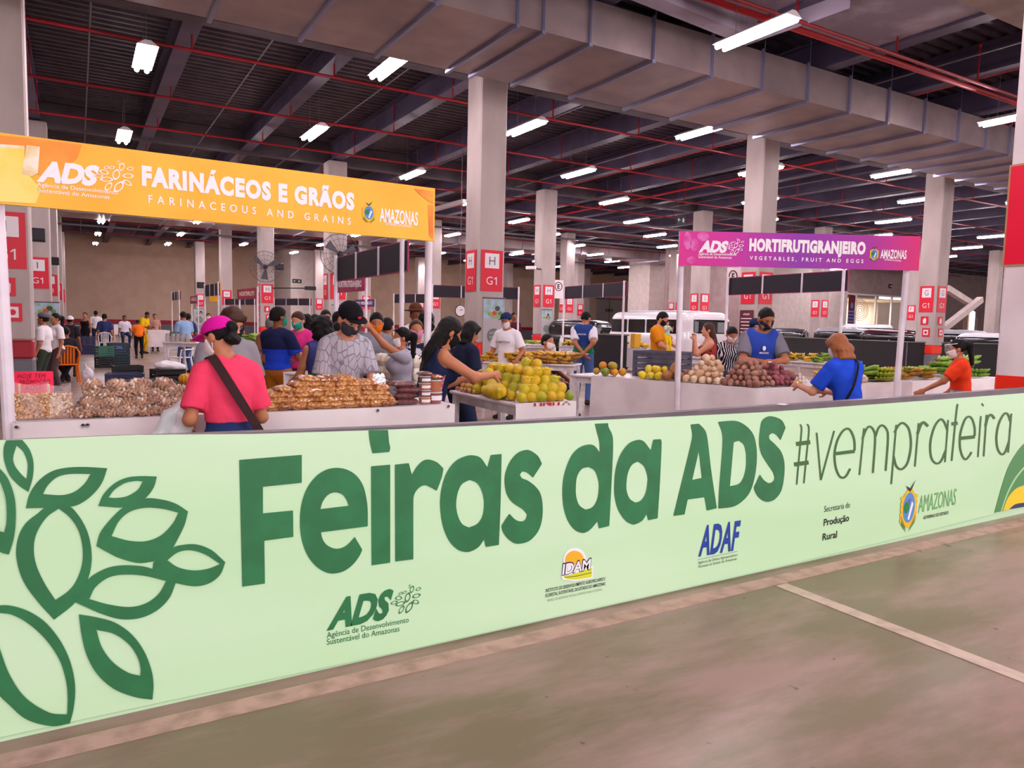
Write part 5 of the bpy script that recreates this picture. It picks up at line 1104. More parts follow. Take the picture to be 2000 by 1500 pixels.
for px in (38, 95):
    p = at(px, 760, Y=FY1+.214); mb = MB(); mb.box((p.x, FY1+.214, (T1Z+p.z+.03)/2), (.012, .008, p.z+.03-T1Z)); mb.build('stick', mat('pale_wood', '#e0b98a', .7), t)
# ---- peanut bags
M_PEA = mat('peanut_mix', '#d9a468', .45, '#a8652f', sc=48, kind='voronoi', lo=.25, hi=.6, bump=.6, bsc=70, coat=.5); M_PEA2 = mat('peanut_mix_dark', '#c08a54', .45, '#8a4a22', sc=48, kind='voronoi', lo=.25, hi=.6, bump=.6, bsc=70, coat=.5)
PB = []
for s in range(3):
    o = pillow(.066, .05, .027, 14, 10, .14, s+20).build('peanut_bag', M_PEA if s < 2 else M_PEA2, smooth=True); tag(o, 'clear sealed bag of toasted peanuts in the big stack on the nut stall', 'bag of peanuts', 'bags of peanuts'); PB.append(o)
pp0, pp1 = at(497, 806, Z=T1Z), at(778, 796, Z=T1Z); used = 0
for lay, (n_, i0, i1) in enumerate(((11, 0, 0), (11, .02, .02), (9, .13, .04), (8, .2, .04), (6, .3, .12), (3, .36, .28))):
    for row in range(3 if lay < 3 else 2):
        for i in range(n_):
            x = pp0.x+.03+i0+(pp1.x-pp0.x-.06-i0-i1)*i/max(1, n_-1)+rnd.uniform(-.006, .006); y = FY1+.06+.1*row+.018*lay; z = T1Z+.024+.032*lay
            r = (rnd.uniform(-.12, .12), rnd.uniform(-.12, .12), rnd.choice((0, PI))+rnd.uniform(-.25, .25))
            if used < 3: o = PB[used]
            else: o = PB[rnd.choice((0, 0, 1, 1, 2))].copy(); C.objects.link(o)
            o.location = (x, y, z); o.rotation_euler = r; used += 1
M_DARK = mat('cocoa_bag', '#7a4a4a', .4, '#5e3638', sc=30, coat=.5, bump=.2, bsc=40)
q = at(792, 790, Z=T1Z)
for k in range(4):
    o = pillow(.085, .06, .022, 12, 8, .1, k+40, 5).build('flour_bag', M_DARK, smooth=True, loc=(q.x+.006*k*(-1)**k, FY1+.1, T1Z+.022+.041*k)); tag(o, 'sealed bag of dark brown flour, %s in the stack of four by the tubs' % ('bottom', 'second', 'third', 'topmost')[k], 'bag of flour', 'bags of brown flour')
# ---- tubs
M_CLEAR = mat('clear_tub', '#f3e9e6', .15, alpha=.1, spec=.6); M_LBL = mat('white_label', '#f1ebf1', .5); M_LID = mat('clear_lid', '#efe6ea', .25, alpha=.7)
def tub(label, x, y, z, r, h, fill, lab=True, group=None):
    t = thing('food_tub', label, 'tub', (x, y, z), 0, group)
    MB().lathe([(r*.84, .002), (r*.93, h*.86), (r*.9, h*.88)], seg=20).build('contents', fill, t, smooth=.6)
    MB().lathe([(r*.87, 0), (r*.97, h*.9), (r*.98, h*.92)], seg=20).build('tub_wall', M_CLEAR, t, smooth=.6)
    MB().lathe([(r*1.02, h*.9), (r*1.04, h*.93), (r*1.03, h), (r*.9, h*1.0)], seg=20).build('lid', M_LID, t, smooth=.6)
    if lab: mb = MB(); mb.grid(lambda u, v: ((r*.95+.002+r*.06*v*.5)*math.sin((u-.5)*1.7), -(r*.95+.002+r*.06*v*.5)*math.cos((u-.5)*1.7), h*(.3+.4*v)), 10, 1); mb.build('paper_label', M_LBL, t)
    return t
M_CAR = mat('caramel', '#b5642a', .3, coat=.4); M_GUAVA = mat('red_jam', '#8e1f22', .3, coat=.4); M_PUL = mat('brown_pulp', '#7a4a30', .5)
q = at(823, 787, Z=T1Z)
for k, (f, nm) in enumerate(((M_CAR, 'caramel'), (M_GUAVA, 'red jam'), (M_CAR, 'caramel'), (M_PUL, 'brown pulp'))): tub('small labelled tub of %s, %s in the stack of four' % (nm, ('lowest', 'second', 'third', 'topmost')[k]), q.x, FY1+.09, T1Z+.05*k, .045, .05, f, True, 'small tubs')
q2 = at(838, 785, Z=T1Z)
for k in range(3): tub('small tub half hidden behind the labelled stack, %s of three' % ('lowest', 'middle', 'upper')[k], q2.x, FY1+.2, T1Z+.05*k, .045, .05, M_GUAVA, True, 'small tubs behind')
q = at(851, 788, Z=T1Z); tub('large tub of dark red jam at the corner of the nut stall', q.x, FY1+.1, T1Z, .055, .085, M_GUAVA); tub('large tub of amber honey on top of the red jam tub', q.x, FY1+.1, T1Z+.087, .053, .085, mat('honey', '#b4531c', .2, coat=.5), False)
o = pillow(.05, .045, .018, 10, 8, .1, 61).build('spice_packet', M_PEA2, smooth=True, loc=(q.x, FY1+.1, T1Z+.192)); tag(o, 'small packet lying on the lid of the honey tub', 'packet')
q = at(823, 787, Z=T1Z); o = pillow(.055, .04, .016, 10, 8, .1, 62).build('spice_packet', M_DARK, smooth=True, loc=(q.x, FY1+.09, T1Z+.218)); tag(o, 'dark packet lying on the stack of four small tubs', 'packet')
a = at(740, 747, Y=FY1+.16); o = pillow(.05, .006, .055, 12, 6, .22, 63, 6).build('foil_packet', mat('silver_foil', '#e9e6ee', .22, metal=.85, bump=.8, bsc=25), loc=(a.x, FY1+.16, a.z)); tag(o, 'crumpled silver foil packet standing on top of the peanut stack', 'packet')
# ---- plastic carrier bags held in the hand
hd_ = PK['t'].matrix_basis @ Vector(PK['hands'][0])
def carrier(label, p, dx, h, w, m, sd=0):
    o = solid('carrier_bag', [('c', (p.x, p.y, p.z), (p.x+dx*.4, p.y+.0, p.z-h*.35), .012, w*.45), ('c', (p.x+dx*.4, p.y, p.z-h*.35), (p.x+dx, p.y, p.z-h), w*.45, w*.8, (1.6, (0, 1, 0)))], .012, m, k=.05, noise=(34, .012)); return tag(o, label, 'bag')
M_BAGP = mat('white_bag_plastic', '#f1ebf4', .25, alpha=.82, spec=.6)
h0 = Vector((at(372, 778, Y=4.5).x, 4.5, at(372, 778, Y=4.5).z))
carrier('white plastic carrier bag hanging from the coral pink tee woman\'s left hand', h0+Vector((-.01, -.06, 0)), -.07, .26, .085, M_BAGP)
carrier('pale plastic carrier bag spread out left of the woman\'s other bag', h0+Vector((-.03, -.03, .01)), -.17, .3, .09, mat('pale_bag_plastic', '#dfe6ea', .25, alpha=.72, spec=.6))
# ---- fruit and roots
def heap(A, B, dep, r, layers, z0=.957, jit=.12, sl=1.15, full=False, sx=2.02):
    A, B = Vector((A[0], A[1], 0)), Vector((B[0], B[1], 0)); e = B-A; L = e.length; e.normalize(); n = Vector((-e.y, e.x, 0)); out = []
    for k in range(layers):
        ins = r*sl*k; l, d = L-2*ins, dep-2*ins; nx, ny = int(l/(sx*r)), int(d/(1.8*r))
        for j in range(max(1, ny)):
            for i in range(max(1, nx)-(j % 2)):
                edge = j == 0 or i in (0, nx-1) or j == ny-1 or k == layers-1 or (j == 1)
                if not full and not edge: continue
                if not full and j > 2 and k < layers-1 and i != 0: continue
                x = ins+r+(l-2*r)*(i+.5*(j % 2))/max(1, nx-1); y = ins+r+1.8*r*j
                out.append(A+e*(x+rnd.uniform(-1, 1)*r*jit)+n*(y+rnd.uniform(-1, 1)*r*jit)+Vector((0, 0, z0+r+k*r*1.5)))
    return out
def put(protos, pts, label, cat, group, s=(.9, 1.1), nm=None):
    for k, p in enumerate(pts):
        o = protos[k] if k < len(protos) and protos[k].location.z < -40 else protos[rnd.randrange(len(protos))].copy()
        if o.name not in C.objects: C.objects.link(o)
        o.location = p; o.rotation_euler = (rnd.random()*6, rnd.random()*6, rnd.random()*6); q = rnd.uniform(*s); o.scale = (q,)*3
        tag(o, label, cat, group)
    for q in protos:
        if q.location.z < -40: bpy.data.objects.remove(q)
def fruit(name, r, mats, asp=1., noise=0., nu=14, nv=10, lump=0.):
    out = []
    for k, m in enumerate(mats):
        mb = MB(); mb.ell((0, 0, 0), (r, r*(1 if lump == 0 else .92), r*asp), None, nu, nv, noise, k+3)
        if lump:
            for i, v in enumerate(mb.v): q = 1+lump*math.sin(v[0]/r*2.3+k)*math.sin(v[1]/r*2+2*k)*math.sin(v[2]/r*1.7+1); mb.v[i] = (v[0]*q, v[1]*q, v[2]*q)
        elif asp <= 1: mb.cm = 1; mb.lathe([(r*.12, r*.97*asp), (r*.08, r*1.02*asp)], seg=6); 
        o = mb.build(name, [m, mat('fruit_stem', '#5d6a2a', .7)], None, smooth=True); o.location.z = -60; out.append(o)
    return out
def cit(c1, c2, nm): return mat(nm, c1, .42, c2, sc=7, lo=.35, hi=.7, bump=.1, bsc=120, coat=.12)
ORG = [cit('#c8b228', '#a8a42a', 'citrus_yellow'), cit('#cf9e22', '#bca624', 'citrus_gold'), cit('#9aa02c', '#71902e', 'citrus_green'), cit('#d89a24', '#c9a42c', 'citrus_orange')]
op = heap((OX0+.04, OY0+.0), (OX1-.0, OY0+.0), 1.08, .043, 4, HT+.002, .1)
op += [Vector((OX0+.38+rnd.uniform(-.03, .03), OY0+.33+.09*k, HT+.3)) for k in range(3)]
ob = fruit('orange', .043, ORG); put(ob, op, 'yellow green orange in the net-bagged pile on the small white table', 'orange', 'oranges in the pile', (.92, 1.08))
NET = mat('yellow_net', '#f6d81c', .4, alpha=.3); rr_ = random.Random(4)
cl = sorted(op, key=lambda p: (round(p.y/.22), p.x)); nk = 0
for i in range(0, len(cl)-5, 9):
    g_ = cl[i:i+9]; c = sum(g_, Vector())/len(g_); g_ = [p for p in g_ if (p-c).length < .24]
    if len(g_) < 4: continue
    o = solid('fruit_net', [('e', tuple(p), (.047, .047, .047), None) for p in g_], .012, NET, k=.045)
    k_ = max(g_, key=lambda p: -p.y+p.z); mb = MB()
    for s in (-1, 1): mb.tube([k_+Vector((0, -.045, .02)), k_+Vector((s*.015, -.06, .035)), k_+Vector((s*.03, -.065, .03))], [.006, .005, .002], 6)
    mb.build('net_tie', mat('yellow_tie', '#f4dc1c', .4), o); nk += 1
    tag(o, 'yellow net bag around oranges in the pile on the small white table', 'net bag', 'orange net bags')
a = at(935, 762, Z=HT+.03); o = solid('fruit_net', [('c', (OX0+.03, 5.32, HT+.06), (OX0+.16, 5.8, HT+.18), .05, .075, (2.4, (-.85, .1, .5))), ('e', (OX0+.04, 5.45, HT+.06), (.06, .2, .055), None)], .012, mat('yellow_net_cloth', '#f3cf2a', .5, alpha=.85), k=.05, noise=(50, .008)); tag(o, 'empty yellow net draped at the left end of the orange pile', 'net bag')
ON = fruit('onion', .022, [mat('onion_tan', '#d3a15a', .4, '#b97a3c', sc=9), mat('onion_pink', '#c98a5e', .4, '#a85a4a', sc=9)], 1.05, nu=10, nv=7)
put(ON, heap((OX0+.02, 5.8), (OX0+.32, 5.8), .4, .023, 3, HT+.002), 'small tan onion in the heap behind the orange pile', 'onion', 'small onions')
def onT(px, py, z=.957): return at(px, py, Z=z)
PT = [mat('potato_brown', '#a87462', .6, '#8a5a4c', sc=8, bump=.25, bsc=30), mat('potato_dust', '#b58672', .65, '#976a5a', sc=8, bump=.25, bsc=30)]
fp = fruit('potato', .036, PT+PT, 1.2, 0, 12, 9, .12)
nF = (C2-C0).normalized(); nS = (C1-C0).normalized(); nIn = Vector((-nF.y, nF.x, 0))
def along(s, d=.03): v = C0+nF*s+nIn*d; return (v.x, v.y)
def alongS(s, d=.03): v = C0+nS*s+Vector((nS.y, -nS.x, 0))*d; return (v.x, v.y)
put(fp, heap(alongS(.46), alongS(.0), .55, .036, 5, .957, .32, .95)+heap(along(.03), along(.36), .5, .036, 5, .957, .32, .95), 'dusty brown potato in the big heap before the royal blue vest', 'potato', 'brown potatoes', (.72, 1.22))
SP = fruit('sweet_potato', .033, [mat('sweet_potato_red', '#a85662', .55, '#8a4450', sc=7, bump=.2, bsc=30), mat('sweet_potato_rose', '#a05a5c', .55, '#85454c', sc=7, bump=.2, bsc=30)], 1.5, 0, 12, 9, .12)
put(SP, heap(along(.38), along(.8), .45, .035, 5, .957, .15), 'reddish sweet potato in the heap under the blue tee woman\'s hands', 'sweet potato', 'sweet potatoes', (.85, 1.1))
TB = fruit('pale_tuber', .042, [mat('tuber_beige', '#e3c2a0', .6, '#cfa482', sc=6, bump=.3, bsc=20), mat('tuber_cream', '#ecd2b4', .6, '#d9b490', sc=6, bump=.3, bsc=20)], 1.1, 0, 12, 9, .18)
put(TB, heap(alongS(.92), alongS(.46), .6, .041, 5, .957, .3, .95), 'pale beige tuber in the tall heap left of the brown potatoes', 'tuber', 'pale tubers', (.75, 1.25))
CP = fruit('brown_fruit', .062, [mat('cupuacu_brown', '#a86c3c', .6, '#8f5a34', sc=9, bump=.3, bsc=30), mat('cupuacu_tan', '#b98050', .6, '#9a683f', sc=9, bump=.3, bsc=30)], 1.35, 0, 14, 10, .04)
put(CP, heap(alongS(1.2), alongS(.93), .4, .06, 2, .957, .1), 'large brown oval fruit between the yellow fruit and the pale tubers', 'fruit', 'brown oval fruits', (.9, 1.05))
YF = fruit('yellow_fruit', .046, [cit('#efd32a', '#dcb92a', 'yellow_fruit_skin'), cit('#e6c53a', '#cfc23a', 'yellow_fruit_dull')], 1.15, 0, 12, 9, .1)
put(YF, heap(alongS(1.52), alongS(1.2), .36, .046, 2, .957, .12), 'yellow fruit in the row right of the grey folding crate', 'fruit', 'yellow fruits')
GO = fruit('green_orange', .05, [cit('#8f9c2e', '#c98a2a', 'orange_turning'), cit('#7d8f30', '#6f8a34', 'orange_unripe'), cit('#e08a28', '#c9962a', 'orange_ripe')])
put(GO, heap(alongS(2.2), alongS(1.82), .3, .05, 2, .957, .05), 'green orange at the far left end of the purple sign stall', 'orange', 'green oranges')
GA = fruit('garlic', .024, [mat('garlic_white', '#efe3d8', .5, '#dcc8ba', sc=9)]*2, 1, 0, 10, 8, .1)
put(GA, heap(along(1.0, .22), along(1.25, .22), .25, .025, 3), 'small white bulb behind the sweet potatoes', 'garlic', 'white bulbs')
o = solid('root_sack', [('e', tuple(C0+nF*.98+nIn*.42+Vector((0, 0, 1.03))), (.24, .17, .08), None), ('e', tuple(C0+nF*.86+nIn*.46+Vector((0, 0, 1.04))), (.14, .12, .09), None)], .015, mat('brown_net_sack', '#8a5a44', .6, '#6d4434', sc=40, kind='voronoi', bump=.4), k=.06, noise=(60, .006)); tag(o, 'brown net sack of roots lying behind the sweet potatoes', 'sack')
CF = solid('cauliflower', [('e', (.05*math.cos(k*2.4)*math.sqrt(k/9), .05*math.sin(k*2.4)*math.sqrt(k/9), .05+.02*math.cos(k)), (.035, .035, .03), None) for k in range(12)]+[('e', (0, 0, .03), (.06, .06, .04), None)], .008, mat('cauliflower_cream', '#ecd6c0', .7, '#d8b8a4', sc=30, bump=.5, bsc=60), k=.012, noise=(120, .005)); tag(CF, 'knobbly cream cassava clump right of the royal blue tee woman', 'vegetable', 'cream clumps'); CF.location = (*along(1.98, .1), .957)
for k, (s, d, z) in enumerate(((2.12, .1, 0), (2.05, .24, 0), (1.88, .25, 0), (2.02, .14, .07), (2.2, .22, .0), (1.94, .2, .08))): o = CF.copy(); C.objects.link(o); o.location = (*along(s, d), .957+z); o.rotation_euler = (0, 0, k*1.3); o.scale = (1.1,)*3
# ---- bananas
def bunch(n, L, r, fan, seed, tiers=2):
    mb = MB(); rr = random.Random(seed)
    for t_ in range(tiers):
        for i in range(n):
            a = fan*(i/(n-1)-.5)*2+rr.uniform(-.05, .05); el = .15+.35*t_; bend = 1.1+rr.uniform(-.15, .15); pts = []; rs = []
            for k in range(7):
                u = k/6; th = el+bend*(u-.2); R = L/bend; x = R*(math.sin(el+bend*u-.2)-math.sin(el-.2))*1.0; z = R*(math.cos(el-.2)-math.cos(el+bend*u-.2))
                x = L*u*math.cos(.4*u); z = .035*t_+L*(.16+.1*t_)*u*u+rr.uniform(-.002, .002)
                pts.append((x*math.cos(a)+.02, x*math.sin(a), z+.02)); rs.append(r*(.35+.65*min(1, 3.2*u))*(1 if u < .8 else .75 if u < .95 else .28))
            mb.tube(pts, rs, 7)
    mb.cm = 1; mb.tube([(-.05, 0, .06), (0, 0, .045), (.04, 0, .04)], [.014, .02, .025], 8); return mb
def ban(c1, c2, nm): return mat(nm, c1, .45, c2, sc=9, lo=.3, hi=.75, bump=.05, bsc=40)
BST = mat('banana_stem', '#6a5a2c', .7)
BM = {'y': ban('#f0c62a', '#d9a628', 'banana_yellow'), 'r': ban('#d99a2c', '#8a5a24', 'banana_ripe'), 'g': ban('#8fb43a', '#6f9a30', 'banana_green'), 'p': ban('#b4bc3c', '#8fa236', 'plantain_lime'), 'o': ban('#e0a82a', '#c08a2a', 'banana_gold')}
BB = {}
def bunches(A, B, dep, spec, label, group, z0=.957, nx=6, ny=2, lay=2, big=1.):
    A, B = Vector((A[0], A[1], 0)), Vector((B[0], B[1], 0)); e = B-A; L = e.length; e.normalize(); n = Vector((-e.y, e.x, 0))
    for k in range(lay):
        for j in range(ny):
            for i in range(nx-k):
                c = rnd.choice(spec); key = (c, rnd.randrange(2))
                p = A+e*(L*(i+.5+.5*k)/nx)+n*(dep*(j+.5)/ny)+Vector((0, 0, z0+.06*k*big))
                if key not in BB: o = bunch(6, .17, .019, .75, key[1]+ord(c)).build('banana_bunch', [BM[c], BST], None, smooth=True); BB[key] = o
                else: o = BB[key].copy(); C.objects.link(o)
                o.location = p; o.rotation_euler = (0, rnd.uniform(-.05, .1), rnd.uniform(0, 6.28)); o.scale = (big*rnd.uniform(.9, 1.1),)*3; tag(o, label, 'bananas', group)
bunches(a4+Vector((.05, .0, 0)), a4+(b4-a4)*.55, .75, 'yyo', 'bunch of yellow bananas on the table before the man in white tee', 'yellow bananas before the white tee', nx=5, ny=3, lay=2)
bunches(a4+(b4-a4)*.55, b4, .7, 'rro', 'bunch of ripe brown-gold plantains at the right end of the white tee man\'s table', 'ripe plantains', nx=4, ny=3, lay=2, big=1.2)
bunches(at(935, 666, Z=.95), at(1010, 668, Z=.95), .9, 'gpp', 'bunch of green plantains on the long table behind the white tee man', 'green plantains far table', nx=5, ny=2, lay=3, big=1.4)
bunches(a5+(b5-a5)*.1, b5, .6, 'gp', 'flat green plantain bunch beside the seated child', 'flat green plantains', nx=4, ny=2, lay=1, big=1.2)
bunches(a6, b6, .8, 'yyp', 'bunch of yellow bananas on the grey table by the navy vest man', 'bananas on the grey table', nx=9, ny=2, lay=2, big=1.15)
bunches(a7+(b7-a7)*.3, b7, .7, 'yoo', 'bunch of yellow bananas in front of the floral dress woman', 'bananas before the floral dress', nx=5, ny=2, lay=3, big=1.1)
bunches(a8, a8+(b8-a8)*.55, .6, 'gy', 'small banana bunch on the table behind the royal blue vest', 'small bananas behind the vest', nx=4, ny=2, lay=2)
bunches(a8+(b8-a8)*.6, b8, .6, 'g', 'green banana bunch left of the royal blue tee woman', 'green bananas behind the blue tee', nx=2, ny=2, lay=2, big=1.2)
bunches(along(2.0, .32), along(2.75, .32), .28, 'yo', 'bunch of yellow bananas at the back of the purple sign stall', 'yellow bananas at the stall back', nx=4, ny=2, lay=2)
bunches(along(2.1, .15), along(2.7, .15), .3, 'pg', 'bunch of lime green plantains behind the cream clumps', 'lime plantains', nx=3, ny=2, lay=2, big=1.25)
bunches(along(2.5, .02), along(2.9, .02), .3, 'pro', 'bunch of yellow-green plantains at the front right corner of the purple sign stall', 'corner plantains', nx=3, ny=2, lay=2, big=1.1)
bunches((9.5, 5.65), (10.3, 5.65), .6, 'prr', 'wilting banana bunch on the right table behind the sign post', 'wilting bananas', nx=4, ny=2, lay=2)
bunches((10.55, 5.65), (11.6, 5.65), .7, 'g', 'big green banana bunch heaped behind the orange tee woman', 'big green bananas', nx=3, ny=2, lay=5, big=1.4)
bunches(a17, b17, .7, 'yg', 'banana bunch on the produce table left of the dark blue shirt', 'bananas left of the dark blue shirt', nx=5, ny=2, lay=2, big=1.3)
bunches(a10+(b10-a10)*.2, b10, .6, 'oy', 'banana bunch on the jar table at the left', 'bananas on the jar table', nx=4, ny=1, lay=1)
a15x = at(845, 667, Z=.95); bunches(a15x, at(905, 668, Z=.95), .7, 'yg', 'yellow banana bunch behind the long haired woman', 'bananas behind the long hair', nx=4, ny=2, lay=3, big=1.4)
table('table of yellow bananas behind the long haired woman', a15x, at(905, 668, Z=.95), .9)
table('table of green plantains left of the child', at(935, 666, Z=.95), at(1012, 668, Z=.95), 1.0)
# ---- greens, parcels, jars, melons
GRM = mat('leafy_green', '#3f7a34', .6, '#6a9a40', sc=12, bump=.5, bsc=30)
def clump(label, p, r, m=GRM, cat='vegetables', k=9, g=None):
    o = solid('vegetable_clump', [('e', (p[0]+r*.6*math.cos(i*2.4), p[1]+r*.6*math.sin(i*2.4), p[2]+r*.4+.2*r*math.sin(i*1.7)), (r*.45, r*.45, r*.4), None) for i in range(k)], max(.012, r*.1), m, k=r*.15, noise=(8/r, r*.12)); return tag(o, label, cat, g)
v = (a15+(b15-a15)*.55); clump('heap of green cabbages left of the navy vest woman', (v.x-.3, v.y+.25, .96), .2, mat('cabbage', '#7d9a3a', .5, '#a6b84e', sc=7)); clump('heap of red and brown vegetables behind the navy vest woman', (v.x-.15, v.y+.6, .96), .2, mat('red_veg', '#7a3a2c', .5, '#a85a3a', sc=12))
q = b15+Vector((.5, .2, 0)); table('low vegetable table behind the starch parcels', (q.x-.5, q.y-.3), (q.x+.6, q.y-.3), .7); clump('bunch of dark leafy greens right of the leaf tee man\'s arm', (q.x, q.y, .96), .24)
mb = MB(); mb.box((q.x-.05, q.y-.27, 1.065), (.2, .012, .22), rz=.15); tag(mb.build('cardboard_piece', mat('cardboard', '#c08a5a', .8)), 'brown cardboard piece propped on the leafy greens', 'cardboard')
M_PARC = mat('white_parcel', '#f4ecdc', .5, '#e6d8c4', sc=6, alpha=1, coat=.3); n_ = 0
for i in range(6):
    for j in range(2):
        for k in range(2):
            p = a16+(b16-a16)*(.3+.13*i); o = pillow(.05, .05, .075, 10, 8, .15, i+3*j, 4).build('white_parcel', M_PARC, smooth=True, loc=(p.x, p.y+.2+.13*j, .957+.075+.12*k)); tag(o, 'white plastic parcel of starch in the row behind the honey tubs', 'parcel', 'white parcels')
for i in range(5):
    p = a10+(b10-a10)*(.12+.09*i); t = thing('glass_jar', 'small glass jar in the row on the left aisle table', 'jar', (p.x, p.y+.15, .955), 0, 'glass jars')
    MB().lathe([(.05, 0), (.055, .03), (.055, .14), (.04, .17)], seg=12).build('jar_body', mat('jar_glass', '#c9bdb8', .1, alpha=.5), t, smooth=.6); MB().lathe([(.045, .17), (.045, .2)], seg=12).build('lid', mat('jar_lid', '#a8a0a0', .4), t)
q = a10+(b10-a10)*.25; mb = MB(); mb.ell((q.x, q.y+.45, 1.08), (.11, .11, .125)); tag(mb.build('watermelon', mat('melon_green', '#3a4a34', .5, '#2a3a28', sc=9, kind='wave'), smooth=True), 'dark green melon behind the glass jars', 'melon')
def bottle(label, p, h, m, r=.035, capc='#2a6ad0'):
    t = thing('water_bottle', label, 'bottle', p); MB().lathe([(r*.9, 0), (r, .02), (r, h*.6), (r*.4, h*.85), (r*.4, h*.92)], seg=14).build('bottle_body', m, t, smooth=.6); MB().lathe([(r*.45, h*.92), (r*.45, h)], seg=12).build('cap', mat('cap_'+capc, capc, .4), t)
bottle('clear water bottle with blue cap beside the corner plantains', (*along(2.72, .45), .957), .24, mat('pet_clear', '#cfdbe8', .08, alpha=.4)); q = a6+(b6-a6)*.06; bottle('white squeeze bottle at the left end of the grey banana table', (q.x, q.y+.12, .955), .3, mat('white_hdpe', '#efeaf0', .4), .05, '#efeaf0')
q = along(1.9, .62); mb = MB(); mb.box((*along(2.3, .5), 1.1), (.3, .2, .012), M=Euler((.5, .2, .4)).to_matrix().to_4x4()); tag(mb.build('cardboard_piece', mat('cardboard', '#c08a5a', .8)), 'cardboard flap leaning on the bananas beyond the blue tee', 'cardboard')
# ================================================================ signs on the columns
M_SR = mat('sign_red', '#dc1233', .4); M_SW = mat('sign_white', '#f1e9ee', .45); M_SL = mat('sign_letter', '#5d5660', .5)
LET = {0: 'I', 1: 'H', 2: 'H'}
def colsign(label, x, y, facex, z0, z1, w, letter, small=0, let2=None):
    "red panel on the -Y face (facex False) or the -X face of a column centred at x, y"
    P = Vector((x, y-.355, 0)) if not facex else Vector((x-.355, y, 0)); e = Vector((1, 0, 0)) if not facex else Vector((0, -1, 0)); n = Vector((0, -1, 0)) if not facex else Vector((-1, 0, 0))
    t = thing('column_sign', label, 'sign', tuple(P), 0 if not facex else -PI/2, 'column signs')
    h = z1-z0; mb = MB(); mb.box((0, 0, (z0+z1)/2), (w, .012, h)); pn = mb.build('red_panel', M_SR, t)
    mb = MB(); mb.box((0, -.009, z0+h*.74), (w*.66, .008, h*.36)); wp = mb.build('white_square', M_SW, t)
    mb = MB(); text(mb, letter, (-w*.14 if letter != 'I' else -.015, -.014, z0+h*.64), (w*.14 if letter != 'I' else .015, -.014, z0+h*.64), h*.2, (0, -1, 0), -.004); mb.build('letter_print', M_SL, wp)
    mb = MB(); text(mb, 'G', (-w*.25, -.008, z0+h*.16), (w*.04, -.008, z0+h*.16), h*.19, (0, -1, 0), -.002); mb.poly([[(w*a, -.01, z0+h*b) for a, b in ((.19, .16), (.235, .16), (.235, .35), (.2, .35), (.11, .31), (.11, .285), (.19, .315))]]); mb.build('level_print', M_SW, pn)
    for k in range(small):
        zz = z0-.3-.42*k; mb = MB(); mb.box((-.02+.08*k, 0, zz), (.27, .012, .3)); sp = mb.build('safety_sign', M_SR, t); mb = MB()
        if k == 0: mb.prism([(-.06, -.009, zz-.1), (.04, -.009, zz-.1), (.05, -.009, zz+.04), (-.0, -.009, zz+.1), (-.07, -.009, zz+.03)], (0, -.004, 0))
        else: mb.box((.06, -.009, zz), (.17, .006, .18))
        mb.build('pictogram', M_SW, sp)
        if k: mb = MB(); mb.lathe([(.05, 0), (.05, .004)], (.06, -.013, zz), 14, Matrix.Rotation(PI/2, 4, 'X')); mb.build('pictogram', M_SR, sp)
def zat(px, py, Y): return at(px, py, Y=Y).z
SZ1, SZ0 = zat(965, 489, 14.78), zat(965, 569, 14.78)
ordn = ['first', 'second', 'third', 'fourth', 'fifth', 'sixth']
for i, j in COLS:
    x, y = CX0+CDX*i, CY0+CDY*j
    if i > 5 or (j > 4 and i > 3): continue
    lt = 'I' if i == 0 else 'H' if (i == 1 or (i == 2 and j > 1)) else 'G' if i < 5 else 'F'
    for fx in (False, True):
        if fx and j > 3: continue
        if i == 0 and fx: continue
        colsign('red %s G1 sign, %s face, %s column of lengthwise row %d' % (lt, 'left' if fx else 'front', ordn[j-1], i+1), x, y, fx, SZ0, SZ1, .56 if not fx else .5, lt, 2 if (i, j) in ((0, 1), (3, 1), (1, 3), (1, 4)) else 0)
# maroon notice on the column behind the purple stall
x, y = CX0+CDX*2, CY0+CDY; t = thing('notice_board', 'maroon notice with white lines under the red sign on the column behind the potato seller', 'notice', (x-.36, y, 0), -PI/2)
mb = MB(); mb.box((0, 0, 1.65), (.5, .012, .95)); pn = mb.build('board', mat('notice_maroon', '#5c1226', .45), t); mb = MB()
text(mb, 'ATENÇÃO', (-.12, -.008, 1.98), (.12, -.008, 1.98), .05, (0, -1, 0), .02)
for k in range(7): mb.box((0, -.009, 1.88-.1*k), (.4-.06*(k % 3 == 2), .004, .025))
mb.build('white_lines', M_SW, pn)
# E parking plates
def eplate(label, px, y0, y1, Y, w, arm):
    a, b = at(px, y0, Y=Y), at(px, y1, Y=Y); t = thing('parking_plate', label, 'sign', (a.x, Y, 0)); h = a.z-b.z; zc = a.z-w*.55
    mb = MB(); mb.box((0, 0, (a.z+b.z)/2), (w, .015, h)); pn = mb.build('plate', M_SW, t)
    mb = MB(); mb.tube([(.36*w*math.cos(k*PI/12), -.012, zc+.36*w*math.sin(k*PI/12)) for k in range(25)], .02, 5); mb.build('red_ring', mat('ring_dark', '#7a2030', .5), pn)
    mb = MB(); text(mb, 'E', (-.12*w, -.01, zc-.18*w), (.12*w, -.01, zc-.18*w), .36*w, (0, -1, 0), .03); mb.build('letter_print', M_BLKF, pn); MB().beam((.05, .02, (a.z+b.z)/2), (arm, .02, (a.z+b.z)/2), .03).build('arm', M_COND, t); return t
eplate('white parking plate with ringed E beside the second central column', 1091, 547, 583, 26.4, .5, -.42)
eplate('white parking plate with red-ringed E partly under the purple sign', 1432, 523, 568, CY0+CDY, .45, .9)
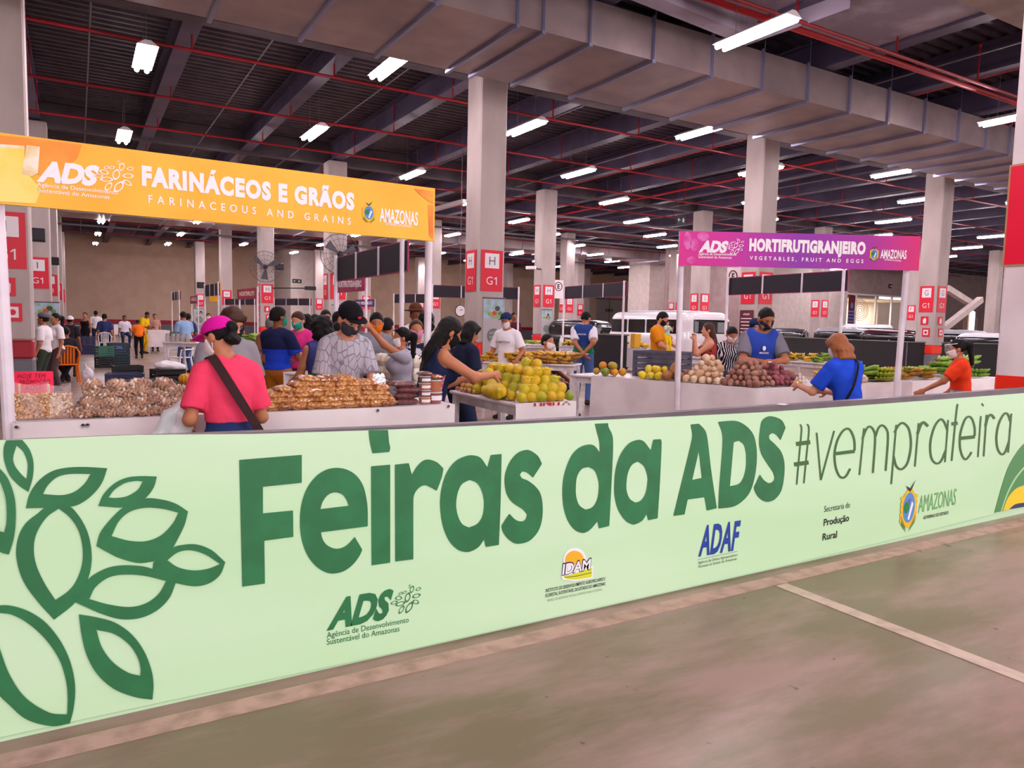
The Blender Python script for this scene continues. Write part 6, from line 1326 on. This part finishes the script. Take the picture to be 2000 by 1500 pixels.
# fruit posters on the columns
def poster(label, x, y, w, z0, z1):
    t = thing('poster_banner', label, 'poster', (x, y, 0)); h = z1-z0
    mb = MB(); mb.box((0, 0, (z0+z1)/2), (w, .015, h)); pn = mb.build('sheet', mat('poster_grey', '#b8b0b4', .55), t)
    mb = MB(); mb.grid(lambda u, v: (-w*.48+w*.96*u, -.0095, z1-h*.26+h*.24*v), 2, 2); mb.build('fruit_print', mat('poster_fruit', '#a9c0dc', .5, '#8fae7c', sc=5, lo=.45, hi=.6), pn)
    for k, (dx, dz, r, c) in enumerate(((-.18, .2, .1, '#8fae3a'), (.02, .19, .11, '#d8402a'), (.16, .13, .12, '#3f4a44'), (.3, .19, .1, '#5f8a4a'), (-.05, .22, .06, '#e0905a'))):
        mb = MB(); mb.ell((dx*w, -.012, z1-h*dz), (r*w, .006, r*w*.9), None, 12, 6); mb.build('fruit_print', mat('print_'+c, c, .5), pn, smooth=True)
    mb = MB(); mb.lathe([(w*.31, 0), (w*.31, .004)], (0, -.01, z1-h*.48), 24, Matrix.Rotation(PI/2, 4, 'X')); sp = mb.build('round_stamp', mat('stamp_grey', '#6f7a70', .6), pn)
    mb = MB()
    for k, tx in enumerate(('PRODUTOS', 'REGIONAIS', 'ADS')): text(mb, tx, (-w*.2, -.016, z1-h*(.45+.05*k)-.02), (w*.2, -.016, z1-h*(.45+.05*k)+.02), h*.025, (0, -1, 0), .01)
    mb.build('stamp_print', mat('poster_pale', '#c9c4c4', .6), sp)
    mb = MB()
    for k, tx in enumerate(('QUALIDADE', 'E ECONOMIA', 'DA TERRA')): text(mb, tx, (-w*.36, -.01, z1-h*(.78+.07*k)), (w*.36, -.01, z1-h*(.78+.07*k)), h*.045, (0, -1, 0), .03)
    mb.build('slogan_print', mat('slogan_brown', '#5a4a48', .6), pn)
    mb = MB(); mb.tube([(-w*.53, -.005, z1), (w*.53, -.005, z1)], .018, 8); mb.build('hanging_rod', M_COND, t)
a, b = at(943, 581, Y=14.68), at(990, 690, Y=14.68); poster('fruit poster with round grey stamp on the nearest central column', (a.x+b.x)/2+.02, 14.782, .56, .35, a.z)
a = at(1070, 605, Y=26.2); poster('fruit poster with round stamp on the second central column', a.x, 26.282, .5, .5, a.z)
a = at(88, 590, Y=26.2); poster('fruit poster behind the beanie wearer at the left', a.x, 26.282, .7, .5, a.z)
a = at(668, 596, Y=26.2); poster('fruit poster on the column behind the black cap', a.x, 26.282, .66, .5, a.z)
a = at(391, 603, Y=60.3); poster('far fruit poster beside the small maroon sign', a.x, 60.782, .8, .4, a.z)
# wall fans, speakers, cameras
M_BLACKP = mat('black_plastic', '#19171b', .5); M_FANW = mat('fan_wire', '#4a444c', .5)
def fan(label, px, py, Y, r):
    c = at(px, py, Y=Y); t = thing('wall_fan', label, 'fan', tuple(c)); n_ = 0
    mb = MB()
    for k in range(18): a = 2*PI*k/18; mb.tube([(0, -.16, 0), (r*.6*math.cos(a), -.15, r*.6*math.sin(a)), (r*math.cos(a), -.05, r*math.sin(a))], .006, 4)
    for q in (.45, .75, 1): mb.tube([(r*q*math.cos(k*PI/16), -.16+.11*(q > .9), r*q*math.sin(k*PI/16)) for k in range(33)], .007 if q < 1 else .014, 5)
    mb.build('cage', M_FANW, t); mb = MB()
    for k in range(3):
        a = 2*PI*k/3+.4; mb.hexa([(.04*math.cos(a), -.07, .04*math.sin(a)), (r*.85*math.cos(a-.25), -.06, r*.85*math.sin(a-.25)), (r*.85*math.cos(a+.3), -.09, r*.85*math.sin(a+.3)), (.05*math.cos(a+.8), -.09, .05*math.sin(a+.8))], [(.04*math.cos(a), -.06, .04*math.sin(a)), (r*.85*math.cos(a-.25), -.05, r*.85*math.sin(a-.25)), (r*.85*math.cos(a+.3), -.08, r*.85*math.sin(a+.3)), (.05*math.cos(a+.8), -.08, .05*math.sin(a+.8))])
    mb.build('blades', M_FANW, t); mb = MB(); mb.ell((0, -.02, 0), (.12, .12, .12), None, 12, 8); mb.build('motor', M_BLACKP, t, smooth=True); mb = MB(); mb.beam((0, .05, 0), (0, .22, -.08), .05); mb.build('bracket', M_BLACKP, t)
fan('round wall fan on the far H column left of the exit sign', 518, 521, CY0+3*CDY-.6, .75); fan('round wall fan on the column at the left end of the black sign back', 664, 497, CY0+2*CDY-.6, .72)
def boxthing(name, label, cat, px, py, Y, d, m, rz=0., tilt=0.):
    c = at(px, py, Y=Y); t = thing(name, label, cat, tuple(c), rz); MB().box((0, 0, 0), d, M=Matrix.Rotation(tilt, 4, 'X'), bev=.02).build('body', m, t); 
    i, j = min(COLS, key=lambda k: (CX0+CDX*k[0]-c.x)**2+(CY0+CDY*k[1]-c.y)**2); q = Vector((CX0+CDX*i, CY0+CDY*j, c.z))-c; M = Matrix.Rotation(-rz, 3, 'Z'); q = M @ q; q = q*max(0, 1-.3/max(q.length, .31)); MB().beam((0, 0, 0), q, .05).build('bracket', M_BLACKP, t); return t
for lb, px, py, Y, w in (('black speaker box right of the wall fan on the far H column', 546, 521, 37.72, .36), ('black speaker box at the left on the tall grey column', 72, 459, 25.5, .42), ('small black speaker on the third left column', 106, 510, 36.8, .36), ('small black speaker on the far left H column', 392, 557, 59.8, .5)):
    q = boxthing('loudspeaker', lb, 'speaker', px, py, Y, (w, .3, w*.9), M_BLACKP)
    MB().box((0, -.16, 0), (w*.8, .02, w*.7)).build('grille', mat('grille', '#2c2a2f', .7), q)
q = boxthing('projector', 'small projector and camera on the pillar right of the exit sign', 'camera', 606, 563, 36, (.5, .3, .18), M_BLACKP); q = boxthing('security_camera', 'white bullet camera on the second central column', 'camera', 1037, 523, 26, (.14, .45, .14), M_WHT, .5)
M_EXG = mat('exit_dark_green', '#16251f', .5)
def exits(label, px, py, Y, w, h, hang=0):
    c = at(px, py, Y=Y); t = thing('exit_sign', label, 'sign', tuple(c)); MB().box((0, 0, 0), (w, .04, h)).build('plate', M_EXG, t); mb = MB()
    mb.box((-w*.22, -.026, 0), (w*.26, .006, h*.07)); mb.prism([(-w*.4, -.024, 0), (-w*.27, -.024, h*.22), (-w*.27, -.024, h*.12), (-w*.34, -.024, 0), (-w*.27, -.024, -h*.12), (-w*.27, -.024, -h*.22)], (0, -.006, 0)); mb.build('arrow', M_SW, t)
    mb = MB(); mb.ell((w*.22, -.026, h*.22), (h*.07, .004, h*.07)); mb.beam((w*.22, -.026, h*.14), (w*.2, -.026, -h*.05), .05*h/.3); mb.beam((w*.2, -.026, -h*.05), (w*.3, -.026, -h*.26), .03); mb.beam((w*.2, -.026, -h*.05), (w*.12, -.026, -h*.2), .03); mb.beam((w*.12, -.026, h*.1), (w*.32, -.026, h*.02), .03); mb.build('running_figure', M_SW, t)
    if hang:
        for s in (-1, 1): MB().tube([(s*w*.4, 0, h/2), (s*w*.4, 0, hang)], .008, 4).build('hanger', M_COND, t)
exits('dark hanging exit sign with arrow above the left end of the purple sign', 1330, 430, 24, .5, .36, 1.9)
exits('dark exit sign on the pale stairwell wall', 580, 549, 61.978, .75, .32); exits('dark exit sign high on the wall above the lit shop', 1739, 559, YW-.05, .5, .35); exits('dark plate on the grey doors behind the microbus', 1190, 606, 67.715, 1.0, .28)
# ================================================================ chairs and crates
def chair(label, loc, rz, m, group=None):
    t = thing('plastic_chair', label, 'chair', loc, rz, group)
    MB().box((0, 0, .43), (.44, .42, .03), bev=.012).build('seat', m, t)
    mb = MB(); mb.tube([(-.21, -.2, .44), (-.23, -.25, .7), (-.17, -.28, .82), (0, -.3, .86), (.17, -.28, .82), (.23, -.25, .7), (.21, -.2, .44)], .02, 8)
    for k in range(5): x = -.12+.06*k; mb.grid(lambda u, v: (x-.02+.04*u, -.2-.09*v, .44+(.4-abs(x)*.25)*v), 1, 3)
    mb.build('backrest', m, t)
    for s in (-1, 1):
        MB().tube([(s*.23, -.25, .66), (s*.26, .0, .66), (s*.25, .18, .64), (s*.23, .2, .44)], .02, 8).build('armrest', m, t)
        for y, dy in ((.19, .03), (-.19, -.05)): MB().tube([(s*.2, y, .43), (s*.24, y+dy, 0)], [.028, .02], 8).build('leg', m, t)
    return t
M_OCH = mat('orange_plastic', '#e8741c', .35); M_WCH = mat('white_plastic', '#efe8ee', .35)
def stand(px, py): return at(px, py, Z=0)
SEATED = [o for o in C.objects if o.name.startswith('person') and 'sitting' in o.get('label', '')]
for o in SEATED:
    lb = o['label']; q = Matrix.Rotation(o.rotation_euler.z, 3, 'Z') @ Vector((0, .0, 0))
    if 'orange plastic chair' in lb: chair('orange plastic armchair with the black tee man sitting on it', (o.location.x+q.x, o.location.y+q.y, 0), o.rotation_euler.z, M_OCH)
    elif 'far white chair' in lb: chair('far white plastic chair under the seated navy vest', (o.location.x, o.location.y, 0), o.rotation_euler.z, M_WCH, 'white plastic chairs')
    elif 'child' in lb: chair('white plastic chair with the black tee child on it', (o.location.x, o.location.y, 0), o.rotation_euler.z, M_WCH, 'white plastic chairs')
    elif 'clerk' in lb: chair('white plastic chair of the far seated clerk', (o.location.x, o.location.y, 0), o.rotation_euler.z, M_WCH, 'white plastic chairs')
for lb, px, py, a in (('empty white plastic chair right of the seated child', 1118, 748, 2.6), ('white plastic chair behind the left aisle boxes, beside the aisle table', 352, 728, 2.2), ('second white plastic chair beside the jar table', 372, 722, 2.6), ('empty white chair left of the grey banana table', 1064, 728, 1.4)):
    p = stand(px, py); chair(lb, (p.x, p.y, 0), a, M_WCH, 'white plastic chairs')
def crate(label, p, d, m, rz=0., z=0., group='plastic crates', name='crate'):
    t = thing(name, label, 'crate', (p.x, p.y, z), rz, group); w, l, h = d; mb = MB(); th = .02
    mb.box((0, 0, .012), (w-.02, l-.02, .02))
    for k in range(4):
        zz = .03+(h-.05)*(k+.5)/4; hh = (h-.05)/4*.72
        for s in (-1, 1): mb.box((0, s*(l/2-th/2), zz), (w-.01, th*.7, hh)); mb.box((s*(w/2-th/2), 0, zz), (th*.7, l-.01, hh))
    for sx in (-1, 1):
        for sy in (-1, 1): mb.box((sx*(w/2-.02), sy*(l/2-.02), h/2), (.045, .045, h))
    mb.build('slatted_body', m, t); mb = MB()
    for s in (-1, 1): mb.box((0, s*(l/2-.01), h-.012), (w, .03, .024)); mb.box((s*(w/2-.01), 0, h-.012), (.03, l, .024))
    mb.build('rim', m, t); return t
CG = mat('green_crate', '#2f6a58', .5); CB = mat('navy_crate', '#252a52', .5); CK = mat('black_crate', '#15141a', .5); CT = mat('dark_teal_crate', '#1f3440', .5); CM = mat('crimson_crate', '#8a1330', .5)
p = stand(204, 718); crate('green crate on top of a dark crate in the left aisle', p, (.42, .36, .31), CG, .3, .33); crate('dark crate under the green crate in the left aisle', p, (.42, .36, .32), CK, .3)
p = stand(232, 717); crate('dark teal crate stacked on another right of the green crate', p, (.56, .4, .36), CT, .1, .37); crate('bottom dark teal crate right of the green crate', p, (.56, .4, .36), CT, .1)
MB().box((p.x-.02, p.y-.21, .6), (.16, .01, .06)).build('crate_label', mat('label_blue', '#2f6ad0', .5), None)
q = C.objects['crate_label']; q.parent = C.objects['crate.002']; q.location = (-(p.x-.02), -(p.y-.21)-.206, -.37); 
p = stand(171, 692); crate('navy crate below the white clothed far table', p, (.55, .45, .34), CB, 0, .35); crate('lower navy crate below the white clothed far table', p, (.5, .45, .34), CB, 0)
p = stand(245, 762); crate('large navy crate in front in the left aisle, leaning open', p, (.72, .45, .36), CB, -.1); 
p2 = stand(262, 752); crate('black crate behind the large navy crate', p2+Vector((-.1, .45, 0)), (.6, .42, .42), CK, .1)
p3 = stand(297, 768); crate('low black crate right of the large navy crate', p3, (.5, .42, .3), CK, .15); crate('black crate stacked behind near the white cloth heap', p3+Vector((.35, .55, 0)), (.6, .42, .46), CK, .2)
p4 = stand(330, 778); crate('crimson crate left of the yellow melon', p4+Vector((-.08, .1, 0)), (.34, .34, .3), CM, .1)
crate('black crate carrying the yellow melon', p4+Vector((.32, .15, 0)), (.36, .36, .24), CK, .1)
q = p4+Vector((.32, .15, .35)); o = solid('melon', [('e', tuple(q), (.14, .12, .115), None)], .015, mat('ribbed_melon', '#e0a01c', .45, '#b9781a', sc=5, kind='wave', stretch=(1, 3, 1))); tag(o, 'yellow ribbed melon on the black crate behind the coral pink tee', 'melon')
p = p3+Vector((.35, .55, .53)); o = solid('cloth_heap', [('e', tuple(p), (.26, .18, .1), None), ('e', (p.x+.2, p.y-.05, p.z-.03), (.16, .14, .07), None)], .02, M_WHT, k=.06, noise=(18, .02)); tag(o, 'heap of white cloth sacks on the black crate in the left aisle', 'cloth')
p = stand(171, 745); o = solid('carrier_bag', [('e', (p.x, p.y, .15), (.14, .12, .16), None), ('c', (p.x, p.y, .25), (p.x-.05, p.y, .42), .05, .02)], .018, M_BAGP, k=.05, noise=(30, .015)); tag(o, 'white plastic bag on the floor right of the orange chair', 'bag')
p = Vector((OX0+.35, 5.5, 0)); crate('black crate on the floor under the orange table', p, (.5, .5, .36), CK, .0)
crate('white basket on the floor at the left end of the orange table', Vector((OX0-.2, 5.75, 0)), (.3, .3, .3), M_WCH, .1, 0, None, 'basket')
o = [C.objects[k] for k in C.objects.keys() if 'dark blue shirt' in C.objects[k].get('label', '')]
q = BLUEMAN['t'].matrix_basis @ Vector(BLUEMAN['hands'][0]); o = solid('carrier_bag', [('b', (q.x, q.y, q.z-.3), (.11, .06, .15), .05), ('c', (q.x, q.y, q.z-.16), (q.x, q.y, q.z+.0), .05, .015)], .015, mat('sky_blue_bag', '#2f80e0', .4, coat=.2), k=.04, noise=(30, .008)); tag(o, 'bright blue carrier bag hanging from the two-tone shirt man\'s left hand', 'bag')
# grey folding crate on the side table
c = C0+nS*1.5+Vector((nS.y, -nS.x, 0))*.6; crate('large grey folding crate standing on the side table of the purple sign stall', c, (.4, .62, .33), mat('grey_crate', '#4b4a5a', .5, '#5d5c6c', sc=6), math.atan2(nS.y, nS.x)-PI/2, .955, None)
# ================================================================ barriers and vehicles further right
M_FAB = mat('black_barrier_cloth', '#1c191d', .7)
def fence(label, A, B, h):
    A, B = Vector((A.x, A.y, 0)), Vector((B.x, B.y, 0)); e = B-A; L = e.length; t = thing('low_fence', label, 'fence', tuple(A), math.atan2(e.y, e.x))
    MB().box((L/2, 0, h*.5), (L, .03, h-.06)).build('cloth_panel', M_FAB, t); MB().box((L/2, 0, h-.015), (L+.1, .08, .04)).build('top_rail', mat('fence_rail', '#6f6a5c', .5), t)
    for k in range(int(L/2.5)+1): MB().box((min(L, 2.5*k), .04, h/2), (.06, .06, h)).build('post', M_RAIL, t)
fence('black cloth barrier in front of the parked cars at the right', at(1522, 657, Z=1.25), at(1775, 667, Z=1.25), 1.25)
a = at(1775, 667, Z=1.25); b = atd(1995, 670, 26.5); fence('black cloth barrier running behind the banana table to the near white column', a, b, 1.25)
fence('dark barrier left of the microbus', atd(1158, 650, 21), atd(1225, 651, 20), 1.35)
M_GLS = mat('car_glass', '#15181d', .06, spec=.8, coat=.5); M_TYRE = mat('tyre', '#161417', .8); M_HUB = mat('hub', '#a9a6ac', .3, metal=.7); M_LAMPR = mat('tail_lamp', '#8e1018', .3, coat=.5); M_LAMPW = mat('head_lamp', '#e6e6ea', .15, coat=.5)
def carpaint(nm, c): return mat(nm, c, .28, coat=.7)
def wheels(t, xs, w, r):
    for x in xs:
        for s in (-1, 1):
            M_ = Matrix.Rotation(PI/2, 4, 'X'); o = MB().lathe([(r*.6, -.1), (r, -.1), (r*1.02, 0), (r, .1), (r*.6, .1)], (x, s*w, r), 20, M_).build('wheel', M_TYRE, t); MB().lathe([(r*.58, -.105), (r*.6, 0), (r*.58, .105)], (x, s*w, r), 14, M_).build('hub_cap', M_HUB, o)
def car(label, px, py, dep, face, m, kind='car', H=1.48, group=None):
    q = atd(px, py, dep); toc = Vector((-q.x, -q.y, 0)).normalized(); rt = Vector((-toc.y, toc.x, 0)); a = math.radians(face); f = toc*math.cos(a)+rt*math.sin(a)
    t = thing('car', label, 'car', (q.x, q.y, 0), math.atan2(f.y, f.x), group)
    H = q.z; z = H/1.48; sub = [(('e', (x, s*.9, .31), (.4, .35, .38), None), .02) for x in (-1.28, 1.3) for s in (-1, 1)]
    low = [('b', (0, 0, .6*z), (2.1, .86, .34*z), .2), ('b', (1.3, 0, .62*z), (.75, .8, .3*z), .2)]; cab = ('b', (-.35 if kind == 'car' else -.5, 0, 1.02*z), (1.25 if kind == 'car' else 1.5, .72, .45*z), .32); roof = ('b', (-.45, 0, 1.3*z), (.85 if kind == 'car' else 1.2, .62, .16*z), .14)
    b = solid('car_body', low+[cab, roof], .045, m, t, k=.14, subs=sub)
    solid('windows', [cab, roof], .045, M_GLS, t, k=.14, infl=.03, cuts=[((0, 0, .97*z), (0, 0, -1)), ((0, 0, 1.33*z), (0, 0, 1))])
    for x in (-.35, ):
        for s in (-1, 1): MB().beam((x, s*.755, .95*z), (x-.05, s*.69, 1.35*z), .08, .04).build('pillar', m, t)
    for s in (-1, 1):
        MB().ell((2.0, s*.62, .68*z), (.1, .2, .09)).build('head_lamp', M_LAMPW, t, smooth=True); MB().ell((-2.05, s*.65, .78*z), (.07, .16, .1)).build('tail_lamp', M_LAMPR, t, smooth=True); MB().ell((.65, s*.92, .98*z), (.08, .1, .07)).build('wing_mirror', m, t, smooth=True)
    wheels(t, (-1.28, 1.3), .78, .32); return t
WHC = carpaint('white_paint', '#e6e2e8'); SLC = carpaint('silver_paint', '#9d9aa2'); BKC = carpaint('black_paint', '#121116'); RDC = carpaint('dark_red_paint', '#3a0f16'); GYC = carpaint('graphite_paint', '#3c3b42')
car('black car parked left of the microbus', 1148, 626, 31, 60, BKC); car('graphite car behind the black car at the far left of the microbus', 1120, 629, 38, 60, GYC)
car('dark grey car behind the fence left of the red banded column', 1545, 642, 40, 85, GYC); car('silver car behind the fence right of the red banded column', 1662, 641, 36, 85, SLC); car('white pickup-like car farthest behind the fence before the lit shop', 1712, 634, 46, 85, WHC, 'suv')
car('dark red car behind the fence left of the right column', 1762, 645, 32.5, 80, RDC); car('silver car right of the right column', 1885, 645, 33, 80, SLC); car('white car at the edge of the near white column', 1960, 652, 30, 70, WHC); car('black car far behind the right column', 1850, 642, 52, 80, BKC, 'suv')
# microbus
q = atd(1302, 640, 24.5); toc = Vector((-q.x, -q.y, 0)).normalized(); rt = Vector((-toc.y, toc.x, 0)); f = (rt*.62+toc*.78).normalized()
t = thing('microbus', 'old white microbus with dark windows parked behind the father and baby', 'van', (q.x, q.y, 0), math.atan2(f.y, f.x), None, 1.06)
bod = [('b', (0, 0, .85), (2.15, .86, .5), .25), ('b', (0, 0, 1.45), (2.08, .8, .5), .3)]
solid('van_body', bod, .05, WHC, t, k=.1, subs=[(('e', (x, s*.9, .33), (.42, .35, .42), None), .02) for x in (-1.3, 1.35) for s in (-1, 1)])
for x0, x1 in ((-1.85, -1.0), (-.9, -.05), (.05, .9), (1.0, 1.6)):
    for s in (-1, 1): MB().box(((x0+x1)/2, s*.815, 1.5), (x1-x0, .03, .42), bev=.012).build('side_window', M_GLS, t)
for s in (1, -1): 
    k = solid('windscreen', [bod[1]], .045, M_GLS, t, infl=.015, cuts=[((s*1.9, 0, 0), (-s, 0, 0)), ((0, 0, 1.27), (0, 0, -1)), ((0, 0, 1.74), (0, 0, 1)), ((0, .66, 0), (0, 1, 0)), ((0, -.66, 0), (0, -1, 0))])
MB().box((0, 0, .47), (4.36, 1.74, .1), bev=.05).build('bumper', mat('van_bumper', '#c9c5cb', .4), t)
for s in (-1, 1): MB().lathe([(.11, 0), (.11, .03), (.06, .05)], (2.13, s*.6, .95), 16, Matrix.Rotation(PI/2, 4, 'Y')).build('head_lamp', M_LAMPW, t)
MB().box((0, 0, 1.97), (2.6, 1.1, .04), bev=.02).build('roof_panel', WHC, t); wheels(t, (-1.3, 1.35), .78, .33)
# yellow box, ring scale, tarpaulin, clock, diagonal braces
q = b6+Vector((-.1, .35, 0)); MB().box((0, 0, 0), (.25, .2, .42), bev=.02).build('yellow_box', mat('yellow_box_paint', '#e0a622', .5), loc=(q.x, q.y, .952+.21)); tag(C.objects['yellow_box'], 'tall yellow box standing left of the father with the baby', 'box')
q = a6+(b6-a6)*.8+Vector((0, .25, 0)); t = thing('ring_scale', 'white ring-topped market scale among the bananas on the grey table', 'scale', (q.x, q.y, .952)); MB().tube([(.16*math.cos(k*PI/12), 0, .25+.16*math.sin(k*PI/12)) for k in range(25)], .018, 6).build('ring', M_WHT, t); MB().box((0, 0, .05), (.2, .14, .1), bev=.02).build('base', M_WHT, t)
t = thing('dial_scale', 'round white dial scale hanging in the far crowd left of the nearest central column', 'scale', tuple(atd(898, 607, 24))); MB().lathe([(.16, -.03), (.19, 0), (.17, .05)], seg=24, M=Matrix.Rotation(PI/2, 4, 'X')).build('dial', mat('dial_white', '#f4f2f4', .4), t); MB().tube([(.18*math.cos(k*PI/12), -.03, .18*math.sin(k*PI/12)) for k in range(25)], .018, 6).build('rim', M_BLACKP, t); MB().box((.03, -.055, .03), (.09, .01, .02)).build('pointer', M_BLACKP, t); z = t.location.z; MB().tube([(0, .0, .18), (0, 0, 7.97-z)], .01, 5).build('hanging_cord', M_COND, t)
q = at(1025, 650, Y=26.5); o = solid('tarpaulin', [('e', (q.x-.25, 28.2, 1.05), (.75, .5, .22), None), ('e', (q.x-.75, 28.2, .95), (.5, .4, .16), None), ('b', (q.x-.25, 28.3, .45), (.9, .5, .45), .05)], .045, mat('blue_tarp', '#2a6fd0', .4, '#3f86e0', sc=4, bump=.5, bsc=6), k=.08, noise=(9, .05)); tag(o, 'blue tarpaulin thrown over a stack left of the second central column', 'tarpaulin')
for k, (a, b) in enumerate((((1848, 563), (1893, 591)), ((1842, 642), (1915, 585)))):
    a, b = atd(a[0], a[1], 35), atd(b[0], b[1], 37); mb = MB(); mb.beam(a, b, .28, .28)
    if k: mb.beam((a.x, a.y, 0), (a.x, a.y, a.z+.1), .3)
    mb.build('diagonal_brace', M_CONC); tag(C.objects['diagonal_brace' if k == 0 else 'diagonal_brace.001'], ('upper' if k == 0 else 'lower')+' diagonal concrete brace between the right hand columns', 'brace')
for o in list(TS.collection.objects): bpy.data.objects.remove(o)
bpy.data.scenes.remove(TS)
bake_all()
